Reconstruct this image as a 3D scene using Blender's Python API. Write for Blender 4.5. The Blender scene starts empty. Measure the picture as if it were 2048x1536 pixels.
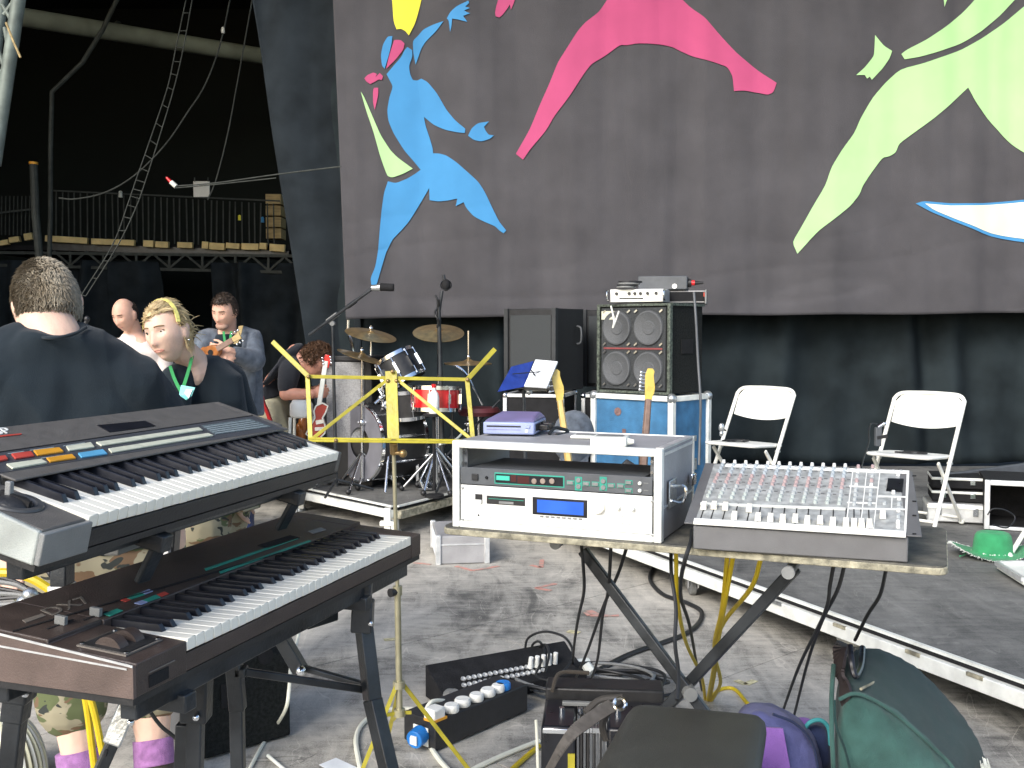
import bpy, bmesh, math, random
from mathutils import Vector, Matrix, noise, geometry
R = math.radians
random.seed(7)
S = bpy.context.scene
WORK = bpy.data.scenes.new('work')
def evaluated_mesh(o):
    WORK.collection.objects.link(o); WORK.view_layers[0].update(); dg = WORK.view_layers[0].depsgraph; dg.update()
    me = bpy.data.meshes.new_from_object(o.evaluated_get(dg)); WORK.collection.objects.unlink(o); bpy.data.objects.remove(o); return me
C = S.collection

# ------------------------------------------------------------- camera, world, sun, exposure
CAM_Z = 1.38
F = 2050.0
PITCH = math.atan((768 - 665) / F)
cam = bpy.data.cameras.new('camera'); camo = bpy.data.objects.new('camera', cam); C.objects.link(camo)
camo.location = (0, 0, CAM_Z); camo.rotation_euler = (math.pi / 2 - PITCH, 0, 0)
cam.sensor_width = 36; cam.lens = 36 * F / 2048; cam.clip_start = .05; cam.clip_end = 300
S.camera = camo
SUN_EL, SUN_ROT = 33, 212          # sun behind the camera, to its left
w = bpy.data.worlds.new('World'); S.world = w; w.use_nodes = True
nt = w.node_tree; sky = nt.nodes.new('ShaderNodeTexSky'); sky.sky_type = 'NISHITA'; sky.sun_disc = False
sky.sun_elevation = R(SUN_EL); sky.sun_rotation = R(SUN_ROT); sky.air_density = 1.0; sky.dust_density = 2.0; sky.ozone_density = 1.5
nt.links.new(sky.outputs[0], nt.nodes['Background'].inputs[0]); nt.nodes['Background'].inputs[1].default_value = .14
sun = bpy.data.lights.new('sun', 'SUN'); sun.energy = 1.5; sun.angle = R(26); sun.color = (1, .985, .955)
so = bpy.data.objects.new('sun', sun); C.objects.link(so)
sd = Vector((math.sin(R(SUN_ROT)) * math.cos(R(SUN_EL)), math.cos(R(SUN_ROT)) * math.cos(R(SUN_EL)), math.sin(R(SUN_EL))))
so.rotation_euler = sd.to_track_quat('Z', 'Y').to_euler()
S.view_settings.view_transform = 'Standard'; S.view_settings.look = 'None'
S.view_settings.exposure = 1.0; S.view_settings.gamma = 1; S.view_settings.use_curve_mapping = False

# ------------------------------------------------------------- places: a sight line of the survey meets a depth or a height
def ray(px, py):
    x, y = (px - 1024) / F, -(py - 768) / F
    c, s = math.cos(PITCH), math.sin(PITCH)
    return Vector((x, c + y * s, y * c - s))
def W(px, py, Y):
    d = ray(px, py); return Vector((0, 0, CAM_Z)) + d * (Y / d.y)
def G(px, py, z=0.0):
    d = ray(px, py); return Vector((0, 0, CAM_Z)) + d * ((z - CAM_Z) / d.z)
def hit(M, px, py, z=0.0):
    Mi = M.inverted(); o = Mi @ Vector((0, 0, CAM_Z)); d = Mi.to_3x3() @ ray(px, py)
    return o + d * ((z - o.z) / d.z)

# ------------------------------------------------------------- materials
MATS = {}
def mat(name, col, rough=.6, metal=0, var=.15, scale=12, bump=0, bscale=60, spec=.5, col2=None, stretch=None, coat=0, det=4):
    if name in MATS: return MATS[name]
    m = bpy.data.materials.new(name); m.use_nodes = True; n = m.node_tree.nodes; l = m.node_tree.links
    b = n['Principled BSDF']; b.inputs['Roughness'].default_value = rough; b.inputs['Metallic'].default_value = metal
    b.inputs['Specular IOR Level'].default_value = spec
    if coat: b.inputs['Coat Weight'].default_value = coat; b.inputs['Coat Roughness'].default_value = .1
    tc = n.new('ShaderNodeTexCoord'); mp = n.new('ShaderNodeMapping'); l.new(tc.outputs['Object'], mp.inputs[0])
    if stretch: mp.inputs['Scale'].default_value = stretch
    no = n.new('ShaderNodeTexNoise'); no.inputs['Scale'].default_value = scale; no.inputs['Detail'].default_value = det
    l.new(mp.outputs[0], no.inputs['Vector'])
    cr = n.new('ShaderNodeValToRGB'); c2 = col2 or [c * (1 + var) for c in col]
    c1 = col if col2 else [c * (1 - var) for c in col]
    cr.color_ramp.elements[0].position = .32; cr.color_ramp.elements[1].position = .68
    cr.color_ramp.elements[0].color = (*c1, 1); cr.color_ramp.elements[1].color = (*c2, 1)
    l.new(no.outputs['Fac'], cr.inputs[0]); l.new(cr.outputs[0], b.inputs['Base Color'])
    mr = n.new('ShaderNodeMapRange'); mr.inputs[3].default_value = max(0.05, rough - .1); mr.inputs[4].default_value = min(1, rough + .1)
    l.new(no.outputs['Fac'], mr.inputs[0]); l.new(mr.outputs[0], b.inputs['Roughness'])
    if bump:
        n2 = n.new('ShaderNodeTexNoise'); n2.inputs['Scale'].default_value = bscale; n2.inputs['Detail'].default_value = 3
        l.new(mp.outputs[0], n2.inputs['Vector'])
        bp = n.new('ShaderNodeBump'); bp.inputs['Strength'].default_value = bump; bp.inputs['Distance'].default_value = .01
        l.new(n2.outputs['Fac'], bp.inputs['Height']); l.new(bp.outputs[0], b.inputs['Normal'])
    MATS[name] = m; return m
def emis(name, col, s):
    m = mat(name, col, .3); b = m.node_tree.nodes['Principled BSDF']
    b.inputs['Emission Color'].default_value = (*col, 1); b.inputs['Emission Strength'].default_value = s; return m

# worn black stage floor: dust swept into streaks, scuffs, grit
def floor_mat(name, dark, light, rot, amt=.5):
    m = bpy.data.materials.new(name); m.use_nodes = True; n = m.node_tree.nodes; l = m.node_tree.links
    b = n['Principled BSDF']; b.inputs['Roughness'].default_value = .75
    g = n.new('ShaderNodeNewGeometry')
    def ns(scale, st, r, det=6, dist=0):
        mp = n.new('ShaderNodeMapping'); mp.inputs['Scale'].default_value = st; mp.inputs['Rotation'].default_value = (0, 0, R(r))
        l.new(g.outputs['Position'], mp.inputs[0]); t = n.new('ShaderNodeTexNoise'); t.inputs['Scale'].default_value = scale
        t.inputs['Detail'].default_value = det; t.inputs['Roughness'].default_value = .65; t.inputs['Distortion'].default_value = dist
        l.new(mp.outputs[0], t.inputs['Vector']); return t.outputs['Fac']
    def mth(op, a, c):
        q = n.new('ShaderNodeMath'); q.operation = op
        for i, v in enumerate((a, c)):
            if isinstance(v, (int, float)): q.inputs[i].default_value = v
            else: l.new(v, q.inputs[i])
        return q.outputs[0]
    a = ns(1.1, (1, 1, 1), 0, 4, .6); s1 = ns(7, (1, .28, 1), rot, 7, .9); s2 = ns(26, (.22, 1, 1), rot + 18, 5, .5); gr = ns(160, (1, 1, 1), 0, 2)
    v = mth('ADD', mth('MULTIPLY', a, .4), mth('ADD', mth('MULTIPLY', s1, .32), mth('ADD', mth('MULTIPLY', s2, .2), mth('MULTIPLY', gr, .14))))
    def lines(scale, st, r, wd, amp):
        q = mth('ABSOLUTE', mth('SUBTRACT', ns(scale, st, r, 3, 1.4), .5), 0); return mth('MULTIPLY', mth('LESS_THAN', q, wd), amp)
    v = mth('ADD', v, mth('ADD', lines(2.2, (1, .35, 1), rot + 8, .0022, .055), lines(3.1, (.5, 1, 1), rot - 30, .0018, -.05)))
    sp = ns(420, (1, 1, 1), 0, 1); v = mth('ADD', v, mth('MULTIPLY', mth('GREATER_THAN', sp, .68), .07))
    cr = n.new('ShaderNodeValToRGB'); e = cr.color_ramp.elements; e[0].position = .43; e[0].color = (*dark, 1); e[1].position = .66; e[1].color = (*light, 1)
    k = e.new(.53); k.color = (*[d + (q - d) * amt for d, q in zip(dark, light)], 1)
    l.new(v, cr.inputs[0]); l.new(cr.outputs[0], b.inputs['Base Color'])
    bp = n.new('ShaderNodeBump'); bp.inputs['Strength'].default_value = .5; bp.inputs['Distance'].default_value = .004
    l.new(v, bp.inputs['Height']); l.new(bp.outputs[0], b.inputs['Normal']); MATS[name] = m; return m
M_floor = floor_mat('stage_floor', (.12, .117, .105), (.66, .62, .54), 38, .55)
M_deck = floor_mat('riser_deck', (.06, .06, .058), (.25, .245, .225), 15, .45)

def cloth_mat(name, col, bump=.3, var=.2, scale=6, rough=.9, weave=500):
    m = mat(name, col, rough, 0, var, scale, bump, weave, .15, stretch=None, det=6)
    m.node_tree.nodes['Principled BSDF'].inputs['Sheen Weight'].default_value = .12; return m
def camo_mat():
    m = bpy.data.materials.new('camouflage_cotton'); m.use_nodes = True; n = m.node_tree.nodes; l = m.node_tree.links
    b = n['Principled BSDF']; b.inputs['Roughness'].default_value = .9
    tc = n.new('ShaderNodeTexCoord'); prev = None
    for i, (sc, th, col) in enumerate([(9, .53, (.1, .12, .05)), (12, .57, (.16, .1, .055)), (15, .62, (.03, .035, .03))]):
        mp = n.new('ShaderNodeMapping'); mp.inputs['Location'].default_value = (i * 3.3, i * 1.7, i); mp.inputs['Scale'].default_value = (1, 1, 1.7)
        l.new(tc.outputs['Object'], mp.inputs[0]); t = n.new('ShaderNodeTexNoise'); t.inputs['Scale'].default_value = sc; t.inputs['Detail'].default_value = 2
        t.inputs['Distortion'].default_value = .6; l.new(mp.outputs[0], t.inputs['Vector'])
        r = n.new('ShaderNodeMapRange'); r.inputs[1].default_value = th - .008; r.inputs[2].default_value = th + .008; l.new(t.outputs['Fac'], r.inputs[0])
        mx = n.new('ShaderNodeMix'); mx.data_type = 'RGBA'; l.new(r.outputs[0], mx.inputs[0])
        if prev is None: mx.inputs[6].default_value = (.3, .27, .18, 1)
        else: l.new(prev, mx.inputs[6])
        mx.inputs[7].default_value = (*col, 1); prev = mx.outputs[2]
    l.new(prev, b.inputs['Base Color']); MATS['camo'] = m; return m
M_camo = camo_mat()
K = {}
def km(k, *a, **q): K[k] = mat(*a, **q); return K[k]
km('curtain', 'black_serge_curtain', (.02, .027, .03), .95, 0, .3, 3, .3, 300, .1)
km('curtain2', 'navy_black_curtain', (.022, .028, .033), .95, 0, .3, 3, .3, 300, .1)
km('banner', 'grey_banner_cloth', (.088, .085, .091), .9, 0, .14, 2.2, .6, 260, .15)
km('blue', 'blue_print', (.07, .27, .53), .85, 0, .06, 3, .1, 300, .15)
km('pink', 'pink_print', (.5, .088, .2), .85, 0, .06, 3, .1, 300, .15)
km('green', 'pale_green_print', (.44, .72, .33), .85, 0, .05, 3, .1, 300, .15)
km('yellowp', 'yellow_print', (.85, .78, .08), .85, 0, .04, 3, .1, 300, .15)
km('cream', 'cream_print', (.82, .8, .58), .85, 0, .03, 3, .1, 300, .15)
km('black', 'satin_black_plastic', (.02, .02, .021), .45, 0, .25, 30, .1, 200)
km('blackm', 'black_enamel_steel', (.032, .036, .04), .32, .2, .5, 9, .12, 120)
km('matblack', 'matt_black', (.014, .014, .015), .85, 0, .3, 20, .3, 150, .3)
km('carpet', 'black_cab_carpet', (.018, .02, .019), .95, 0, .5, 80, .8, 300, .2)
km('char', 'charcoal_case', (.125, .116, .105), .5, 0, .12, 40, .25, 500)
km('charl', 'worn_grey_plastic', (.2, .205, .2), .45, 0, .2, 10, .2, 400)
km('cheek', 'scuffed_light_grey_end', (.36, .385, .36), .5, 0, .2, 14, .2, 400)
km('brown', 'dark_brown_enamel', (.058, .042, .036), .42, 0, .18, 25, .2, 400)
km('brownl', 'brown_side_panel', (.11, .078, .066), .5, 0, .2, 15, .2, 400)
km('ivory', 'white_key_plastic', (.92, .88, .76), .3, 0, .02, 10)
km('bkey', 'black_key_plastic', (.012, .013, .018), .3, 0, .3, 20)
km('teal', 'teal_print', (.03, .3, .22), .5)
km('creamb', 'cream_button', (.62, .62, .48), .5, 0, .1, 60)
km('red', 'red_button', (.55, .07, .05), .5)
km('orange', 'orange_button', (.78, .36, .03), .5)
km('skyb', 'sky_blue_button', (.12, .4, .62), .5)
km('alu', 'brushed_aluminium', (.72, .73, .72), .38, .55, .14, 20, .1, 150)
km('aluw', 'pale_aluminium_edge', (.85, .86, .8), .45, .15, .12, 14, .15, 100)
km('chrome', 'chrome', (.8, .82, .84), .14, 1, .1, 10)
km('steel', 'galvanised_steel', (.5, .52, .52), .35, .8, .3, 30, .2, 80)
km('white', 'white_paint', (.82, .82, .77), .5, 0, .06, 10, .1, 60)
km('whitem', 'worn_white_steel', (.78, .77, .7), .4, 0, .1, 8, .15, 60)
km('offw', 'off_white_plastic', (.72, .73, .66), .5, 0, .08, 10)
km('yellow', 'yellow_enamel', (.4, .345, .03), .4, 0, .25, 14, .12, 90)
km('ycable', 'yellow_cable_rubber', (.62, .46, .015), .45, 0, .08, 10)
km('wcable', 'white_cable_rubber', (.78, .78, .66), .5, 0, .08, 10)
km('bcable', 'black_cable_rubber', (.015, .016, .017), .5, 0, .3, 10)
km('bluecase', 'blue_flight_case_laminate', (.045, .17, .33), .7, 0, .25, 9, .3, 150)
km('greyc', 'grey_case_laminate', (.33, .325, .325), .55, 0, .15, 8, .2, 120)
km('dgrey', 'dark_grey_panel', (.085, .092, .1), .5, 0, .12, 20, .1, 300)
km('mixg', 'mixer_grey', (.13, .13, .132), .5, 0, .08, 20, .15, 400)
km('mixp', 'mixer_panel_grey', (.33, .34, .33), .5, 0, .3, 45, .1, 300)
km('lilac', 'lilac_plastic', (.3, .35, .56), .35, 0, .08, 20)
km('purple', 'purple_plastic', (.2, .17, .33), .35, 0, .1, 20)
km('grille', 'dark_speaker_grille', (.06, .065, .068), .7, .2, .35, 180, .8, 420)
km('sgrille', 'silver_grey_grille_cloth', (.36, .36, .36), .85, 0, .25, 120, .4, 420)
km('timber', 'raw_timber', (.42, .31, .14), .7, 0, .25, 5, .2, 60, stretch=(1, 6, 6))
km('mastm', 'galvanised_green_grey_tube', (.17, .2, .175), .6, .3, .3, 10)
km('joistm', 'pale_pine', (.78, .6, .27), .7, 0, .2, 5, .2, 60)
km('ply', 'worn_plywood_edge', (.5, .46, .33), .8, 0, .5, 30, .5, 120, col2=(.16, .15, .11))
km('tabletop', 'scuffed_black_board', (.06, .06, .055), .7, 0, .5, 18, .4, 120, col2=(.17, .16, .13))
km('maple', 'maple_neck', (.62, .42, .13), .3, 0, .12, 12, coat=.4)
km('ymaple', 'yellowed_maple_headstock', (.62, .45, .07), .3, 0, .1, 12, coat=.4)
km('rosewood', 'rosewood_board', (.2, .13, .1), .5, 0, .2, 20)
km('redl', 'red_lacquer', (.6, .015, .02), .15, 0, .2, 8, coat=.6)
km('redg', 'dark_red_lacquer', (.35, .03, .02), .2, 0, .2, 8, coat=.6)
km('brass', 'bronze_cymbal', (.34, .23, .1), .33, .7, .3, 20, .1, 200)
km('skin', 'skin', (.68, .4, .29), .5, 0, .07, 25, .12, 150, .35)
km('skinp', 'pale_skin', (.74, .5, .38), .48, 0, .06, 25, .1, 150, .35)
km('skinr', 'ruddy_skin', (.55, .27, .19), .5, 0, .1, 25, .12, 150, .35)
for k in ('skin', 'skinp', 'skinr'):
    b = K[k].node_tree.nodes['Principled BSDF']; b.inputs['Subsurface Weight'].default_value = .12; b.inputs['Subsurface Radius'].default_value = (.02, .008, .004)
km('lips', 'lip_skin', (.52, .23, .18), .4)
km('eyew', 'eye_white', (.5, .47, .43), .2)
km('iris', 'dark_iris', (.03, .035, .03), .15)
km('hairg', 'greying_brown_hair', (.22, .18, .125), .6, 0, .5, 22, col2=(.36, .315, .24), spec=.3)
km('hairb', 'blond_hair', (.68, .54, .3), .5, 0, .4, 60, col2=(.42, .3, .15), spec=.4)
km('haird', 'dark_hair', (.035, .022, .014), .6, 0, .5, 90, spec=.4)
km('hairm', 'mid_brown_hair', (.1, .05, .025), .6, 0, .5, 90, spec=.4)
K['tshirt'] = cloth_mat('black_cotton', (.016, .024, .031), .3)
K['tshirt2'] = cloth_mat('faded_black_cotton', (.028, .03, .036), .3)
K['denim'] = cloth_mat('grey_denim', (.12, .14, .17), .4, .3, 20)
K['pinksh'] = cloth_mat('pale_pink_shirt', (.7, .62, .57), .3)
K['khaki'] = cloth_mat('khaki_cotton', (.42, .39, .27), .3, .2, 10)
K['redc'] = cloth_mat('red_stripe', (.55, .03, .03), .2)
K['lanyard'] = cloth_mat('green_lanyard', (.05, .3, .1), .2)
K['sock'] = cloth_mat('purple_sock', (.36, .17, .38), .5, .25, 40)
K['boot'] = cloth_mat('brown_boot', (.09, .075, .06), .4)
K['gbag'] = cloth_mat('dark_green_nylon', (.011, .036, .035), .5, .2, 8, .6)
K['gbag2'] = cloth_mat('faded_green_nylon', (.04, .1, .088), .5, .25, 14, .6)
K['bbag'] = cloth_mat('blue_violet_nylon', (.1, .11, .27), .4, .2, 8, .6)
K['pbag'] = cloth_mat('purple_nylon', (.25, .12, .42), .4, .15, 8, .6)
K['nbag'] = cloth_mat('navy_nylon', (.02, .03, .08), .4, .3, 8, .6)
K['hat'] = cloth_mat('green_felt', (.045, .29, .12), .5, .15, 20)
K['vinyl'] = mat('black_vinyl', (.045, .045, .038), .45, 0, .15, 6, .35, 500)
K['wooly'] = cloth_mat('white_fringe', (.75, .78, .72), .8, .2, 60)
km('dredseg', 'dim_red_segments', (.06, .015, .015), .3)
km('lcd', 'blue_lcd', (.01, .08, .5), .15)
K['lcdon'] = emis('lit_blue_lcd', (.02, .1, .5), .12)
K['led'] = emis('lit_green_display', (.05, .4, .3), .1)
km('blueplug', 'blue_plug', (.02, .2, .6), .4)
km('tapep', 'pink_floor_tape', (.7, .3, .24), .8, 0, .4, 25, col2=(.42, .33, .28))
km('tapey', 'cream_floor_tape', (.55, .5, .3), .8, 0, .4, 40)
km('wtape', 'white_gaffer_tape', (.8, .8, .78), .7)
km('paper', 'paper', (.75, .78, .8), .7)
km('bluef', 'blue_folder', (.02, .05, .3), .4, 0, .2, 20)
km('teale', 'teal_trim', (.05, .3, .33), .6)
km('pipe', 'dull_grey_tube', (.055, .062, .056), .7, .2, .3, 10)
km('beamm', 'grey_painted_beam', (.26, .28, .22), .7, 0, .3, 2)
km('void', 'dark_backstage_wall', (.007, .01, .008), .95, 0, .3, 1)

# ------------------------------------------------------------- mesh collector
class MB:
    def __init__(s): s.v = []; s.f = []
    def add(s, vs, fs, M=None):
        o = len(s.v)
        s.v += [(M @ Vector(p)) if M else Vector(p) for p in vs]; s.f += [[i + o for i in f] for f in fs]; return s
    def box(s, x0, x1, y0, y1, z0, z1, M=None):
        vs = [(x, y, z) for z in (z0, z1) for y in (y0, y1) for x in (x0, x1)]
        return s.add(vs, [(0, 2, 3, 1), (4, 5, 7, 6), (0, 1, 5, 4), (2, 6, 7, 3), (0, 4, 6, 2), (1, 3, 7, 5)], M)
    def cyl(s, p0, p1, r0, r1=None, n=12, cap=True):
        r1 = r0 if r1 is None else r1; p0 = Vector(p0); p1 = Vector(p1); q = (p1 - p0).to_track_quat('Z', 'Y').to_matrix()
        vs = []; fs = []
        for p, r in ((p0, r0), (p1, r1)):
            for i in range(n): a = 2 * math.pi * i / n; vs.append(p + q @ Vector((r * math.cos(a), r * math.sin(a), 0)))
        for i in range(n): j = (i + 1) % n; fs.append((i, j, n + j, n + i))
        if cap: fs += [tuple(range(n - 1, -1, -1)), tuple(range(n, 2 * n))]
        return s.add(vs, fs)
    def bar(s, p0, p1, a, b, up=(0, 0, 1)):
        p0 = Vector(p0); p1 = Vector(p1); z = (p1 - p0).normalized(); x = z.cross(Vector(up))
        if x.length < 1e-4: x = z.cross(Vector((0, 1, 0)))
        x.normalize(); y = z.cross(x); vs = []
        for p in (p0, p1):
            for i, j in ((-1, -1), (1, -1), (1, 1), (-1, 1)): vs.append(p + x * (i * a / 2) + y * (j * b / 2))
        return s.add(vs, [(3, 2, 1, 0), (4, 5, 6, 7), (0, 1, 5, 4), (1, 2, 6, 5), (2, 3, 7, 6), (3, 0, 4, 7)])
    def tube(s, pts, r, n=8, smooth=True, r2=None):
        pts = [Vector(p) for p in pts]
        if smooth and len(pts) > 2: pts = catmull(pts)
        m = len(pts); vs = []; fs = []; t = (pts[1] - pts[0]).normalized(); u = t.orthogonal().normalized()
        for i, p in enumerate(pts):
            t = (pts[min(i + 1, m - 1)] - pts[max(i - 1, 0)]).normalized(); u = (u - t * u.dot(t)).normalized(); w_ = t.cross(u)
            rr = r if r2 is None else r + (r2 - r) * i / (m - 1)
            for k in range(n): a = 2 * math.pi * k / n; vs.append(p + u * (rr * math.cos(a)) + w_ * (rr * math.sin(a)))
        for i in range(m - 1):
            for k in range(n): j = (k + 1) % n; fs.append((i * n + k, i * n + j, (i + 1) * n + j, (i + 1) * n + k))
        fs += [tuple(range(n - 1, -1, -1)), tuple(range((m - 1) * n, m * n))]
        return s.add(vs, fs)
    def lathe(s, prof, M=None, n=32, closed=False):
        vs = []; fs = []; m = len(prof)
        for r, z in prof:
            for k in range(n): a = 2 * math.pi * k / n; vs.append((r * math.cos(a), r * math.sin(a), z))
        for i in range(m if closed else m - 1):
            i2 = (i + 1) % m
            for k in range(n): j = (k + 1) % n; fs.append((i * n + k, i * n + j, i2 * n + j, i2 * n + k))
        if not closed: fs += [tuple(range(n - 1, -1, -1)), tuple(range((m - 1) * n, m * n))]
        return s.add(vs, fs, M)
    def prism(s, poly, h, M=None):
        n = len(poly); vs = [(x, y, 0) for x, y in poly] + [(x, y, h) for x, y in poly]
        fs = [tuple(range(n - 1, -1, -1)), tuple(range(n, 2 * n))] + [(i, (i + 1) % n, n + (i + 1) % n, n + i) for i in range(n)]
        return s.add(vs, fs, M)
    def sphere(s, c, r, M=None, nu=16, nv=10):
        if isinstance(r, (int, float)): r = (r, r, r)
        vs = [(c[0], c[1], c[2] - r[2])]; fs = []
        for j in range(1, nv):
            t = math.pi * j / nv - math.pi / 2
            for i in range(nu): a = 2 * math.pi * i / nu; vs.append((c[0] + r[0] * math.cos(t) * math.cos(a), c[1] + r[1] * math.cos(t) * math.sin(a), c[2] + r[2] * math.sin(t)))
        vs.append((c[0], c[1], c[2] + r[2])); e = len(vs) - 1
        for i in range(nu): j = (i + 1) % nu; fs.append((0, 1 + j, 1 + i)); fs.append((e, e - nu + i, e - nu + j))
        for q in range(nv - 2):
            for i in range(nu): j = (i + 1) % nu; a = 1 + q * nu; fs.append((a + i, a + j, a + nu + j, a + nu + i))
        return s.add(vs, fs, M)
    def loft(s, rings, n=20):
        """rings: (centre, half width vector, half depth vector)"""
        vs = []; fs = []
        for c, a, b in rings:
            c, a, b = Vector(c), Vector(a), Vector(b)
            for k in range(n): t = 2 * math.pi * k / n; vs.append(c + a * math.cos(t) + b * math.sin(t))
        for i in range(len(rings) - 1):
            for k in range(n): j = (k + 1) % n; fs.append((i * n + k, i * n + j, (i + 1) * n + j, (i + 1) * n + k))
        fs += [tuple(range(n - 1, -1, -1)), tuple(range((len(rings) - 1) * n, len(rings) * n))]
        return s.add(vs, fs)
    def limb(s, pts, rs, n=14):
        for i in range(len(pts) - 1): s.cyl(pts[i], pts[i + 1], rs[i], rs[i + 1], n)
        for p, r in zip(pts, rs): s.sphere(p, r, None, 14, 8)
        return s
def catmull(pts, k=6):
    P = [2 * pts[0] - pts[1]] + pts + [2 * pts[-1] - pts[-2]]; out = []
    for i in range(1, len(P) - 2):
        a, b, c, d = P[i - 1:i + 3]
        for j in range(k):
            t = j / k; out.append(.5 * ((2 * b) + (c - a) * t + (2 * a - 5 * b + 4 * c - d) * t * t + (3 * b - a - 3 * c + d) * t ** 3))
    out.append(pts[-1]); return out
def mesh(mb, m, name='mesh', sharp=35):
    me = bpy.data.meshes.new(name); me.from_pydata([tuple(v) for v in mb.v], [], mb.f)
    if m: me.materials.append(m)
    me.polygons.foreach_set('use_smooth', [True] * len(me.polygons)); me.set_sharp_from_angle(angle=R(sharp)); me.update(); return me
def obj(name, mb, m, parent=None, bevel=0, world=False, sharp=35, fix=True):
    """one mesh object; world=True: the collected points are world points, the parent sits unrotated"""
    if parent is not None and world:
        Mi = parent.matrix_basis.inverted()
        mb.v = [Mi @ v for v in mb.v]
    me = mesh(mb, m, name, sharp) if isinstance(mb, MB) else mb
    if fix and isinstance(mb, MB):
        b = bmesh.new(); b.from_mesh(me); bmesh.ops.recalc_face_normals(b, faces=b.faces); b.to_mesh(me); b.free()
    o = bpy.data.objects.new(name, me); C.objects.link(o)
    if parent is not None: o.parent = parent
    if bevel:
        q = o.modifiers.new('bevel', 'BEVEL'); q.width = bevel; q.segments = 2; q.limit_method = 'ANGLE'; q.angle_limit = R(40)
    return o
def tag(o, label=None, cat=None, group=None, kind=None):
    if label: o['label'] = label
    if cat: o['category'] = cat
    if group: o['group'] = group
    if kind: o['kind'] = kind
    return o
def thing(name, label, cat, loc=(0, 0, 0), rotz=0, group=None, tilt=0):
    o = bpy.data.objects.new(name, None); C.objects.link(o); o.empty_display_size = .1
    o.location = loc; o.rotation_euler = (tilt, 0, rotz)
    o.matrix_basis = Matrix.Translation(Vector(loc)) @ Matrix.Rotation(rotz, 4, 'Z') @ Matrix.Rotation(tilt, 4, 'X')
    return tag(o, label, cat, group)
def copy_tree(o, parent=None):
    c = o.copy(); C.objects.link(c)
    if parent is not None: c.parent = parent
    for ch in o.children: copy_tree(ch, c)
    return c
def inst(name, me, parent, loc, rot=None):
    o = bpy.data.objects.new(name, me); C.objects.link(o); o.parent = parent; o.location = loc
    if rot: o.rotation_euler = rot
    return o
def Mt(*a): return Matrix.Translation(Vector(a))
def Rx(a): return Matrix.Rotation(R(a), 4, 'X')
def Ry(a): return Matrix.Rotation(R(a), 4, 'Y')
def Rz(a): return Matrix.Rotation(R(a), 4, 'Z')

# ------------------------------------------------------------- stage floor
st = obj('stage_floor', MB().box(-40, 40, -15, 60, -.4, -.02), K['matblack']); tag(st, kind='structure')
A = R(42); ux, uy = Vector((math.cos(A), math.sin(A), 0)), Vector((-math.sin(A), math.cos(A), 0))
p0 = G(600, 1340); pm = MB().box(.0025, 2.4375, .0025, 1.2175, -.018, 0); pme = mesh(pm, M_floor, 'floor_panel')
for i in range(-5, 5):
    for j in range(-6, 7):
        o_ = p0 + ux * (2.44 * i + (.9 if j % 2 else 0)) + uy * (1.22 * j); c_ = o_ + ux * 1.2 + uy * .6
        if -5.5 < c_.x < 4.6 and -.6 < c_.y < 9.8: inst('floor_panel', pme, st, (o_.x, o_.y, random.uniform(-.0006, .0006)), (0, 0, A))
# ------------------------------------------------------------- roof and dark walls of the wings
tag(obj('roof', MB().box(-16, 9, 4.5, 24, 8.2, 8.5), K['void']), kind='structure')
tag(obj('back_wall', MB().box(-16, 9, 22, 22.3, -.02, 8.2), K['void']), kind='structure')
tag(obj('side_wall', MB().box(-12.3, -12, 5, 22, -.02, 8.2), K['void']), kind='structure')

# ------------------------------------------------------------- curtains and banner
def sheet(x0f, x1f, z0, z1, Yf, nx, nz, thick=.012):
    """hanging cloth between two edge functions of z"""
    mb = MB(); vs = []; fs = []
    for side in (0, 1):
        for j in range(nz + 1):
            z = z0 + (z1 - z0) * j / nz; a, b = x0f(z), x1f(z)
            for i in range(nx + 1): x = a + (b - a) * i / nx; vs.append((x, Yf(x, z) + side * thick, z))
    N = (nx + 1) * (nz + 1)
    for j in range(nz):
        for i in range(nx):
            a = j * (nx + 1) + i; fs.append((a, a + 1, a + nx + 2, a + nx + 1)); fs.append((N + a, N + a + nx + 1, N + a + nx + 2, N + a + 1))
    for i in range(nx): fs.append((i, N + i, N + i + 1, i + 1)); a = nz * (nx + 1) + i; fs.append((a, a + 1, N + a + 1, N + a))
    for j in range(nz):
        a = j * (nx + 1); fs.append((a, a + nx + 1, N + a + nx + 1, N + a)); a += nx; fs.append((a, N + a, N + a + nx + 1, a + nx + 1))
    return mb.add(vs, fs)
YC = 9.15
def fold(x, z, amp=.05, fr=5.5, seed=0.):
    n1 = noise.noise(Vector((x * 1.3 + seed, z * .18, 0))); n2 = noise.noise(Vector((x * 4 + seed, z * .25, 3)))
    diag = noise.noise(Vector((x * 1.6 + z * .9 + seed, z * .35, 9)))
    return amp * math.sin(x * fr + 6 * n1) + amp * .9 * n2 + amp * 1.2 * diag
obj1 = obj('back_curtain', sheet(lambda z: -1.62, lambda z: 6.2, .2, 5.6, lambda x, z: YC + .06 + fold(x, z, .07, 7), 320, 60), K['curtain'], sharp=180)
tag(obj1, 'black stage curtain hanging in folds behind the folding chairs below the banner', 'curtain')
bx = lambda py: W(515 + (600 - 515) * py / 660., py, 9.05).x
zt, zb = W(515, 0, 9.05).z, W(600, 660, 9.05).z
obj2 = obj('side_curtain', sheet(lambda z: -2.28 + (zt - z) / (zt - zb) * .43 if z > .2 else -1.8, lambda z: -1.34, .02, 5.6, lambda x, z: YC + fold(x, z, .04, 11, 5.), 60, 50), K['curtain2'], sharp=180)
tag(obj2, 'tall navy black curtain hanging at the left edge of the banner', 'curtain')
YB = 8.86
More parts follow.
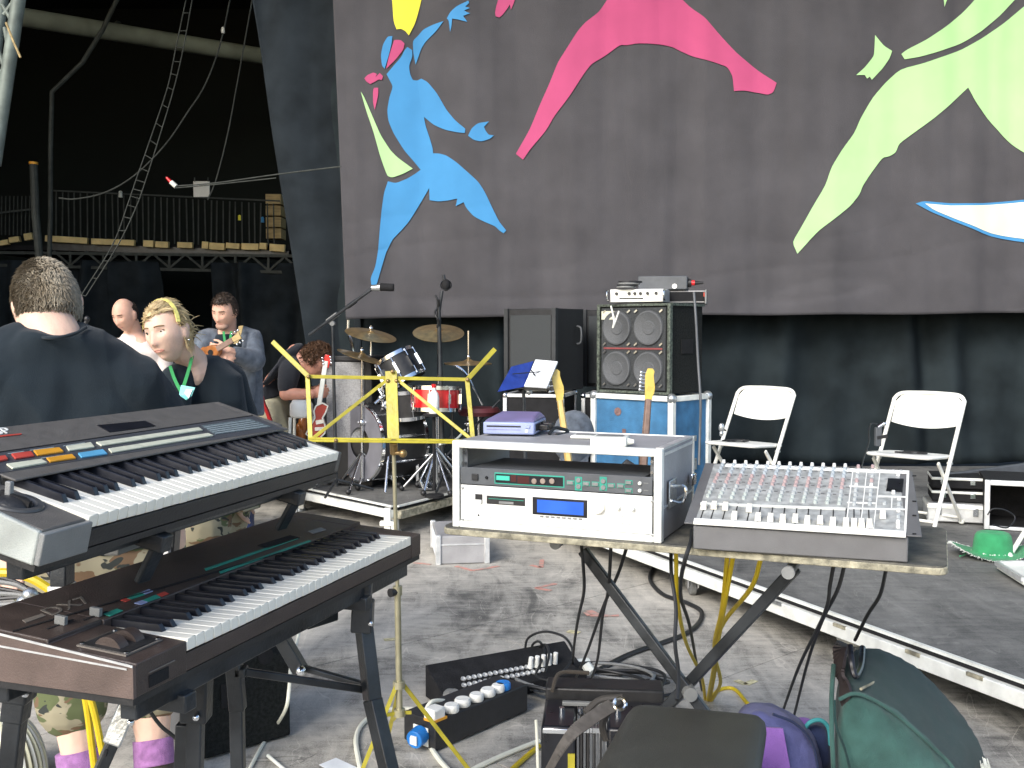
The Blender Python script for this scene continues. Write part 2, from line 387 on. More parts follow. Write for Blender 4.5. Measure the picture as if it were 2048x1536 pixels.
def bw(x, z):
    low = max(0, 1 - (z - 1.45) / 1.6)
    v = .03 * noise.noise(Vector((x * 2.4, z * .15, 1))) + .012 * noise.noise(Vector((x * 7, z * .25, 5))) + .014 * math.sin(x * 6.5 + 3 * noise.noise(Vector((x, z * .3, 0))))
    d = (1 - 2 * abs(noise.noise(Vector((x * .5 + z * .9, z * 3.2 - x * .5, 4))))) ** 3
    return YB + v * 1.05 + low * .012 * d
bl = lambda z: W(665, 0, YB).x + (W(692, 637, YB).x - W(665, 0, YB).x) * min(1.0, max(-.4, (W(665, 0, YB).z - z) / (W(665, 0, YB).z - W(692, 637, YB).z)))
zb0 = W(692, 637, YB).z
bt = thing('banner', 'huge grey backdrop banner printed with leaping blue, pink and green figures', 'banner', (1.6, YB, zb0))
def bottom_fix(mb):
    for v in mb.v:
        t = max(0, 1 - (v.z - zb0) / .6); v.z += t * (.006 * math.sin(v.x * 1.1 + 1) + .003 * math.sin(v.x * 5)) + t * .009 * (v.x + 1.4)
    return mb
obj('cloth', bottom_fix(sheet(bl, lambda z: 5.9, zb0, 5.6, bw, 420, 150, .004)), K['banner'], bt, world=True, sharp=180)
def print_on(name, polys, m, off=.009):
    for poly in polys:
        pts = [W(x, y, YB) for x, y in poly]; b = bmesh.new(); n = len(pts)
        r_ = geometry.delaunay_2d_cdt([Vector((p.x, p.z)) for p in pts], [(k, (k + 1) % n) for k in range(n)], [], 1, 1e-5)
        vs = [b.verts.new((p.x, 0, p.y)) for p in r_[0]]
        for f in r_[2]: b.faces.new([vs[k] for k in f])
        xs = [p.x for p in pts]; zs = [p.z for p in pts]
        for ax, lo, hi in ((0, min(xs), max(xs)), (2, min(zs), max(zs))):
            k = math.floor(lo / .05) + 1
            while k * .05 < hi:
                co = Vector((0, 0, 0)); co[ax] = k * .05; no = Vector((0, 0, 0)); no[ax] = 1
                bmesh.ops.bisect_plane(b, geom=b.verts[:] + b.edges[:] + b.faces[:], plane_co=co, plane_no=no, dist=1e-5); k += 1
        for v in b.verts: v.co.y = bw(v.co.x, v.co.z) - off
        bmesh.ops.recalc_face_normals(b, faces=b.faces)
        me = bpy.data.meshes.new(name)
        Mi = bt.matrix_basis.inverted(); b.transform(Mi); b.to_mesh(me); b.free(); me.materials.append(m)
        me.polygons.foreach_set('use_smooth', [True] * len(me.polygons))
        o = bpy.data.objects.new(name, me); C.objects.link(o); o.parent = bt
Z = 1654 / 700
def smooth_poly(P, k=3):
    """round the soft corners only"""
    n = len(P); out = []
    for i in range(n):
        a, b, c = Vector(P[i - 1]), Vector(P[i]), Vector(P[(i + 1) % n])
        d1, d2 = (b - a), (c - b)
        if d1.length < 1 or d2.length < 1: continue
        ang = d1.angle(d2)
        if ang < R(55): out += [tuple(b - d1 * .27 + Vector((0, 0))), tuple(b * .5 + (b - d1 * .27) * .25 + (b + d2 * .27) * .25), tuple(b + d2 * .27)]
        else: out.append(tuple(b))
    return out
def z2(P): return [(660 + x / Z, y / Z) for x, y in smooth_poly(P)]
def z3(P): return [(1348 + x / Z, y / Z) for x, y in smooth_poly(P)]
print_on('yellow_figure', [z2([(285,-60),(440,-60),(430,0),(415,60),(400,110),(372,165),(355,145),(335,135),(314,138),(300,100),(294,0)])], K['yellowp'])
print_on('blue_figure', [
 z2([(553,90),(570,60),(600,35),(655,10),(658,22),(640,38),(662,45),(634,57),(662,70),(630,82),(650,110),(600,97),(578,93),(575,130),(568,155),(562,102)]),
 z2([(390,190),(415,165),(440,135),(490,115),(537,102),(500,150),(450,195),(430,225),(415,270),(403,302),(393,250)]),
 z2([(272,172),(295,170),(290,210),(275,270),(258,325),(245,310),(240,260),(250,210)]),
 z2([(365,220),(388,235),(388,265),(372,310),(378,350),(390,375),(410,378),(430,368),(460,385),(505,440),(550,520),(590,570),(640,612),(638,632),(600,628),(545,615),(490,590),(443,550),(450,590),(470,650),(485,700),(487,724),(515,725),(550,735),(600,770),(650,815),(700,860),(730,905),(770,990),(800,1050),(833,1090),(820,1103),(800,1090),(780,1070),(730,1050),(680,1025),(645,985),(632,957),(595,975),(602,940),(560,948),(510,952),(470,945),(468,888),(440,935),(410,985),(370,1050),(330,1095),(295,1130),(265,1190),(245,1260),(225,1330),(218,1350),(195,1345),(192,1315),(215,1260),(228,1180),(235,1090),(243,1000),(255,910),(273,856),(310,865),(360,845),(400,820),(427,800),(390,755),(350,710),(300,630),(275,570),(270,520),(280,460),(297,408),(280,375),(267,350),(300,310),(335,270),(352,235)]),
 z2([(653,645),(670,610),(700,585),(752,577),(740,590),(728,602),(735,620),(750,640),(775,642),(755,660),(715,672),(680,665)])], K['blue'])
print_on('green_figure', [z2([(145,432),(160,455),(205,560),(240,640),(285,710),(320,745),(390,795),(345,820),(295,838),(272,832),(255,790),(235,730),(205,620),(170,520)])], K['green'])
pk = [(660 + x / Z, y / Z) for x, y in [(1330,-50),(1310,0),(1270,60),(1205,110),(1170,150),(1120,230),(1075,300),(1040,390),(990,500),(945,610),(900,690),(878,728),(912,755),(950,700),(1020,620),(1060,550),(1130,460),(1200,350),(1235,305),(1300,265),(1370,214),(1400,216),(1460,206),(1560,209),(1620,220)]] + [(1348 + x / Z, y / Z) for x, y in [(30,238),(100,270),(200,300),(250,318),(275,360),(282,432),(330,428),(400,438),(445,448),(470,435),(485,392),(400,335),(290,250),(200,150),(140,80),(70,25),(0,-50)]]
print_on('pink_figure', [z2([(303,188),(335,188),(352,205),(345,235),(310,280),(265,325),(280,260)]), z2([(162,370),(175,355),(205,342),(222,350),(215,365),(235,345),(250,360),(245,378),(230,375),(215,385),(190,397),(172,385)]),
 z2([(208,415),(228,415),(228,450),(212,520),(204,490),(203,430)]), z2([(800,-20),(880,-20),(862,30),(855,45),(850,20),(838,40),(815,70),(800,83),(783,78),(780,60),(787,25)]), smooth_poly(pk)], K['pink'])
print_on('green_figure', [z3([(1754,-60),(1654,30),(1560,110),(1450,185),(1360,235),(1280,265),(1180,300),(1070,327),(1000,390),(940,460),(880,560),(850,630),(790,710),(740,790),(710,880),(650,980),(600,1070),(558,1145),(580,1200),(620,1155),(680,1090),(760,1030),(830,975),(875,920),(890,880),(930,820),(985,745),(1020,738),(1050,720),(1065,678),(1130,630),(1220,565),(1310,490),(1387,415),(1420,480),(1480,560),(1560,650),(1610,695),(1654,725),(1800,820),(2000,780),(2000,100)]),
 z3([(1075,255),(1100,235),(1190,190),(1280,130),(1360,65),(1420,0),(1450,-50),(1660,-50),(1610,0),(1540,75),(1450,150),(1360,205),(1250,245),(1160,270),(1090,280)]),
 z3([(950,165),(990,215),(1032,240),(1020,275),(985,325),(935,377),(925,362),(912,372),(900,355),(858,357),(900,320),(945,265),(948,220)]), z3([(1268,-20),(1295,-20),(1275,35)])], K['green'])
print_on('crescent_border', [z3([(1142,962),(1180,950),(1300,962),(1450,962),(1654,945),(1800,925),(1850,1160),(1654,1147),(1500,1120),(1350,1060),(1220,1005)])], K['blue'])
print_on('crescent', [z3([(1185,962),(1300,973),(1450,972),(1654,956),(1800,940),(1830,1140),(1654,1131),(1500,1105),(1350,1045),(1230,995)])], K['cream'], .012)
# ------------------------------------------------------------- backstage, far left
def far_curtain(x0, x1, z0, z1, Y, label, seed):
    o = obj('wing_curtain', sheet(lambda z: x0, lambda z: x1 + .1 * math.sin(z * 2 + seed), z0, z1, lambda x, z: Y + fold(x, z, .12, 4.5, seed), 70, 24), K['curtain2'], sharp=180)
    return tag(o, label, 'curtain', None)
a_ = W(0, 520, 17.9)
far_curtain(W(-80, 520, 17.9).x, W(222, 520, 17.9).x, 0, a_.z, 18.0, 'far black curtain hanging under the gantry behind the man with greying hair', 1)
far_curtain(W(214, 520, 17.9).x, W(312, 520, 17.9).x, 0, a_.z - .03, 17.9, 'narrow far curtain hanging above the bald man', 4)
far_curtain(W(425, 520, 17.9).x, W(640, 520, 17.9).x, 0, a_.z - .05, 17.9, 'far black curtain hanging behind the guitarist in the grey jacket', 8)
# gantry with timber joists, railing and truss
gz = W(300, 485, 18).z; gx0, gx1 = W(-60, 485, 18).x, W(640, 485, 18).x
gn = thing('gantry', 'dark scaffold gantry with railings, timber edge and truss high at the back left', 'gantry', (gx0, 18, gz))
obj('walkway', MB().box(gx0, gx1, 18.1, 20.5, gz - .12, gz - .04), K['matblack'], gn, world=True)
def gline(px, py): return W(px, py, 18)
for a, b in (((0, 487), (18, 484)), ((20, 481), (40, 478)), ((50, 475), (66, 472)), ((92, 477), (176, 482)), ((184, 483), (270, 486)), ((288, 487), (308, 488)), ((312, 489), (338, 490)), ((356, 490), (386, 491)), ((405, 490), (418, 491)), ((420, 492), (450, 494)), ((453, 491), (480, 493)), ((484, 493), (518, 494)), ((520, 492), (534, 493)), ((540, 495), (570, 497))):
    p, q = gline(*a), gline(*b); d = .035 + random.random() * .02
    obj('joist', MB().bar(p + Vector((0, 0, 0)), q, .09, d * 2.4, (0, 0, 1)), K['joistm'], gn, world=True, bevel=.004)
obj('edge_beam', MB().bar(gline(90, 492) + Vector((0, .12, 0)), gline(575, 508) + Vector((0, .12, 0)), .06, .12), K['blackm'], gn, world=True)
for i in range(36):
    px = 112 + i * 12.4 + random.uniform(-1.2, 1.2)
    obj('baluster', MB().bar(W(px, 383 + i * .7, 18.15), W(px + random.uniform(-1.5, 2.5), 478 + i * .5, 18.15), .02, .02), K['pipe'], gn, world=True)
for i in range(9): obj('baluster', MB().bar(W(4 + i * 8, 392, 18.15), W(3 + i * 8, 470, 18.15), .018, .018), K['pipe'], gn, world=True)
obj('handrail', MB().bar(W(100, 381, 18.1), W(560, 402, 18.1), .025, .025), K['pipe'], gn, world=True)
obj('handrail', MB().bar(W(-20, 428, 18.0), W(66, 418, 18.0), .03, .03), K['pipe'], gn, world=True)
tb = MB()
for i in range(15):
    x = 108 + i * 33; y0, y1 = 502 + i * .9, 530 + i * .9
    tb.bar(W(x, y0, 18), W(x + (33 if i % 2 else 0), y0 if i % 2 else y0, 18), .03, .03) if False else None
    m0, m1 = W(x, y0, 18), W(x + 33, y1, 18)
    if i % 2: m0, m1 = W(x, y1, 18), W(x + 33, y0, 18)
    obj('truss_brace', MB().bar(m0, m1, .035, .035), K['pipe'], gn, world=True)
    if i % 2: obj('truss_post', MB().bar(W(x, y0, 18), W(x, y1, 18), .04, .04), K['pipe'], gn, world=True)
obj('truss_chord', MB().bar(W(-20, 530, 18), W(590, 545, 18), .05, .05), K['pipe'], gn, world=True)
obj('truss_chord', MB().bar(W(-20, 505, 18), W(590, 512, 18), .05, .05), K['pipe'], gn, world=True)
cr_ = thing('wooden_crate', 'tall timber crate standing on the gantry next to the navy curtain', 'crate', W(548, 480, 18.5))
p = W(531, 388, 18.4); q = W(562, 480, 18.4)
for k in range(4):
    z0_, z1_ = p.z + (q.z - p.z) * k / 4, p.z + (q.z - p.z) * (k + 1) / 4 + .03
    obj('plank', MB().box(p.x, q.x, 18.4, 18.8, z1_, z0_), K['timber'], cr_, world=True)
def pole(name, label, pts, r, m, cat='pole'):
    p = [W(*a) for a in pts]; t = MB().tube(p, r, 10, smooth=False); t.v = [v - p[-1] for v in t.v]
    o = obj(name, t, m); o.location = p[-1]; return tag(o, label, cat)
pole('scaffold_pole', 'bent grey scaffold tube rising past the timber gantry to the ceiling', [(238, -10, 15), (205, 60, 15), (165, 125, 15), (104, 184, 15), (101, 300, 15), (101, 430, 15), (98, 530, 15)], .034, K['pipe'])
pole('scaffold_pole', 'short upright scaffold tube with an orange tip left of the bent tube', [(67, 326, 14.5), (71, 430, 14.5), (79, 520, 14.5)], .055, K['pipe'])
o_ = obj('pole_cap', MB().cyl(W(67, 329, 14.5), W(67, 324, 14.5), .06), K['orange'], bpy.data.objects['scaffold_pole.001'], world=False)
o_.data.transform(Matrix.Translation(-bpy.data.objects['scaffold_pole.001'].location))
bm_ = thing('ceiling_beam', 'pale grey roof beam sloping down across the dark ceiling at top left', 'beam', W(60, 45, 17))
obj('beam_tube', MB().cyl(W(30, 32, 15.5), W(640, 131, 19), .14, .135, 20), K['beamm'], bm_, world=True)
for t in (.32,): obj('clamp', MB().cyl(W(232, 63, 16.6), W(236, 64, 16.6), .17, None, 20), K['pipe'], bm_, world=True)
# lattice mast at the far left
mt = thing('lattice_mast', 'grey lighting truss mast leaning across the upper left corner', 'truss', W(0, 260, 7.0))
obj('chord', MB().cyl(W(40, -20, 7), W(-12, 330, 7), .045, None, 16), K['mastm'], mt, world=True)
obj('chord', MB().cyl(W(8, -20, 7.4), W(-40, 330, 7.4), .04, None, 14), K['mastm'], mt, world=True)
for a, b in (((5, 10), (35, 60)), ((10, 55), (22, 125)), ((-5, 95), (18, 160)), ((30, 0), (8, 30)), ((26, 130), (-10, 150))):
    obj('lacing', MB().cyl(W(*a, 7.1), W(*b, 7.1), .016), K['mastm'], mt, world=True)
obj('rope_end', MB().tube([W(12, 45, 6.9), W(25, 78, 6.9), (W(41, 115, 6.9))], .008), K['timber'], mt, world=True)
# rope ladder and hanging cables
rl = thing('rope_ladder', 'long wire caving ladder hanging in a curve from the dark roof', 'ladder', W(163, 590, 11))
L_ = [(374, -10), (352, 95), (335, 175), (300, 280), (272, 360), (255, 410), (225, 490), (163, 590)]; R_ = [(386, -10), (367, 95), (347, 180), (314, 290), (290, 365), (272, 415), (236, 490), (172, 592)]
lp, rp = catmull([W(x, y, 11) for x, y in L_], 12), catmull([W(x, y, 11) for x, y in R_], 12)
obj('side_wire', MB().tube(lp, .0065, 6, False), K['pipe'], rl, world=True); obj('side_wire', MB().tube(rp, .0065, 6, False), K['pipe'], rl, world=True)
k = 0
while k < len(lp): obj('rung', MB().cyl(lp[k], rp[k], .0055, None, 6), K['pipe'], rl, world=True); k += 4
def cable(name, label, pts, r, m, cat='cable', group=None, n=8):
    P = [W(*a) for a in pts]; t = MB().tube(P, r, n); o0 = P[-1]; t.v = [v - o0 for v in t.v]
    o = obj(name, t, m); o.location = o0; return tag(o, label, cat, group)
cable('hanging_cable', 'slack black cable looping from the dark roof down over the gantry railing', [(462, -10, 12), (440, 90, 12), (410, 170, 12), (375, 225, 12), (330, 290, 12), (270, 350, 12), (210, 385, 12), (150, 398, 12), (118, 396, 12)], .009, K['pipe'])
cable('hanging_cable', 'single straight cable hanging down to the gantry beside the navy curtain', [(506, -10, 12), (490, 80, 12), (472, 180, 12), (455, 270, 12), (432, 360, 12), (415, 400, 12)], .008, K['pipe'])
cable('guy_line', 'upper thin cord running from the little clamp to the banner edge', [(352, 372, 9.5), (430, 366, 9.3), (560, 348, 9.0), (682, 333, 8.7)], .006, K['pipe'], 'cord')
cable('guy_line', 'lower thin cord running from the little clamp past the white sign', [(350, 376, 9.5), (430, 369, 9.3), (552, 356, 9.0)], .005, K['pipe'], 'cord')
cl = thing('rope_clamp', 'small red and white clamp at the end of the thin cords', 'clamp', W(342, 366, 9.5))
obj('grip', MB().cyl(W(352, 373, 9.5), W(342, 364, 9.5), .022), K['offw'], cl, world=True); obj('tip', MB().cyl(W(342, 364, 9.5), W(333, 355, 9.5), .018, .012), K['redl'], cl, world=True)
sg = thing('sign', 'blank white square sign hanging above the gantry railing', 'sign', W(402, 378, 17.2))
p, q = W(386, 362, 17.2), W(419, 394, 17.2); obj('board', MB().box(p.x, q.x, 17.2, 17.23, q.z, p.z), K['white'], sg, world=True, bevel=.01)
obj('hook', MB().cyl(W(389, 363, 17.19), W(389, 355, 17.19), .012), K['pipe'], sg, world=True); obj('hook', MB().cyl(W(416, 363, 17.19), W(416, 355, 17.19), .012), K['pipe'], sg, world=True)
for px, py, r, m, lab in ((241, 389, .035, 'offw', 'small pale tag on the gantry railing under the hanging cable'), (479, 436, .028, 'yellowp', 'small yellow lamp dot behind the gantry railing'), (525, 440, .03, 'blue', 'small blue fitting on the gantry beside the crate'), (446, 61, .022, 'offw', 'small pale fitting on the hanging cable just above the ceiling beam')):
    o_ = obj('fitting', MB().cyl((0, 0, -r * 1.4), (0, 0, r * 1.4), r, r * .8, 10).sphere((0, 0, r), r * .9), K[m]); o_.location = W(px, py, 12 if py < 100 else 17.9); tag(o_, lab, 'fitting')

# ------------------------------------------------------------- risers
RZ = .2
def riser(name, label, poly, edges, m=M_deck):
    t = thing(name, label, 'stage riser', (poly[0][0], poly[0][1], 0))
    q = MB().prism(poly, .07); q.v = [v + Vector((0, 0, RZ - .075)) for v in q.v]; obj('deck', q, m, t, world=True)
    for (a, b, mm) in edges:
        a, b = Vector((*a, 0)), Vector((*b, 0)); d = (b - a).normalized(); nn = Vector((d.y, -d.x, 0))
        z = Vector((0, 0, 1))
        off = nn * .028
        obj('edge_rail', MB().bar(a + off + z * (RZ - .062), b + off + z * (RZ - .055), .05, .056), K[mm], t, world=True, bevel=.003)
        obj('edge_rail', MB().bar(a + off * .8 + z * (RZ - .004), b + off * .8 + z * (RZ - .004), .018, .012), K['aluw'], t, world=True)
        obj('edge_gap', MB().bar(a + off * .6 + z * (RZ - .018), b + off * .6 + z * (RZ - .018), .02, .018), K['matblack'], t, world=True)
    return t
PA = (-.80, 6.95)
rA = riser('drum_riser', 'low stage riser under the drum kit with white metal edge', [(-2.75, 9.05), PA, (-.276, 7.862), (-.276, 9.05)],
           [((-2.75, 9.05), PA, 'aluw'), (PA, (-.276, 7.862), 'ply')])
E0, E2 = (1.049, 4.986), (2.35, 2.13)
rB = riser('chair_riser', 'low stage riser under the folding chairs with long white metal edge', [(-.266, 7.876), E0, E2, (5.2, 3.3), (5.2, 9.05), (-.266, 9.05)],
           [((-.266, 7.876), E2, 'aluw')])
eb = (Vector((*E2, 0)) - Vector((*E0, 0))).normalized(); en = Vector((eb.y, -eb.x, 0)) 
for px, py in ((1530, 1208), (1655, 1255), (1800, 1310), (1905, 1360)):
    c_ = G(px, py, RZ - .03); s_ = (c_ - Vector((*E0, 0))).dot(eb); c_ = Vector((*E0, 0)) + eb * s_ + en * .052 + Vector((0, 0, RZ - .034))
    obj('edge_catch', MB().bar(c_ - eb * .04, c_ + eb * .03, .01, .014), K['ply'] if px > 1600 else K['steel'], rB, world=True)
def leg(parent, x, y, w_=.06):
    obj('leg', MB().box(x - w_ / 2, x + w_ / 2, y - w_ / 2, y + w_ / 2, .015, RZ - .075), K['whitem'], parent, world=True, bevel=.004)
    obj('foot', MB().cyl((x, y, 0), (x, y, .018), .055, .045, 14), K['steel'], parent, world=True)
for px, py in ((600, 1022), (788, 1066)):
    g = G(px, py); leg(rA, g.x, g.y + .03)
for px, py in ((604, 977), (790, 1016)):
    g = G(px, py, RZ); g = Vector((g.x - .045, g.y - .045, 0)); obj('clamp_post', MB().box(g.x - .022, g.x + .022, g.y - .022, g.y + .022, .02, RZ + .008), K['whitem'], rA, world=True, bevel=.004)
    obj('foot', MB().cyl((g.x, g.y, 0), (g.x, g.y, .02), .07, .05, 14), K['steel'], rA, world=True); obj('clamp_jaw', MB().box(g.x - .05, g.x + .05, g.y - .03, g.y + .03, .09, .12), K['whitem'], rA, world=True, bevel=.004)
g = G(1690, 1300); leg(rB, g.x + .05, g.y + .05, .11)
obj('corner_bracket', MB().bar(Vector((g.x - .03, g.y + .1, .12)), Vector((g.x + .09, g.y - .1, .1)), .06, .11), K['whitem'], rB, world=True, bevel=.004)
# caster under the riser edge
g = G(1385, 1225); cs = thing('caster', 'swivel wheel with zinc bracket under the riser behind the yellow cables', 'wheel', (g.x + .06, g.y + .35, 0))
obj('wheel', MB().cyl((-.018, 0, .055), (.018, 0, .055), .055, None, 24), K['charl'], cs, bevel=.006)
obj('fork', MB().box(-.03, -.022, -.03, .05, .04, .15).box(.022, .03, -.03, .05, .04, .15).box(-.035, .035, -.02, .06, .145, .155), K['chrome'], cs)
obj('brake_lever', MB().bar((0, -.07, .11), (0, .02, .13), .03, .012), K['offw'], cs)
# floor tapes
def tape(pts, label, m='tapep', w_=.028):
    P = [G(*p) for p in pts]; mb = MB()
    for a, b in zip(P, P[1:]): mb.bar(Vector((a.x, a.y, .003)), Vector((b.x, b.y, .003)), w_, .0012 )
    o0 = sum(P, Vector()) / len(P); mb.v = [v - o0 for v in mb.v]
    o = obj('floor_tape', mb, K[m]); o.location = o0; tag(o, label, 'tape', 'bits of marking tape on the stage floor')
tape([(912, 1133), (945, 1142), (998, 1133)], 'open V of pink tape in front of the small silver case')
tape([(1112, 1168), (1072, 1177), (1102, 1182)], 'small pink tape arrow on the floor left of the table strut')
tape([(1172, 1226), (1180, 1232), (1238, 1232)], 'pink tape strip on the floor beside the black strut of the table')
tape([(1178, 1222), (1192, 1230)], 'short pink tape tab at the end of the strip beside the table strut', 'tapep', .04)
tape([(1062, 1131), (1082, 1136), (1084, 1120)], 'crumpled pink tape bit under the front edge of the table')
tape([(478, 1032), (498, 1038)], 'pink tape patch on the floor beyond the keyboards', 'tapep', .06)
tape([(828, 1126), (862, 1130)], 'faint pink tape strip at the foot of the small silver case')
tape([(768, 1281), (800, 1278)], 'cream tape dash on the floor right of the yellow stand pole', 'tapey', .035)
tape([(980, 1316), (1008, 1322)], 'cream tape dash on the floor above the stage box', 'tapey', .035)
tape([(1136, 1263), (1158, 1267)], 'cream tape dash on the floor right of the loop of cable', 'tapey', .04)
tape([(1472, 1362), (1492, 1370), (1510, 1362)], 'cream tape corner on the floor above the blue violet bag', 'tapey', .03)
# ------------------------------------------------------------- small aluminium case behind the keyboard end
g = G(875, 1130); fc = thing('small_case', 'small dented silver flight case on the floor behind the keyboard end', 'case', (g.x, g.y, 0), R(8))
obj('body', MB().box(0, .3, 0, .5, .003, .17), K['greyc'], fc, bevel=.006)
for x in (0, .3):
    for y in (0, .5): obj('corner', MB().box(x - .012 if x == 0 else x - .02, x + .02 if x == 0 else x + .012, y - .012 if y == 0 else y - .02, y + .02 if y == 0 else y + .012, .001, .178), K['alu'], fc, bevel=.004)
obj('paper_label', MB().box(-.006, -.003, .08, .42, .03, .16), K['paper'], fc)
obj('lid_strip', MB().box(-.004, .304, -.004, .504, .115, .123), K['alu'], fc)

# ------------------------------------------------------------- flight cases, cabinets
def flight_case(name, label, loc, rz, w_, d_, h, m='matblack', e='alu', z0=RZ, group=None, edge=.03):
    t = thing(name, label, 'flight case', (loc[0], loc[1], z0), rz, group)
    obj('body', MB().box(-w_ / 2, w_ / 2, 0, d_, .004, h), K[m], t)
    g = edge
    for x in (-w_ / 2, w_ / 2):
        for y in (0, d_): obj('edge', MB().box(x - g / 2, x + g / 2, y - g / 2, y + g / 2, .002, h + g / 3), K[e], t, bevel=.004)
    for z in (h,):
        for y in (0, d_): obj('edge', MB().box(-w_ / 2 + g / 2, w_ / 2 - g / 2, y - g / 2 + .001, y + g / 2 - .001, z - g / 1.6, z + g / 4), K[e], t, bevel=.004)
        for x in (-w_ / 2, w_ / 2): obj('edge', MB().box(x - g / 2 + .001, x + g / 2 - .001, g / 2, d_ - g / 2, z - g / 1.6, z + g / 4), K[e], t, bevel=.004)
    for x in (-w_ / 2, w_ / 2):
        for y in (0, d_): obj('corner', MB().sphere((x, y, h - .005), g * .85), K['chrome'] if e == 'alu' else K['steel'], t)
    return t
cx = W(1343, 900, 7.0)
RB = R(42)
blue = flight_case('blue_flight_case', 'tall blue flight case with pale edges under the bass speaker', (cx.x - math.cos(RB) * .36, cx.y + math.sin(RB) * .36 * 1.0), 0, .1, .1, .1) if False else None
# local frame: x along the front face to the right, y to the back; nearest corner at px 1343
fx = Vector((math.cos(RB), -math.sin(RB), 0))
def corner_loc(px, Y, w_): c = W(px, 900, Y); return (c.x - fx.x * w_ / 2, c.y - fx.y * w_ / 2)
blue = flight_case('blue_flight_case', 'tall blue flight case with pale edges under the bass speaker', corner_loc(1343, 6.95, .66), -RB, .66, .46, .735, 'bluecase', 'aluw', edge=.042)
obj('sticker', MB().lathe([(.0, 0), (.03, 0), (.03, .002), (0, .002)], Mt(-.12, -.002, .62) @ Rx(90), 12), mat('torn_brown_sticker', (.2, .12, .11), .8, 0, .3, 60), blue)
obj('sticker', MB().box(-.08, -.05, -.004, -.001, .4, .5), MATS['torn_brown_sticker'], blue)
obj('latch', MB().box(.334, .342, .2, .3, .42, .46), K['steel'], blue); obj('latch', MB().box(.334, .345, .14, .3, .22, .3), K['steel'], blue)
# bass cabinet 4 x 10
bc = thing('bass_cabinet', 'black four-speaker bass cabinet with metal edges on the blue flight case', 'speaker cabinet', (*corner_loc(1336, 6.98, .6), RZ + .752), -RB)
obj('body', MB().box(-.3, .3, .012, .43, .004, .625), K['carpet'], bc, bevel=.008)
obj('grille', MB().box(-.272, .272, .002, .011, .03, .6), K['grille'], bc)
gm = mat('green_grey_metal_edge', (.16, .19, .15), .45, .3, .7, 60, .5, 120, col2=(.03, .035, .03))
for x in (-.3, .3): obj('edge_strip', MB().box(x - .012, x + .012, -.004, .03, .002, .628), gm, bc, bevel=.003)
for z in (.002, .612): obj('edge_strip', MB().box(-.287, .287, -.003, .03, z, z + .016), gm, bc)
obj('edge_strip', MB().box(.288, .312, .03, .44, .612, .63), gm, bc)
for x in (-.135, .135):
    for z in (.175, .46):
        sp = obj('speaker_cone', MB().lathe([(.0, .006), (.045, .008), (.05, .003), (.1, .012), (.108, .016), (.118, .014), (.122, 0), (0, 0)], Mt(x, .0, z) @ Rx(90), 32), mat('speaker_cone_grey', (.1, .105, .11), .6, .1, .25, 200, .4, 400), bc)
        for a in (-1, 1):
            for b_ in (-1, 1): obj('clip', MB().bar((x + a * .105 - .012, -.008, z + b_ * .115 - .008), (x + a * .105 + .012, -.008, z + b_ * .115 + .01), .006, .012), K['chrome'], sp)
obj('label_strip', MB().box(-.25, .25, -.004, .001, .31, .322), mat('dull_red_strip', (.22, .05, .05), .6), bc)
obj('paper_tag', MB().box(-.265, -.15, -.01, -.006, .52, .58), K['creamb'], bc)
obj('handle', MB().box(.301, .308, .15, .3, .28, .38), K['matblack'], bc, bevel=.003)
# amplifiers on the cabinet
tz = RZ + .752 + .632
c_ = W(1272, 605, 7.2)
am = thing('bass_amp', 'silver bass amplifier head with dark knobs on the bass cabinet', 'amplifier', (c_.x + .0, c_.y - .02, tz), -RB * .45)
obj('case', MB().box(-.19, .19, 0, .25, .006, .1), K['alu'], am, bevel=.006)
obj('front_panel', MB().box(-.18, .18, -.006, 0, .012, .094), K['aluw'], am)
for i, x in enumerate((-.14, -.05, -.01, .03, .08, .14)): obj('knob', MB().cyl((x, -.006, .068), (x, -.02, .068), .012, .01, 14), K['black'], am)
for x in (-.2, .2): obj('handle', MB().tube([(x, -.01, .02), (x, -.05, .03), (x, -.05, .08), (x, -.01, .09)], .006), K['chrome'], am)
obj('slot_strip', MB().box(-.12, .05, -.009, -.006, .03, .038), K['matblack'], am)
c_ = W(1350, 605, 7.35)
pr = thing('power_amp', 'flat black rack amplifier on the bass cabinet right of the silver head', 'amplifier', (c_.x + .01, c_.y, tz), -R(12))
obj('case', MB().box(-.2, .2, 0, .35, .008, .095), K['greyc'], pr, bevel=.004)
obj('front_panel', MB().box(-.2, .2, -.006, 0, .02, .085), K['matblack'], pr)
obj('end_plate', MB().box(.2, .212, -.015, .3, 0, .1), K['charl'], pr, bevel=.002); obj('red_tab', MB().box(.19, .2, -.02, -.014, .05, .08), K['redg'], pr, bevel=.002)
c_ = W(1320, 575, 7.3)
pr = thing('effects_unit', 'grey-black effects unit with a red plug on top of the rack amplifier', 'amplifier', (c_.x + .0, c_.y + .05, tz + .1), -R(12))
obj('case', MB().box(-.15, .2, 0, .25, .0, .1), K['dgrey'], pr, bevel=.008)
obj('socket', MB().cyl((.2, .06, .05), (.225, .06, .05), .03, None, 14), K['black'], pr)
obj('plug_ring', MB().cyl((.226, .06, .05), (.25, .06, .05), .02, None, 14), K['redl'], pr)
obj('plug', MB().cyl((.25, .06, .05), (.31, .06, .05), .016, .008, 12), K['black'], pr)
obj('badge', MB().cyl((.11, 0, .025), (.11, -.006, .025), .018, None, 14), K['white'], pr)
ld = thing('coiled_lead', 'small coil of dark lead lying on the silver amplifier head', 'cable', (W(1252, 585, 7.2).x, 7.2, tz + .103))
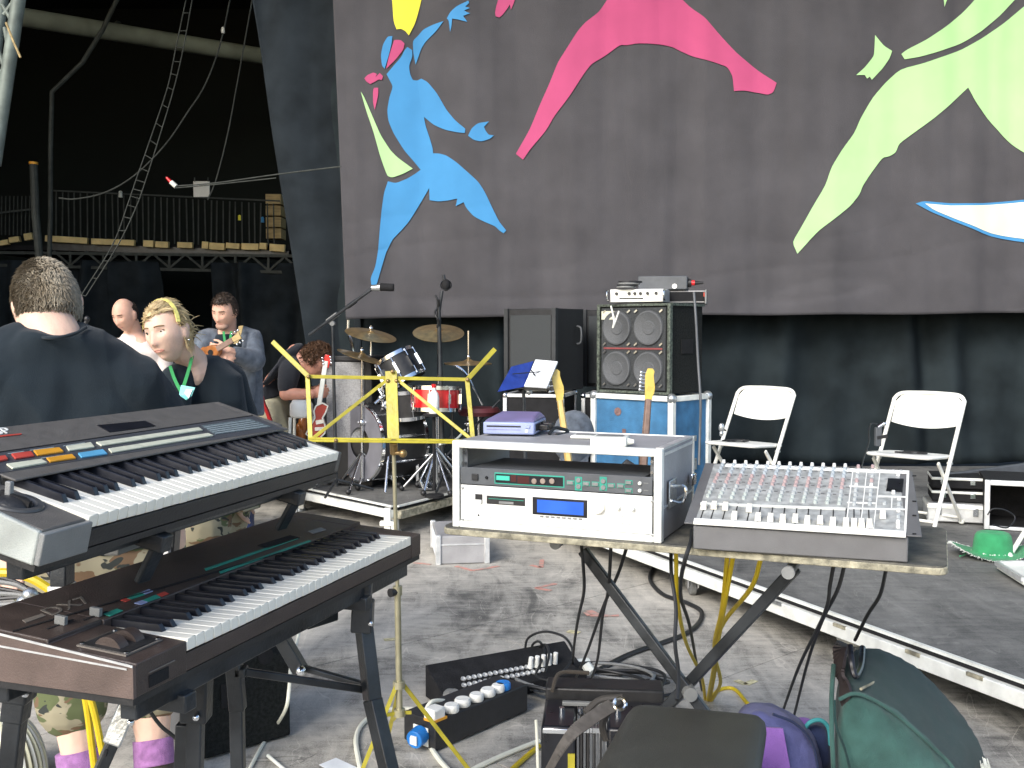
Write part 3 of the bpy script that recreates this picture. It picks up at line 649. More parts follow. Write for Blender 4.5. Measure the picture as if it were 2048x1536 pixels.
for k in range(4): obj('coil', MB().tube([(.06 * math.cos(a) * (1 + .1 * k) + .01 * k, .05 * math.sin(a), .012 * k + .01) for a in [i * math.pi / 5 for i in range(11)]], .007), K['black'] if k % 2 else K['charl'], ld)
cable('speaker_lead', 'thick grey lead hanging down the side of the bass cabinet and blue case', [(1388, 585, 7.0), (1392, 640, 6.95), (1396, 720, 6.92), (1401, 800, 6.85), (1400, 860, 6.85), (1398, 930, 6.8)], .009, K['dgrey'])
cable('paper_string', 'white string hanging from the silver amplifier over the cabinet corner', [(1222, 612, 7.15), (1228, 640, 7.1), (1226, 655, 7.1), (1238, 622, 7.1)], .006, K['offw'], 'string')
# two tall black cabinets at the back left of the bass rig
K['grille2'] = mat('dark_cabinet_grille', (.045, .05, .052), .8, 0, .2, 150, .5, 400)
K['trim2'] = mat('dark_cabinet_trim', (.035, .038, .04), .5)
def tall_cab(px, Y, wf, rz, label, h=.66):
    c = W(px, 800, Y); z = RZ + .74
    t = thing('tall_speaker', label, 'speaker cabinet', (c.x, c.y, z), rz)
    obj('body', MB().box(0, wf, .012, .4, 0, h + .25), K['black'], t, bevel=.006)
    obj('grille', MB().box(.05, wf - .04, 0, .011, .03, h + .2), K['grille2'], t, bevel=.003)
    obj('edge_strip', MB().box(-.006, .03, -.006, .03, 0, h + .252), K['trim2'], t); obj('edge_strip', MB().box(wf - .03, wf + .006, -.006, .03, 0, h + .252), K['trim2'], t)
    obj('handle', MB().tube([(wf + .004, .3, .35), (wf + .04, .3, .37), (wf + .04, .3, .47), (wf + .004, .3, .49)], .008), K['dgrey'], t)
    return t
def set_h(t, px, py, Y): pass
h1 = W(1010, 618, 8.0).z - (RZ + .74) - .25
tall_cab(1010, 8.0, .47, -R(36), 'tall black speaker cabinet standing left behind the blue folder stand', h1)
tall_cab(1166, 8.35, .5, -R(36), 'tall black speaker cabinet half hidden behind the bass cabinet', h1)
c_ = W(1013, 900, 7.6); flight_case('black_flight_case', 'black flight case with silver edges below the blue folder', (c_.x + .21 * .95, c_.y - .05), -R(14), .43, .5, .72)
c_ = W(1164, 900, 7.9); flight_case('black_flight_case', 'black flight case with silver edges between the two guitars', (c_.x + .25, c_.y - .1), -R(14), .5, .5, .7)
o_ = thing('round_bag', 'dark round gig bag leaning at the foot of the first bass guitar', 'bag', (W(1150, 850, 7.3).x, 7.4, .62)); obj('bag_body', MB().sphere((0, 0, 0), (.16, .1, .2)).box(-.1, .1, -.05, .05, -.42, -.1), K['denim'], o_)
# silver-grilled guitar amp beside the drums
c_ = W(648, 850, 7.9); ga = thing('guitar_amp', 'grey grille speaker cabinet with black frame standing left of the drum kit', 'speaker cabinet', (c_.x, c_.y, RZ + .35), -R(18))
H_ = W(650, 716, 7.9).z - RZ - .35; 
obj('cabinet', MB().box(0, .4, .02, .35, -.35, H_), K['black'], ga, bevel=.012); obj('grille_cloth', MB().box(.02, .34, .004, .019, .02, H_ - .03), K['sgrille'], ga, bevel=.003)
obj('top_frame', MB().box(-.01, .41, -.005, .36, H_ - .025, H_ + .02), K['black'], ga, bevel=.01)

# ------------------------------------------------------------- stands, microphones
def mic_stand(label, base, top, r=.011):
    t = thing('microphone_stand', label, 'microphone stand', (base.x, base.y, base.z))
    obj('pole', MB().cyl(base + Vector((0, 0, .05)), top, r * 1.3, r, 12), K['blackm'], t, world=True)
    for a in (.4, 2.5, 4.6): obj('leg', MB().cyl(base + Vector((0, 0, .1)), base + Vector((.28 * math.cos(a), .28 * math.sin(a), .012)), .01), K['blackm'], t, world=True)
    return t
b = G(674, 965, RZ); b = Vector((b.x, 7.3, RZ)); tp = W(665, 647, 7.5)
ms = mic_stand('black boom microphone stand with a long slanting boom above the bending man', Vector((W(672, 900, 7.5).x, 7.5, RZ)), tp)
obj('boom', MB().cyl(W(618, 670, 7.35), W(744, 578, 7.15), .011), K['blackm'], ms, world=True)
obj('boom_clutch', MB().cyl(tp - Vector((0, .02, 0)), tp + Vector((0, .04, 0)), .018), K['charl'], ms, world=True)
obj('counter_grip', MB().cyl(W(655, 643, 7.33), W(675, 628, 7.3), .018), K['charl'], ms, world=True)
obj('clip_end', MB().cyl(W(695, 614, 7.24), W(712, 602, 7.22), .016), K['blackm'], ms, world=True)
mc = thing('microphone', 'fat black microphone pointing right at the end of the boom', 'microphone', W(762, 574, 7.15))
obj('mic_body', MB().cyl(W(743, 576, 7.15), W(760, 575, 7.15), .018, .026, 16), K['steel'], mc, world=True); obj('mic_head', MB().cyl(W(760, 574, 7.15), W(788, 575, 7.15), .027, .027, 20), K['matblack'], mc, world=True, bevel=.005)
ms = mic_stand('upright black microphone stand in front of the gold cymbal', Vector((W(886, 900, 7.75).x, 7.75, RZ)), W(877, 600, 7.75), .015)
obj('boom', MB().cyl(W(876, 640, 7.75), W(884, 582, 7.75), .012), K['blackm'], ms, world=True)
obj('cable_wrap', MB().tube([W(874 + 4 * math.sin(k * 1.3), 655 - k * 8, 7.72 + .02 * math.cos(k * 1.3)) for k in range(9)], .008), K['bcable'], ms, world=True)
mc = thing('microphone', 'black microphone in a shock mount at the top of the upright stand', 'microphone', W(892, 570, 7.75))
obj('mic_head', MB().sphere((0, 0, 0), (.034, .034, .045)), K['matblack'], mc); obj('mic_body', MB().cyl((-.01, 0, .03), (-.02, 0, .075), .012), K['blackm'], mc); obj('shock_mount', MB().lathe([(.04, -.01), (.045, 0), (.04, .01), (.036, 0)], Rx(70), 20, True), K['blackm'], mc)
def tripod(t, base, z0, spread, r=.011, m='chrome', h=.3, rot=.3, n=3):
    for i in range(n):
        a = rot + i * 2 * math.pi / n; d = Vector((math.cos(a), math.sin(a), 0))
        obj('leg', MB().cyl(base + Vector((0, 0, z0 + h)), base + d * spread + Vector((0, 0, z0 + .012)), r), K[m], t, world=True)
        obj('rubber_foot', MB().sphere(base + d * spread + Vector((0, 0, z0 + .02)), .022), K['black'], t, world=True)
def cymbal(label, px, py, Y, rad, tx, ty, stem, px2=None):
    c = W(px, py, Y); base = Vector((W(px2 or px, 900, Y).x, Y, 0)); t = thing('cymbal_stand', label, 'cymbal', (base.x, base.y, RZ))
    o = obj('cymbal', MB().lathe([(.0, .022), (.012, .024), (.035, .012), (.05, .006), (rad * .7, -.002), (rad, -.012), (rad, -.0135), (rad * .7, -.0035), (.035, .0105), (0, .02)], Matrix.Rotation(R(tx), 4, 'X') @ Matrix.Rotation(R(ty), 4, 'Y'), 40), K['brass'], None); o.parent = t; o.location = c - t.location
    bp = n_ = None
    obj('rod', MB().cyl(c + Vector((0, 0, .06)), c + Vector((0, 0, -.12)), .007), K['chrome'], t, world=True)
    obj('wing_nut', MB().sphere(c + Vector((0, 0, .04)), .017), K['chrome'], t, world=True)
    q = Vector((base.x, base.y, RZ)); obj('pole', MB().cyl(c + Vector((0, 0, -.1)), q + Vector((0, 0, .08)), .011, .015), K['chrome'], t, world=True)
    mid = c.lerp(q, .5); obj('clamp', MB().sphere(mid, .028).cyl(mid - Vector((.03, 0, 0)), mid + Vector((.04, 0, 0)), .012), K['chrome'], t, world=True)
    tripod(t, Vector((q.x, q.y, 0)), RZ, .28, .009, 'chrome', .28); return t
cymbal('bronze crash cymbal tilted down to the right, left one above the black tom', 742, 667, 7.9, .2, 12, 12, 0)
cymbal('lower bronze cymbal seen edge-on just left of the black tom', 724, 711, 7.7, .19, 3, 18, 0)
cymbal('large golden cymbal tilted towards the camera behind the upright microphone stand', 877, 663, 7.95, .2, 20, 2, 0)
hh = cymbal('hi-hat cymbals held level on a chrome stand at the right of the kit', 937, 724, 7.9, .18, 2, 0, 0)
c_ = W(937, 724, 7.9); obj('pull_rod', MB().cyl(c_, c_ + Vector((0, 0, .24)), .008), K['chrome'], hh, world=True)
o_ = obj('lower_cymbal', MB().lathe([(0, 0), (.18, .01), (.18, .012), (.05, .002), (0, .002)], None, 40), K['brass'], hh); o_.location = c_ - hh.location - Vector((0, 0, .03))
cable('curved_tube', 'curved chrome arm standing behind the tilted crash cymbal', [(697, 640, 8.3), (697, 665, 8.3), (704, 690, 8.3), (709, 730, 8.3), (710, 800, 8.3)], .014, K['chrome'], 'stand')
cable('rack_hoop', 'thin curved chrome hoop arching behind the red drum', [(888, 727, 8.3), (905, 728, 8.3), (930, 745, 8.3), (950, 780, 8.3), (965, 810, 8.3)], .011, K['chrome'], 'stand')

# ------------------------------------------------------------- drums
def drum(name, label, c, rad, dep, axis, shell, head, hoop='chrome', lugs=8, group=None, hole=0, headback=None):
    t = thing(name, label, 'drum', c); q = Vector(axis).normalized().to_track_quat('Z', 'Y').to_matrix().to_4x4(); t.matrix_basis = Matrix.Translation(c) @ q
    t.rotation_euler = q.to_euler()
    obj('shell', MB().lathe([(rad, -dep / 2), (rad, dep / 2), (rad - .008, dep / 2), (rad - .008, -dep / 2)], None, 48, True), K[shell], t)
    if hole:
        pr = [(rad * .99, dep / 2 + .003), (rad * .99, dep / 2 + .006), (hole, dep / 2 + .006), (hole, dep / 2 + .003)]; obj('front_head', MB().lathe(pr, Matrix.Translation((0, 0, 0)), 48, True), K[head], t)
        obj('back_head', MB().cyl((0, 0, -dep / 2 - .004), (0, 0, -dep / 2), rad * .99, None, 40), K['offw'], t)
    else:
        for s in (-1, 1): obj('head', MB().cyl((0, 0, s * (dep / 2 + .001)), (0, 0, s * (dep / 2 + .005)), rad * .99, None, 40), K[head if s > 0 else 'matblack'], t)
    for s in (-1, 1): obj('hoop', MB().lathe([(rad - .002, s * (dep / 2 - .014)), (rad + .009, s * (dep / 2 - .014)), (rad + .009, s * (dep / 2 + .014)), (rad - .002, s * (dep / 2 + .014))], None, 48, True), K[hoop], t)
    for i in range(lugs):
        a = 2 * math.pi * i / lugs + .2; d = Vector((math.cos(a), math.sin(a), 0))
        obj('lug', MB().bar(d * (rad + .01) + Vector((0, 0, -dep * .22)), d * (rad + .01) + Vector((0, 0, dep * .22)), .02, .022, tuple(d)).cyl(d * (rad + .014) + Vector((0, 0, -dep / 2)), d * (rad + .014) + Vector((0, 0, dep / 2)), .004, None, 6), K['chrome'], t)
    return t
bd = drum('bass_drum', 'black bass drum with chrome hoops and a grey ring head with a hole', W(765, 882, 7.9), .29, .42, (-.72, -.7, 0), 'black', 'dgrey', 'chrome', 10, hole=.12)
K['headgrey'] = mat('grey_drum_head', (.17, .17, .19), .5, 0, .1, 10)
for c in bd.children:
    if c.name.startswith('front_head'): c.data.materials[0] = K['headgrey']
for dx in (-.24, .24):
    d_ = Vector((.7, -.72, 0)); p = Vector(bd.location) + Vector((-.72, -.7, 0)) * .12 + d_ * dx
    o_ = obj('spur', MB().cyl(p + Vector((0, 0, -.02)), Vector((p.x, p.y, RZ + .01)) + d_ * (dx * .55) + Vector((-.1, -.1, 0)), .011), K['chrome'], bd, world=True)
drum('tom_drum', 'black tom with bright chrome rim mounted above the bass drum', W(800, 738, 7.7), .15, .2, (-.5, .12, .86), 'black', 'dgrey')
drum('floor_tom', 'black floor tom half hidden behind the yellow stand centre plate', W(820, 806, 7.75), .14, .2, (-.1, -.1, 1), 'black', 'offw')
sn = drum('snare_drum', 'glossy red drum with chrome lugs behind the upright microphone stand', W(872, 797, 7.6), .175, .16, (0.02, .05, 1), 'redl', 'offw', 'chrome', 8)
tripod(sn, Vector((W(872, 797, 7.6).x, 7.6, 0)), RZ, .26, .01, 'chrome', .3, 1.0)
o_ = thing('snare_stand', 'chrome pole stand carrying the red drum', 'stand', (W(872, 797, 7.6).x, 7.6, RZ)); b_ = Vector(o_.location)
obj('pole', MB().cyl(b_ + Vector((0, 0, .05)), b_ + Vector((0, 0, .55)), .014), K['chrome'], o_, world=True); tripod(o_, Vector((b_.x, b_.y, 0)), RZ, .24, .01, 'chrome', .33, .2)
obj('basket_arm', MB().cyl(b_ + Vector((-.15, 0, .6)), b_ + Vector((.15, 0, .6)), .01).cyl(b_ + Vector((0, -.12, .6)), b_ + Vector((0, .12, .6)), .01), K['chrome'], o_, world=True)
bt_ = thing('plastic_bottle', 'white bottle with a red cap standing in front of the red drum', 'bottle', W(868, 800, 7.35)); 
obj('bottle_body', MB().lathe([(0, -.1), (.035, -.1), (.038, -.09), (.038, .02), (.03, .05), (.014, .07), (.014, .09), (0, .09)], None, 20), K['white'], bt_); obj('cap', MB().cyl((0, 0, .09), (0, 0, .115), .018), K['redl'], bt_)
sh = thing('small_shelf', 'small black side stand holding the bottle beside the drum kit', 'stand', (W(868, 800, 7.3).x, 7.3, RZ)); zz = W(868, 800, 7.3).z - .1 - RZ
obj('shelf_top', MB().cyl((0, 0, zz - .015), (0, 0, zz), .08, None, 20), K['matblack'], sh); obj('pole', MB().cyl((0, 0, .05), (0, 0, zz - .015), .012), K['matblack'], sh); obj('base', MB().cyl((0, 0, 0), (0, 0, .02), .07, None, 20), K['matblack'], sh)
mountp = W(792, 790, 7.75); mn = thing('tom_mount', 'cluster of chrome arms and wing nuts holding the toms above the bass drum', 'drum mount', mountp)
for k in range(9):
    a = Vector((random.uniform(-.16, .1), random.uniform(-.1, .1), random.uniform(-.14, .22))); b_ = a + Vector((random.uniform(-.05, .05), random.uniform(-.03, .03), random.uniform(-.06, .06)))
    obj('bracket', MB().cyl(a, b_, .013).sphere(a, .022), K['chrome'], mn)
obj('post', MB().cyl((-.1, 0, -.3), (-.1, 0, .1), .016).cyl((-.02, 0, -.3), (-.02, 0, .12), .014), K['chrome'], mn)
th_ = thing('drum_throne', 'dark red padded drum stool right of the kit', 'stool', (W(958, 820, 7.9).x, 7.9, RZ)); zz = W(958, 815, 7.9).z - RZ
obj('seat', MB().lathe([(0, zz - .06), (.15, zz - .06), (.17, zz - .03), (.15, zz), (0, zz + .004)], None, 30), mat('dark_red_vinyl', (.09, .02, .025), .5), th_); obj('pole', MB().cyl((0, 0, .1), (0, 0, zz - .06), .015), K['chrome'], th_)
for i in range(3): obj('leg', MB().cyl((0, 0, .3), (.25 * math.cos(i * 2.1), .25 * math.sin(i * 2.1), .01), .01), K['chrome'], th_)
ks = thing('kick_pedal', 'chrome foot pedal on the riser under the red drum', 'pedal', (W(850, 930, 7.6).x, 7.6, RZ)); obj('board', MB().box(-.05, .05, 0, .28, .01, .02, Rx(14)), K['chrome'], ks); obj('post', MB().box(-.09, -.07, .25, .28, 0, .25).box(.07, .09, .25, .28, 0, .25).box(-.09, .09, .25, .28, .23, .25), K['chrome'], ks)
# chrome stand and black boom legs at the right of the kit
for px, Y, lab in ((905, 7.8, 'low black boom stand lying at the right front of the drum riser'),):
    t = thing('boom_stand', lab, 'microphone stand', (W(px, 900, Y).x, Y, RZ)); b_ = Vector(t.location)
    tripod(t, Vector((b_.x, b_.y, 0)), RZ, .25, .01, 'blackm', .4, .9); obj('boom', MB().cyl(W(870, 935, Y - .1), W(1000, 800, Y + .1), .008), K['blackm'], t, world=True); obj('pole', MB().cyl(b_ + Vector((0, 0, .2)), b_ + Vector((0, 0, .62)), .012), K['blackm'], t, world=True)
cable('mic_lead', 'thin white lead curving down on to the rack case corner', [(930, 860, 5), (910, 880, 4.6), (880, 888, 4.2)], .005, K['wcable'])

# ------------------------------------------------------------- blue-folder stand
c_ = W(1052, 780, 6.6); fs_ = thing('folder_stand', 'black wire music stand holding an open blue folder', 'music stand', (c_.x, 6.6, RZ))
q4 = lambda *P: [W(x, y, Y) for x, y, Y in P]
def panel(t, name, P, m, th=.006):
    P = [Vector(p) for p in P]; n_ = (P[1] - P[0]).cross(P[2] - P[0]).normalized() * th; k = len(P)
    return obj(name, MB().add(P + [p + n_ for p in P], [tuple(range(k)), tuple(range(2 * k - 1, k - 1, -1))] + [(i, k + i, k + (i + 1) % k, (i + 1) % k) for i in range(k)]), m, t, world=True)
panel(fs_, 'desk', q4((998, 782, 6.45), (1050, 775, 6.6), (1068, 724, 6.75), (1023, 735, 6.6)), K['blackm'])
obj('desk_wire', MB().bar(W(1048, 775, 6.56), W(1092, 778, 6.5), .012, .03).bar(W(1050, 774, 6.54), W(1088, 740, 6.6), .006, .006).bar(W(1062, 740, 6.6), W(1090, 778, 6.48), .006, .006).bar(W(1025, 748, 6.5), W(1095, 742, 6.6), .006, .006), K['blackm'], fs_, world=True)
obj('pole', MB().cyl(W(1047, 780, 6.6), Vector((c_.x, 6.6, RZ + .2)), .011), K['blackm'], fs_, world=True)
obj('clutch', MB().sphere(W(1058, 783, 6.58), .022), K['steel'], fs_, world=True)
tripod(fs_, Vector((c_.x, 6.6, 0)), RZ, .28, .008, 'blackm', .3)
bf = thing('folder', 'open blue folder with white sheets resting on the wire music stand', 'folder', W(1050, 770, 6.55))
panel(bf, 'cover', q4((995, 784, 6.40), (1048, 774, 6.54), (1066, 723, 6.69), (1022, 734, 6.54)), K['bluef'])
panel(bf, 'sheets', q4((1049, 774, 6.53), (1094, 777, 6.45), (1116, 725, 6.6), (1072, 721, 6.69)), K['paper'], .01)
# ------------------------------------------------------------- the two guitars on stands
def fender_neck(name, label, top, bot, w_, hm, nm, body, tilt_side=1):
    t = thing(name, label, 'guitar', W(*bot)); a, b_ = W(*top), W(*bot); d = (b_ - a).normalized(); x = Vector((0, -1, 0)).cross(d).normalized() * tilt_side; y = d.cross(x)
    M = Matrix((( *x, 0), (*y, 0), (*d, 0), (0, 0, 0, 1))).transposed(); M.translation = a
    hl = .17
    prof = [(-.02, -.018), (.012, -.02), (.026, -.002), (.022, .025), (.028, .06), (.036, .1), (.033, .135), (.024, .165), (w_ / 2, .185), (-w_ / 2, .185), (-w_ / 2 - .004, .13), (-.03, .09), (-.032, .02)]
    # plan of the headstock is drawn in x / length, thickness along y
    def flat(poly, y0, th): 
        n = len(poly); return MB().add([(p, y0, q) for p, q in poly] + [(p, y0 + th, q) for p, q in poly], [tuple(range(n)), tuple(range(2 * n - 1, n - 1, -1))] + [(i, n + i, n + (i + 1) % n, (i + 1) % n) for i in range(n)], M)
    obj('headstock', flat(prof, -.008, .016), K[hm], t, world=True, bevel=.002)
    for k in range(4 if body == 'bass' else 6):
        z = .01 + k * (.036 if body == 'bass' else .023)
        obj('tuning_peg', MB().add([], []).cyl(M @ Vector((-.03, 0, z)), M @ Vector((-.052, 0, z)), .004).sphere(M @ Vector((-.058, 0, z)), (.011, .006, .011)).cyl(M @ Vector((-.012, -.009, z)), M @ Vector((-.012, -.022, z)), .006), K['chrome'], t, world=True)
    L = (b_ - a).length
    obj('neck', MB().add([(-w_ / 2, -.006, .18), (w_ / 2, -.006, .18), (w_ / 2 + .006, -.006, L), (-w_ / 2 - .006, -.006, L), (-w_ / 2 * .6, .016, .18), (w_ / 2 * .6, .016, .18), (w_ / 2 * .7, .02, L), (-w_ / 2 * .7, .02, L)], [(0, 1, 2, 3), (4, 7, 6, 5), (0, 4, 5, 1), (1, 5, 6, 2), (2, 6, 7, 3), (3, 7, 4, 0)], M), K[nm], t, world=True, bevel=.003)
    for k in range(16):
        z = .185 + (L - .18) * (1 - .9439 ** (k * 1.15)) / .62
        if z < L: obj('fret', MB().box(-w_ / 2 - .002, w_ / 2 + .002, -.009, -.0055, z, z + .0025, M), K['steel'], t, world=True)
    for k in range(4): xx = -w_ / 2 + .007 + k * (w_ - .014) / 3; obj('string', MB().cyl(M @ Vector((xx, -.01, .02)), M @ Vector((xx, -.014, L + .3)), .001, None, 5), K['chrome'], t, world=True)
    body_p = [(-.03, -.03), (-.12, -.1), (-.16, -.03), (-.15, .08), (-.12, .17), (-.16, .27), (-.14, .37), (-.04, .42), (.08, .42), (.16, .36), (.17, .25), (.13, .15), (.15, .05), (.13, -.04), (.05, -.02)]
    obj('guitar_body', flat([(p * .95, q * .66 + L - .01) for p, q in body_p], 0, .045), K['black'], t, world=True, bevel=.008)
    return t
fender_neck('bass_guitar', 'bass guitar with a yellow headstock leaning right of the blue folder', (1112, 745, 6.6), (1140, 940, 6.5), .042, 'ymaple', 'maple', 'bass')
fender_neck('electric_guitar', 'electric guitar with dark fingerboard upright in front of the blue flight case', (1301, 743, 6.6), (1286, 945, 6.5), .045, 'ymaple', 'rosewood', 'guitar')
for px, Y, lab in ((1142, 6.62, 'black tubular stand under the bass guitar'), (1284, 6.62, 'black tubular stand under the electric guitar')):
    t = thing('guitar_stand', lab, 'guitar stand', (W(px, 900, Y).x, Y, RZ)); b_ = Vector(t.location)
    obj('pole', MB().cyl(b_ + Vector((0, .06, .02)), b_ + Vector((0, .1, .45)), .011), K['blackm'], t, world=True)
    for s in (-1, 1): obj('leg', MB().tube([b_ + Vector((0, .06, .12)), b_ + Vector((s * .12, 0, .08)), b_ + Vector((s * .2, -.12, .012))], .01), K['blackm'], t, world=True)
# ------------------------------------------------------------- helpers for panels
PX = Matrix(((0, 0, 1, 0), (1, 0, 0, 0), (0, 1, 0, 0), (0, 0, 0, 1)))     # prism profile drawn in y,z and run along x
def run(prof, x0, x1): return MB().prism(prof, x1 - x0, Matrix.Translation((x0, 0, 0)) @ PX)
def hitp(M, px, py, ax, val):
    Mi = M.inverted(); o = Mi @ Vector((0, 0, CAM_Z)); d = Mi.to_3x3() @ ray(px, py); return o + d * ((val - o[ax]) / d[ax])
def decal(t, name, pts, z, m, th=.0015, M=None, bevel=0):
    M0 = t.matrix_basis @ M if M else t.matrix_basis; P = [hit(M0, x, y, z) for x, y in pts]
    return obj(name, MB().prism([(p.x, p.y) for p in P], th, (M or Matrix()) @ Mt(0, 0, z)), m, t, bevel=bevel)
def facequad(t, name, x0, y0, x1, y1, val, m, th=.002, bevel=0):
    """rectangle on the front plane (y = val) between two sighted corners"""
    a, b_ = hitp(t.matrix_basis, x0, y0, 1, val), hitp(t.matrix_basis, x1, y1, 1, val)
    return obj(name, MB().box(min(a.x, b_.x), max(a.x, b_.x), val - th, val, min(a.z, b_.z), max(a.z, b_.z)), m, t, bevel=bevel)
def text(name, s, size, m, t, M, th=.0006, shear=0):
    cu = bpy.data.curves.new(name, 'FONT'); cu.body = s; cu.size = size; cu.extrude = th; cu.shear = shear; cu.resolution_u = 3
    o = bpy.data.objects.new(name, cu)
    me = evaluated_mesh(o); me.materials.clear(); me.materials.append(m)
    o = bpy.data.objects.new(name, me); C.objects.link(o); o.parent = t; o.matrix_basis = M; return o
WK = mesh(MB().box(.0006, .0228, 0, .15, -.02, .002), K['ivory'], 'white_key')
WKf = mesh(MB().box(.0006, .0228, -.006, .15, -.018, .002), K['ivory'], 'white_key')
bkm = MB().add([(0, 0, 0), (.0125, 0, 0), (.0125, .1, 0), (0, .1, 0), (.0018, .008, .0125), (.0107, .008, .0125), (.0107, .1, .0135), (.0018, .1, .0135)], [(3, 2, 1, 0), (4, 5, 6, 7), (0, 1, 5, 4), (1, 2, 6, 5), (2, 3, 7, 6), (3, 0, 4, 7)])
BK = mesh(bkm, K['bkey'], 'black_key')
def keys(t, x0, y0, z0, me):
    n = 36; w_ = .844 / n
    for i in range(n): o = inst('white_key', me, t, (x0 + i * w_, y0, z0 + random.uniform(-.0004, .0004))); o.modifiers.new('bevel', 'BEVEL').width = .0012
    for i in range(n - 1):
        if i % 7 in (0, 1, 3, 4, 5): o = inst('black_key', BK, t, (x0 + (i + 1) * w_ - .00625 + (.002 if i % 7 in (1, 5) else -.002 if i % 7 in (0, 3) else 0), y0 + .052, z0 + .002)); o.modifiers.new('bevel', 'BEVEL').width = .001

# ------------------------------------------------------------- lower keyboard
lk = thing('keyboard', 'brown-black synthesizer keyboard on the lower tier with green printed panel lines', 'keyboard', (-.546, 1.461, .90), R(71.3))
L = 1.023
obj('end_block', run([(0, -.05), (0, 0), (.16, .012), (.16, .02), (.335, .034), (.335, -.05)], .004, .121), K['brown'], lk, bevel=.002)
obj('end_block', run([(0, -.05), (0, 0), (.16, .012), (.16, .02), (.335, .034), (.335, -.05)], .969, L - .001), K['brown'], lk, bevel=.002)
obj('side_panel', run([(0, -.05), (0, -.002), (.335, .031), (.335, -.05)], -.004, .003), K['brownl'], lk)
obj('side_trim', run([(0, -.0035), (0, 0), (.335, .034), (.335, .0305)], -.0055, -.004), K['alu'], lk)
obj('side_trim', run([(.01, -.008), (.01, -.0055), (.335, .010), (.335, .0075)], -.0055, -.004), K['alu'], lk)
obj('rear_panel', run([(.157, -.05), (.157, .019), (.175, .021), (.335, .034), (.335, -.05)], .121, .969), K['brown'], lk, bevel=.002)
obj('front_rail', MB().box(.121, .969, .001, .012, -.048, -.02), K['brown'], lk, bevel=.001)
obj('bottom_plate', MB().box(.0, L, .004, .335, -.062, -.0505), K['black'], lk)
keys(lk, .122, .006, .001, WKf)
PS = math.atan2(.013, .16)
PM = Mt(0, .175, .0211) @ Matrix.Rotation(PS, 4, 'X')         # frame of the sloping top panel
def pd(name, pts, m, z=.0003, th=.001): return decal(lk, name, pts, z, m, th, PM)
pd('panel_groove', [(25, 1262), (25, 1264.5), (697, 1067), (697, 1065)], K['matblack'])
pd('print_line', [(409, 1138), (412, 1141.5), (596, 1078), (592, 1076)], K['teal']); pd('print_line', [(438, 1144), (441, 1147.5), (622, 1083), (618, 1081)], K['teal'])
for q, m in (([(240, 1201), (252, 1204), (262, 1200), (251, 1197)], 'red'), ([(250, 1196), (262, 1199), (290, 1190), (280, 1186)], 'teal'), ([(281, 1186), (291, 1189), (306, 1183), (298, 1179)], 'lilac'),
             ([(268, 1207), (282, 1210), (296, 1205), (284, 1201)], 'lilac'), ([(285, 1201), (297, 1204), (322, 1195), (312, 1190)], 'teal'), ([(313, 1190), (323, 1194), (338, 1188), (329, 1184)], 'red'), ([(207, 1229), (220, 1233), (246, 1222), (234, 1218)], 'teal')):
    pd('membrane_button', q, K[m])
lt = mat('faded_logo_print', (.16, .14, .12), .6)
pd('brand_strip', [(44, 1241), (52, 1246), (92, 1232), (84, 1228)], lt)
p_ = hit(lk.matrix_basis @ PM, 100, 1226, 0); text('model_lettering', 'DX7', .05, lt, lk, PM @ Mt(p_.x - .012, p_.y - .012, .0004), .0006, .3)
pd('display_window', [(515, 1091), (536, 1097), (600, 1076), (580, 1071)], K['matblack'])
pd('cartridge_slot', [(616, 1063), (626, 1068), (652, 1060), (642, 1055)], K['charl'], .0012)
for x, y in ((118, 1250), (188, 1233)):
    p_ = hit(lk.matrix_basis @ PM, x, y, 0)
    obj('slider', MB().box(p_.x - .0, p_.x + .008, p_.y - .01, p_.y + .01, 0, .014, PM), K['charl'], lk, bevel=.001); obj('slider_slot', MB().box(p_.x - .025, p_.x + .03, p_.y - .002, p_.y + .002, .0, .0012, PM), K['matblack'], lk)
WM = Mt(.06, .075, .0061) @ Matrix.Rotation(.075, 4, 'X')
obj('wheel_frame', MB().box(-.042, .042, -.045, .045, 0, .0025, WM), K['charl'] if 0 else lt, lk); obj('wheel_plate', MB().box(-.038, .038, -.041, .041, .001, .004, WM), K['black'], lk)
for x in (-.018, .018): obj('pitch_wheel', MB().cyl(WM @ Vector((x - .01, 0, -.008)), WM @ Vector((x + .01, 0, -.008)), .026, None, 24), K['brown'], lk)
for x, y in ((-.036, -.04), (.036, -.04), (-.036, .04), (.036, .04)): obj('screw', MB().cyl(WM @ Vector((x, y, .0035)), WM @ Vector((x, y, .0055)), .0035), K['chrome'], lk)
obj('jack_recess', MB().box(.03, .075, -.0015, .001, -.044, -.026), K['matblack'], lk); obj('headphone_print', MB().box(.03, .09, -.002, .0, -.022, -.0205), lt, lk)

# ------------------------------------------------------------- upper keyboard (tilted towards the player)
uk = thing('keyboard', 'charcoal synthesizer keyboard on the tilted upper tier with coloured square buttons', 'keyboard', (-.6462, 1.4004, 1.108), R(74.2), None, R(14))
L2 = .956
for a, b_ in ((.0, .09), (.936, L2)): obj('end_block', run([(0, -.045), (.0, 0), (.155, .008), (.16, .022), (.335, .03), (.335, -.05), (.02, -.05)], a, b_), K['char'], uk, bevel=.003)
obj('side_panel', run([(-.002, -.05), (-.002, .0), (.335, .03), (.335, -.05)], -.01, -.001), K['cheek'], uk, bevel=.003)
obj('front_cap', MB().box(-.01, .09, -.012, -.0025, -.048, -.001), K['charl'], uk, bevel=.002)
obj('rear_panel', run([(.157, -.05), (.157, .0172), (.133, .0172), (.133, .0212), (.172, .0224), (.335, .03), (.335, -.05)], .09, .936), K['char'], uk, bevel=.002)
obj('front_rail', MB().box(.09, L2, .001, .012, -.048, -.02), K['black'], uk, bevel=.001)
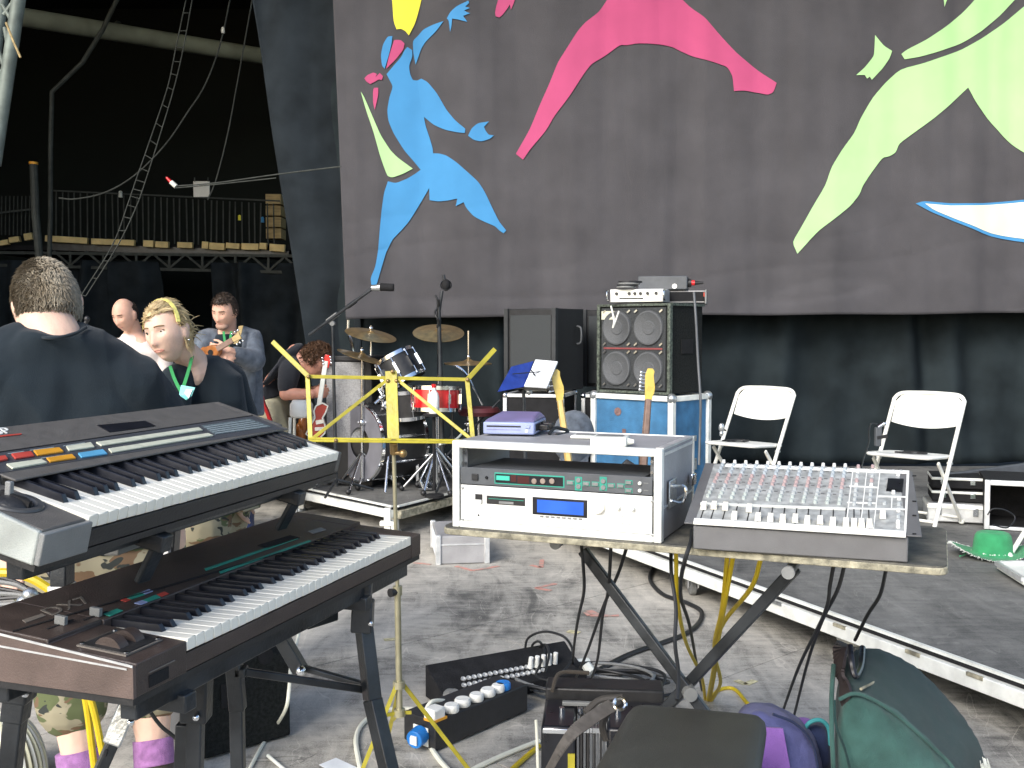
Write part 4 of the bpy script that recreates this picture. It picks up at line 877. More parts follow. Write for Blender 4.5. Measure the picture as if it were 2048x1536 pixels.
obj('bottom_plate', MB().box(0, L2, .002, .335, -.062, -.0505), K['black'], uk)
keys(uk, .0925, .005, .0015, WKf)
UM = Mt(0, .172, .0226) @ Matrix.Rotation(math.atan2(.0075, .163), 4, 'X')
u7 = lambda P: [(x / 2.926, 780 + y / 2.926) for x, y in P]
def ud(name, P, m, z=.0003, th=.001, bevel=0): return decal(uk, name, u7(P), z, m, th, UM, bevel)
ud('panel_field', [(-250, 405), (1480, 152), (1660, 228), (-150, 510)], mat('blue_grey_panel', (.062, .066, .075), .5, 0, .1, 50, .2, 400), .0001, .0006)
ud('panel_line', [(-250, 398), (-250, 402), (1480, 152), (1478, 148)], K['matblack'], .0003)
ud('display_window', [(568, 208), (850, 182), (910, 212), (640, 248)], K['bkey'])
ud('button_strip', [(560, 312), (1160, 224), (1185, 240), (592, 332)], K['creamb'], .0008, .003, .0008); ud('button_strip', [(632, 350), (1215, 258), (1248, 272), (652, 372)], K['creamb'], .0008, .003, .0008)
for P, m in (([(65, 380), (180, 366), (200, 392), (88, 409)], 'red'), ([(195, 360), (345, 343), (372, 367), (218, 389)], 'orange'), ([(385, 336), (530, 313), (552, 340), (402, 361)], 'creamb'), ([(455, 376), (600, 354), (628, 380), (476, 401)], 'skyb'),
             ([(270, 404), (420, 382), (443, 405), (292, 427)], 'orange'), ([(35, 440), (240, 411), (276, 432), (72, 466)], 'creamb'), ([(-60, 402), (30, 390), (46, 412), (-40, 430)], 'red')):
    ud('button', P, K[m], .0008, .003, .0008)
ud('chart_print', [(1180, 210), (1460, 168), (1590, 215), (1260, 262)], mat('grey_chart_print', (.1, .13, .14), .6, 0, .6, 260), .0009, .0006)
for k in range(5): ud('chart_line', [(1195 + k * 16, 216 + k * 9), (1465 + k * 24, 176 + k * 8.5), (1468 + k * 24, 178 + k * 8.5), (1198 + k * 16, 219 + k * 9)], mat('pale_print', (.35, .4, .4), .6), .0017, .0004)
for a in ([(45, 372), (140, 358), (142, 361), (47, 375)], [(175, 352), (315, 334), (317, 337), (177, 355)], [(370, 327), (495, 307), (497, 310), (372, 330)], [(240, 402), (255, 400), (412, 376), (240, 398)]): ud('print_line', a, MATS['pale_print'], .0009, .0004)
ud('case_seam', [(-250, 345), (620, 160), (622, 163), (-250, 349)], K['matblack']) if 0 else None
p_ = hit(uk.matrix_basis @ UM, 2, 780 + 268 / 2.926, 0); text('model_lettering', 'JX-8P', .038, K['white'], uk, UM @ Mt(p_.x - .052, p_.y + .006, .0004), .0005, .35)
ud('red_underline', [(-140, 285), (0, 268), (125, 256), (125, 262), (0, 276), (-140, 294)], K['red'])
BM = Mt(.045, .09, .0055) @ Matrix.Rotation(.05, 4, 'X')
obj('bender_ring', MB().lathe([(.026, 0), (.04, 0), (.038, .003), (.03, .003)], BM, 36, True), mat('dark_ring', (.07, .07, .07), .4), uk)
obj('bender_dome', MB().sphere((0, 0, -.004), (.027, .027, .014), BM, 24, 12), K['black'], uk)
obj('bender_slot', MB().box(-.003, .003, -.026, .026, .0, .0108, BM), K['matblack'], uk); obj('bender_lever', MB().box(-.004, .005, .006, .016, .004, .03, BM @ Rx(-12)), K['charl'], uk, bevel=.002)
for x in (.012, .03): obj('slider', MB().box(x, x + .006, .137, .15, .008, .018), K['charl'], uk, bevel=.001)

# ------------------------------------------------------------- keyboard stand
ks_ = thing('keyboard_stand', 'black steel two-tier keyboard stand with white tape bands', 'keyboard stand', (-.45, 1.95, 0))
def on_lk(x, y, z): return lk.matrix_basis @ Vector((x, y, z))
def sb(name, a, b_, w1=.032, w2=.032, m='blackm', up=(0, 0, 1)): return obj(name, MB().bar(a, b_, w1, w2, up), K[m], ks_, world=True, bevel=.003)
def sleeve(a, b_): return obj('hinge_sleeve', MB().bar(a, b_, .045, .045), K['blackm'], ks_, world=True, bevel=.004)
zt_ = .835
tr = W(724, 1180, 2.19); sb('leg', W(728, 1165, 2.2), W(722, 1250, 2.2), .036, .036); sleeve(W(727, 1200, 2.2), W(724, 1262, 2.2))
sb('leg', W(728, 1255, 2.2), W(745, 1400, 2.17), .032, .032); sb('leg', W(745, 1398, 2.17), W(815, 1700, 2.1), .032, .032); obj('foot', MB().sphere(W(815, 1705, 2.1), .025), K['black'], ks_, world=True)
sleeve(W(395, 1340, 1.72), W(392, 1440, 1.72)); sb('leg', W(402, 1330, 1.72), W(396, 1440, 1.72), .03, .03); sb('leg', W(392, 1436, 1.72), W(388, 1600, 1.72), .026, .026); sb('leg', W(372, 1445, 1.74), W(366, 1600, 1.74), .026, .03)
sb('leg', W(468, 1325, 2.0), W(476, 1420, 2.0), .03, .03); sb('leg', W(474, 1410, 2.0), W(478, 1620, 2.0), .026, .026)
sb('brace', W(480, 1342, 2.0), W(735, 1380, 2.2), .014, .016); sb('brace', W(478, 1333, 2.0), W(478, 1352, 2.0), .03, .03)
sb('diagonal_arm', W(268, 1390, 1.62), W(192, 1560, 1.6), .036, .018, 'blackm'); sb('arm_plate', W(263, 1396, 1.605), W(222, 1490, 1.59), .03, .006, 'steel', (0, -1, 0))
obj('slot', MB().bar(W(214, 1500, 1.578), W(210, 1512, 1.578), .006, .004), K['matblack'], ks_, world=True)
sb('leg', W(40, 1365, 1.64), W(30, 1440, 1.64), .036, .036); sleeve(W(38, 1375, 1.64), W(35, 1400, 1.64)); sb('leg', W(32, 1430, 1.64), W(12, 1620, 1.64), .03, .03)
for P in ((50, 1388, 1.61), (392, 1435, 1.69), (261, 1445, 1.59), (741, 1247, 2.17)): obj('bolt', MB().sphere(W(*P), .006), K['chrome'], ks_, world=True)
# side rails under the lower keyboard
sb('tier_rail', on_lk(.02, .03, -.078), on_lk(.98, .03, -.078), .03, .03); sb('tier_rail', on_lk(.02, .27, -.078), on_lk(.98, .27, -.078), .03, .03)
sb('cross_rail', on_lk(.13, .0, -.1), on_lk(.13, .33, -.1), .03, .03); sb('cross_rail', on_lk(.75, .0, -.1), on_lk(.75, .33, -.1), .03, .03)
sb('bracket', W(425, 1325, 1.85), W(500, 1288, 1.98), .02, .04); sb('bracket', W(600, 1240, 2.12), W(660, 1222, 2.2), .05, .035)
sb('tape_label', W(648, 1218, 2.08), W(712, 1178, 2.17), .004, .034, 'charl'); obj('pen_mark', MB().bar(W(662, 1214, 2.085), W(668, 1208, 2.09), .006, .002).bar(W(682, 1203, 2.11), W(686, 1196, 2.11), .006, .002), K['matblack'], ks_, world=True)
# the wide black foot and rear leg seen through the stand
sb('leg', W(560, 1270, 2.35), W(604, 1345, 2.35), .04, .03); sb('brace', W(604, 1335, 2.35), W(736, 1372, 2.25), .014, .014)
obj('bolt', MB().sphere(W(602, 1342, 2.32), .012), K['chrome'], ks_, world=True)
# uprights to the upper tier
sb('upright', W(126, 1070, 1.95), W(124, 1240, 1.95), .045, .03); obj('tape_band', MB().bar(W(124, 1168, 1.95), W(124, 1190, 1.95), .048, .034), K['wtape'], ks_, world=True)
sb('upright', W(344, 1010, 2.28), W(335, 1140, 2.28), .045, .035)
for y in (1056, 1103): obj('tape_band', MB().bar(W(334 if y < 1080 else 336, y - 9, 2.255), W(334 if y < 1080 else 336, y + 8, 2.255), .035, .012), K['wtape'], ks_, world=True)
uf = lambda x, y, z: uk.matrix_basis @ Vector((x, y, z))
sb('tier_rail', uf(.02, .05, -.078), uf(.93, .05, -.078), .03, .03); sb('tier_rail', uf(.02, .26, -.078), uf(.93, .26, -.078), .03, .03)
for x in (.3, .78): sb('tier_arm', uf(x, -.01, -.08), uf(x, .33, -.08), .03, .03); sb('arm_lip', uf(x, .0, -.07), uf(x + .01, .03, -.16), .03, .012)
sb('tier_arm', W(222, 1085, 1.9), W(285, 1062, 2.05), .03, .05, 'charl')

# ------------------------------------------------------------- yellow music stand in front
ym = thing('music_stand', 'yellow folding music stand with an empty wire desk', 'music stand', (W(800, 1500, 2.95).x, 2.95, 0))
def yb(name, a, b_, w1, w2=.003, m='yellow'): return obj(name, MB().bar(W(*a), W(*b_), w2, w1, (0, 1, 0)), K[m], ym, world=True, bevel=.0008)
yb('top_bar', (618, 753, 3.0), (936, 759, 3.0), .004, .0105); yb('arm', (545, 683, 3.05), (618, 754, 2.995), .004, .014); yb('arm', (990, 698, 3.05), (934, 760, 2.995), .004, .014)
yb('side_bar', (615, 752, 3.0), (621, 878, 2.92), .004, .013); yb('side_bar', (934, 757, 3.0), (946, 880, 2.92), .004, .013)
yb('diagonal', (774, 760, 2.995), (624, 878, 2.91), .004, .01); yb('diagonal', (796, 760, 2.995), (942, 878, 2.91), .004, .01)
yb('centre_plate', (782, 742, 3.0), (787, 882, 2.92), .004, .034)
yb('tray', (617, 881, 2.9), (930, 885, 2.9), .02, .006); yb('tray', (617, 878, 2.91), (930, 882, 2.91), .004, .01)
for P in ((617, 753, 2.99), (935, 759, 2.99), (776, 762, 2.985), (793, 762, 2.985), (672, 881, 2.89), (785, 743, 2.99)): obj('rivet', MB().sphere(W(*P), .006), K['brass'], ym, world=True)
obj('desk_clamp', MB().cyl(W(787, 884, 2.9), W(788, 905, 2.93), .012), K['brass'], ym, world=True)
obj('wing_screw', MB().cyl(W(789, 905, 2.92), W(806, 907, 2.92), .006).sphere(W(806, 907, 2.92), .012), K['brass'], ym, world=True)
polem = mat('pale_gold_tube', (.45, .42, .28), .35, .5, .2, 14)
obj('pole', MB().cyl(W(787, 885, 2.94), W(795, 1180, 2.95), .006), polem, ym, world=True); obj('pole', MB().cyl(W(795, 1175, 2.95), W(799, 1430, 2.95), .0095), polem, ym, world=True)
obj('collar', MB().cyl(W(795, 1172, 2.95), W(795, 1190, 2.95), .014), polem, ym, world=True); obj('knob', MB().cyl(W(795, 1183, 2.95), W(780, 1186, 2.93), .01, .013), K['black'], ym, world=True)
obj('hub', MB().cyl(W(798, 1362, 2.95), W(798, 1376, 2.95), .018), polem, ym, world=True); obj('slider_hub', MB().cyl(W(799, 1418, 2.95), W(799, 1432, 2.95), .017), polem, ym, world=True)
for a, foot, mid, at in (((794, 1368, 2.94), (712, 1570, 2.9), (765, 1432, 2.92), (797, 1425, 2.95)), ((806, 1368, 2.96), (950, 1555, 3.0), (823, 1425, 2.95), (800, 1425, 2.95)), ((800, 1368, 2.97), (772, 1492, 3.3), (786, 1440, 3.05), (798, 1425, 2.96))):
    f_ = W(*foot); obj('leg', MB().bar(W(*a), f_, .012, .004, (0, 1, 0)), K['yellow'], ym, world=True); obj('strut', MB().bar(W(*at), W(*mid), .01, .004, (0, 1, 0)), K['yellow'], ym, world=True)
    obj('rubber_foot', MB().sphere(Vector((f_.x, f_.y, max(f_.z, .01))), .011), K['black'], ym, world=True)

# ------------------------------------------------------------- table on a crossed stand
TR = -R(22.6)
tb_loc = W(880, 1062, 2.52); TZ = .9
tb = thing('table_board', 'scuffed black plywood board on the crossed stand under the rack and mixer', 'table', (tb_loc.x, tb_loc.y, TZ), TR)
TL, TD = 1.16, .47
def rounded(x0, x1, y0, y1, r, k=4):
    out = []
    for cx_, cy_, a0 in ((x1 - r, y0 + r, -90), (x1 - r, y1 - r, 0), (x0 + r, y1 - r, 90), (x0 + r, y0 + r, 180)):
        for i in range(k + 1): a = R(a0 + 90 * i / k); out.append((cx_ + r * math.cos(a), cy_ + r * math.sin(a)))
    return out
obj('board_core', MB().prism(rounded(0, TL, 0, TD, .03), .015, Mt(0, 0, -.019)), K['ply'], tb, bevel=.002)
obj('board_top', MB().prism(rounded(.0025, TL - .0025, .0025, TD - .0025, .03), .0035, Mt(0, 0, -.0038)), K['tabletop'], tb)
xs = thing('x_stand', 'black crossed keyboard stand carrying the plywood board', 'keyboard stand', (W(1375, 1400, 2.3).x, 2.3, 0))
pv = W(1377, 1382, 2.56); la, ra = W(1165, 1100, 2.66), W(1600, 1142, 2.36)
def ext(a, p, s=.8): return p + (p - a) * ((p.z - .02) / (a.z - p.z))
for a, dy in ((la, 0), (ra, .035)):
    e_ = ext(a, pv); o_ = obj('leg', MB().bar(a + Vector((0, dy, 0)), e_ + Vector((0, dy, 0)), .022, .028, (0, 0, 1)), K['blackm'], xs, world=True, bevel=.004)
v_ = Vector((.384, .923, 0))
for a in (la, ra):
    a = Vector((a.x, a.y, TZ - .033)); obj('top_arm', MB().cyl(a - v_ * .2, a + v_ * .2, .012), K['blackm'], xs, world=True)
    obj('end_cap', MB().cyl(a - v_ * .21, a - v_ * .2, .014, None, 18), K['charl'], xs, world=True); obj('clamp_block', MB().cyl(a + v_ * .01 + Vector((.02, -.012, .004)), a + v_ * .05 + Vector((.05, -.01, .004)), .012), K['black'], xs, world=True)
    e_ = ext(la if a.x > .6 else ra, pv); obj('floor_foot', MB().cyl(Vector((e_.x, e_.y, .016)) - v_ * .22, Vector((e_.x, e_.y, .016)) + v_ * .22, .015), K['blackm'], xs, world=True)
obj('pivot', MB().cyl(pv - Vector((0, .03, 0)), pv + Vector((0, .05, 0)), .018, None, 18), K['charl'], xs, world=True)

# ------------------------------------------------------------- rack case
rk = thing('rack_case', 'pale-edged open rack case on the board holding two rack units', 'rack case', (W(905, 1055, 2.515).x, 2.515, TZ), -R(22.6))
RW, RH, RD = .528, .213, .335
lam = K['greyc']; fr = K['aluw']
obj('shell_bottom', MB().box(.004, RW - .004, .012, RD, .003, .014), lam, rk); obj('shell_top', MB().box(.004, RW - .004, .012, RD - .004, RH - .012, RH), lam, rk)
obj('shell_side', MB().box(.004, .014, .012, RD - .004, .014, RH - .012), lam, rk); obj('shell_side', MB().box(RW - .014, RW - .004, .012, RD - .004, .014, RH - .012), lam, rk)
# front frame
obj('front_frame', MB().box(0, .019, -.002, .022, 0, RH + .002), fr, rk, bevel=.003); obj('front_frame', MB().box(RW - .019, RW, -.002, .022, 0, RH + .002), fr, rk, bevel=.003)
obj('front_frame', MB().box(.019, RW - .019, -.002, .022, .0, .0175), fr, rk, bevel=.003); obj('front_frame', MB().box(.019, RW - .019, -.002, .022, RH - .016, RH + .002), fr, rk, bevel=.003)
obj('rear_edge', MB().box(0, RW, RD - .01, RD, RH - .01, RH + .002), fr, rk, bevel=.002)
for x in (0, RW - .006): obj('rear_edge', MB().box(x, x + .006, RD - .01, RD, .0, RH - .01), fr, rk)
obj('side_rail', MB().box(RW - .0045, RW - .001, .03, RD - .012, RH - .016, RH - .009), K['alu'], rk); obj('side_rail', MB().box(RW - .0045, RW - .001, .03, RD - .012, .075, .08), K['alu'], rk)
obj('top_rail', MB().box(RW - .02, RW - .002, .022, RD - .012, RH - .002, RH + .003), K['alu'], rk)
obj('rack_strip', MB().box(.02, .032, .02, .024, .018, RH - .016), K['dgrey'], rk); obj('rack_strip', MB().box(RW - .032, RW - .02, .02, .024, .018, RH - .016), K['dgrey'], rk)
for z in (.118, .14, .16, .185):
    for x in (.026, RW - .026): obj('rack_screw', MB().cyl((x, .02, z), (x, .009, z), .0038, None, 10), K['chrome'], rk)
hm = obj('handle', MB().tube([(RW + .0, .09, .085), (RW + .03, .08, .085), (RW + .035, .08, .12), (RW + .0, .09, .12)], .004), K['chrome'], rk)
obj('latch_plate', MB().box(RW, RW + .004, .06, .13, .07, .135), K['steel'], rk, bevel=.002); obj('latch', MB().box(RW, RW + .012, .27, .31, .095, .125), K['chrome'], rk, bevel=.003)
obj('handle', MB().tube([(0, .09, .085), (-.02, .08, .085), (-.024, .08, .12), (0, .09, .12)], .004), K['chrome'], rk)
# rack units
def rackunit(name, label, z0, z1, m, dep):
    t = thing(name, label, 'rack unit', rk.matrix_basis @ Vector((0, 0, z0)), -R(22.6))
    obj('face', MB().box(.0225, RW - .0225, .001, .005, .0006, z1 - z0 - .0006), m, t, bevel=.001)
    obj('chassis', MB().box(.045, RW - .045, .0055, dep, .002, z1 - z0 - .002), K['dgrey'], t); return t
ru = rackunit('rack_sampler', 'white two-unit rack sampler with a blue screen in the bottom of the case', .018, .107, mat('white_rack_panel', (.8, .8, .76), .4, .1, .04, 20), .25)
z1 = lambda x, y: (880 + x / 3.7926, 820 + y / 3.7926)
def rf(t, n, a, b_, m, th=.002, val=.001, bevel=0): return facequad(t, n, *z1(*a), *z1(*b_), val, m, th, bevel)
rf(ru, 'lcd_frame', (703, 658), (1117, 820), K['bkey'], .001); rf(ru, 'lcd_screen', (738, 678), (1090, 800), K['lcdon'], .0015)
random.seed(3)
for k in range(8): rf(ru, 'lcd_button', (760 + k * 42, 800 + k * 3), (785 + k * 42, 812 + k * 3), K['charl'], .003)
rf(ru, 'floppy_slot', (355, 648), (646, 730), K['black'], .001); rf(ru, 'floppy_flap', (370, 668), (636, 690), K['teal'], .002); rf(ru, 'floppy_button', (450, 690), (560, 716), K['charl'], .003); rf(ru, 'power_switch', (268, 636), (322, 710), K['black'], .001); rf(ru, 'switch_rocker', (272, 678), (318, 708), K['white'], .005)
def knob_on(t, x, y, r, m, h=.014, val=.001, zf=z1):
    p_ = hitp(t.matrix_basis, *zf(x, y), 1, val); return obj('knob', MB().cyl((p_.x, val, p_.z), (p_.x, val - h, p_.z), r, r * .92, 24), m, t, bevel=.001)
knob_on(ru, 1205, 732, .0165, K['ivory'], .012); knob_on(ru, 1355, 738, .0055, K['offw'], .012); knob_on(ru, 1465, 745, .0055, K['offw'], .012); knob_on(ru, 293, 797, .0025, K['matblack'], .002); knob_on(ru, 378, 808, .003, K['offw'], .004)
for i in range(3):
    for j in range(4): knob_on(ru, 1325 + i * 55, 798 + j * 27 + i * 4, .0026, K['offw'], .003)
for x, y in ((174, 590), (174, 828), (1612, 693), (1612, 950)): knob_on(ru, x, y, .0035, K['steel'], .003)
rd = rackunit('rack_effects', 'dark grey one-unit rack processor above the white sampler', .108, .151, K['dgrey'], .22)
rf(rd, 'display_surround', (415, 472), (945, 590), K['teal'], .001); rf(rd, 'display', (422, 482), (935, 580), K['bkey'], .002)
rf(rd, 'display_segment', (430, 495), (530, 535), K['led'], .0025); rf(rd, 'level_meter', (540, 490), (580, 545), K['dredseg'], .0025); rf(rd, 'level_meter', (590, 500), (680, 560), K['dredseg'], .0025)
for x in (715, 780, 850): knob_on(rd, x, 540, .007, mat('smoky_knob', (.28, .22, .18), .4), .003, -.001)
rf(rd, 'power_button', (245, 482), (292, 532), K['black'], .005, bevel=.001); knob_on(rd, 355, 512, .004, K['matblack'], .004)
for x, y in ((990, 552), (1110, 560), (1180, 562), (1300, 574), (1372, 576), (1432, 550), (1432, 612)): rf(rd, 'button', (x - 22, y - 14), (x + 22, y + 12), K['charl'], .004, bevel=.0006); rf(rd, 'button_surround', (x - 28, y - 20), (x + 28, y + 18), K['teal'], .0008)
for x in (1052, 1240):
    rf(rd, 'dial_surround', (x - 28, 505), (x + 26, 612), K['teal'], .001)
    for y in (532, 580): knob_on(rd, x, y + (8 if x > 1200 else 0), .006, K['charl'], .004)
for y in (555, 610): knob_on(rd, 1518, y, .0045, K['offw'], .006); rf(rd, 'print_label', (1545, y - 4), (1580, y + 4), K['charl'], .0008)
# things on top of the rack
tz = TZ + RH + .002
dl = hit(rk.matrix_basis, 968, 872, RH); q_ = rk.matrix_basis @ Vector((dl.x - .003, dl.y - .0, RH + .003))
dv = thing('disk_drive', 'lilac and purple removable disk drive on the left of the rack case', 'disk drive', q_, -R(12))
obj('body', MB().box(0, .135, 0, .17, .002, .034), K['lilac'], dv, bevel=.004); obj('lid', MB().add([(0, .006, .0345), (.135, .006, .0345), (.135, .17, .0345), (0, .17, .0345), (.008, .03, .041), (.127, .03, .041), (.12, .165, .05), (.015, .165, .05)], [(3, 2, 1, 0), (4, 5, 6, 7), (0, 1, 5, 4), (1, 2, 6, 5), (2, 3, 7, 6), (3, 0, 4, 7)]), K['purple'], dv, bevel=.004)
obj('disk_slot', MB().box(.01, .1, -.001, .001, .021, .025), K['bkey'], dv); obj('eject_button', MB().box(.112, .124, -.003, .001, .019, .027), K['lilac'], dv, bevel=.001); obj('front_groove', MB().box(.01, .1, -.001, .001, .014, .015), K['purple'], dv); obj('badge', MB().cyl((.115, .001, .012), (.115, -.0015, .012), .004), K['white'], dv)
obj('side_vents', MB().box(.134, .1365, .02, .15, .01, .028), K['bkey'], dv)
obj('plug', MB().box(.13, .16, .06, .08, .008, .024).box(.137, .165, .1, .13, .01, .026), K['black'], dv, bevel=.003)
dm = dv.matrix_basis
cable('drive_lead', 'thick black lead coiling from the purple disk drive on the rack case', [tuple([1098, 868, 2.66]), (1110, 856, 2.68), (1125, 858, 2.7), (1136, 862, 2.72), (1128, 868, 2.7), (1112, 870, 2.66)], .0045, K['bcable'])
for px, py, w_, d_, h_, rz, lab in ((1180, 893, .085, .06, .022, -14, 'small chunky white box with buttons on the right of the rack case top'), (1140, 878, .07, .05, .008, -14, 'flat pale box lying behind the chunky white box on the rack case')):
    p_ = hit(rk.matrix_basis, px, py, RH); t = thing('tuner_box', lab, 'gadget', rk.matrix_basis @ Vector((p_.x, p_.y, RH + .001)), -R(16))
    obj('body', MB().box(0, w_, 0, d_, 0, h_), K['offw'], t, bevel=.003); obj('display', MB().box(.01, w_ - .012, .02, d_ - .008, h_, h_ + .001), K['charl'], t)
    if h_ > .01:
        for k in range(4): obj('button', MB().box(.01 + k * .017, .02 + k * .017, -.002, .001, .006, .012), K['alu'], t, bevel=.001)
        obj('plug_end', MB().cyl((w_, .02, .011), (w_ + .016, .02, .011), .009, .005), K['offw'], t)

# ------------------------------------------------------------- mixer
mxl = W(1386, 1100, 2.25)
mx = thing('mixing_desk', 'grey twelve-channel audio mixing desk with rows of small knobs and white faders', 'mixing desk', (mxl.x, mxl.y, TZ + .001), -R(18))
MW, MH = .445, .052
prof = [(0, 0), (0, MH), (.012, MH + .003), (.36, .143), (.365, .14), (.365, 0)]
obj('base', run(prof, 0, MW), K['mixg'], mx, bevel=.003)
TM = Mt(0, .004, MH + .004) @ Rx(14.2)      # panel frame
obj('panel', MB().box(-.02, MW + .026, -.004, .362, .0, .003, TM), K['mixg'], mx, bevel=.001); obj('panel_inlay', MB().box(.003, MW - .004, .004, .355, .003, .0038, TM), K['mixp'], mx)
z2m = lambda x, y: (1340 + x / 3.531, 880 + y / 3.531)
MM = mx.matrix_basis @ TM
def mp_(x, y, z=.004): return hit(MM, *z2m(x, y), z)
def md(name, P, m, z=.004, th=.001): 
    Q = [mp_(x, y, z) for x, y in P]; return obj(name, MB().prism([(p.x, p.y) for p in Q], th, TM @ Mt(0, 0, z)), m, mx)
md('arm_rest', [(165, 595), (172, 568), (1300, 636), (1665, 662), (1665, 690), (1340, 668)], K['white'], .0039, .006)
md('top_strip', [(395, 168), (390, 188), (1690, 240), (1690, 218)], K['white']); md('side_strip', [(1672, 228), (1690, 228), (1668, 660), (1652, 660)], K['white'])
md('scribble_strip', [(215, 442), (213, 458), (1240, 496), (1240, 480)], K['offw'])
for P in ([(1265, 322), (1265, 330), (1470, 340), (1470, 332)], [(1250, 437), (1250, 446), (1460, 452), (1460, 443)], [(1470, 393), (1470, 403), (1672, 408), (1672, 398)], [(1255, 478), (1255, 488), (1670, 496), (1670, 486)], [(1290, 205), (1296, 205), (1250, 590), (1240, 590)], [(1388, 210), (1394, 210), (1350, 600), (1342, 600)], [(1480, 215), (1487, 215), (1440, 640), (1432, 640)], [(1564, 405), (1572, 405), (1568, 490), (1560, 490)]):
    md('print_line', P, K['white'], .0041, .0006)
md('meter_window', [(1540, 275), (1650, 278), (1640, 370), (1525, 362)], K['bkey'], .004, .002)
kb = {c: mesh(MB().cyl((0, 0, 0), (0, 0, .0075), .0046, .0036, 10), K[c] if c in K else None, 'knob') for c in ()}
km('kblue', 'grey_blue_knob', (.4, .45, .49), .5); km('kred', 'dull_red_knob', (.44, .33, .33), .5); km('kgrey', 'grey_knob', (.42, .45, .46), .5); km('kwhite', 'white_knob', (.78, .78, .74), .5); km('kteal', 'grey_teal_knob', (.45, .5, .48), .5)
KM = {c: mesh(MB().cyl((0, 0, 0), (0, 0, .0075), .0046, .0036, 8), K[c], 'knob') for c in ('kblue', 'kred', 'kgrey', 'kwhite', 'kteal')}
FM = mesh(MB().add([(-.0065, -.012, 0), (.0065, -.012, 0), (.0065, .012, 0), (-.0065, .012, 0), (-.0055, -.0095, .012), (.0055, -.0095, .012), (.0055, .0095, .012), (-.0055, .0095, .012)], [(3, 2, 1, 0), (4, 5, 6, 7), (0, 1, 5, 4), (1, 2, 6, 5), (2, 3, 7, 6), (3, 0, 4, 7)]), K['ivory'], 'fader_cap')
def on_panel(name, me, p, z=.004):
    l_ = TM @ Vector((p.x, p.y, z)); return inst(name, me, mx, l_, (R(14.2), 0, 0))
for i in range(12):
    a, b_ = mp_(380 + i * 78, 160 + i * 2.6), mp_(262 + i * 84.5, 415 + i * 5)
    for k in range(11):
        p_ = a.lerp(b_, k / 10.5); c = 'kwhite' if k == 0 else 'kblue' if k < 4 else 'kred' if k < 7 else 'kgrey' if k < 9 else 'kteal'; on_panel('knob', KM[c], p_)
    for k in range(9):      # little printed scales beside the knobs
        p_ = a.lerp(b_, (k + .5) / 10.5); obj('print_mark', MB().box(p_.x + .008, p_.x + .016, p_.y - .004, p_.y + .001, .0039, .0045, TM), K['mixg'], mx) if k % 2 else None
caps = [(240, 470), (312, 468), (392, 475), (455, 540), (560, 488), (622, 550), (710, 555), (797, 562), (885, 560), (970, 572), (1060, 572), (1150, 583), (1243, 588), (1300, 592), (1352, 594), (1408, 596)]
for i, (x, y) in enumerate(caps):
    p_ = mp_(x, y, .008); obj('fader_slot', MB().box(p_.x - .0012, p_.x + .0012, .015, .115, .0038, .0046, TM), K['matblack'], mx); on_panel('fader_cap', FM, p_, .0055)
for x0, x1 in ((1330, 1300), (1432, 1410)):
    for k in range(9): on_panel('knob', KM['kwhite' if k in (1, 4) else 'kred' if k in (0, 3) else 'kgrey'], mp_(x0 + (x1 - x0) * k / 8, 195 + k * 33))
for k in range(5): on_panel('knob', KM['kgrey' if k % 2 else 'kwhite'], mp_(1618 - k * 2, 420 + k * 42))
on_panel('knob', KM['kwhite'], mp_(1578, 378)); on_panel('knob', KM['kwhite'], mp_(1612, 250)); on_panel('fader_cap', FM, mp_(1502, 545), .0055); on_panel('knob', KM['kgrey'], mp_(1515, 455)); on_panel('knob', KM['kwhite'], mp_(1612, 618))
for y in (250, 430, 530, 660): md('rack_hole', [(1712, y), (1740, y + 1), (1739, y + 8), (1711, y + 7)], K['matblack'])
for i in range(24):       # row of sockets and screws along the back edge
    p_ = mp_(410 + i * 53, 172 + i * 2); obj('socket', MB().cyl(TM @ Vector((p_.x, .352, .003)), TM @ Vector((p_.x, .352, .008)), .004, None, 8), K['alu'], mx)

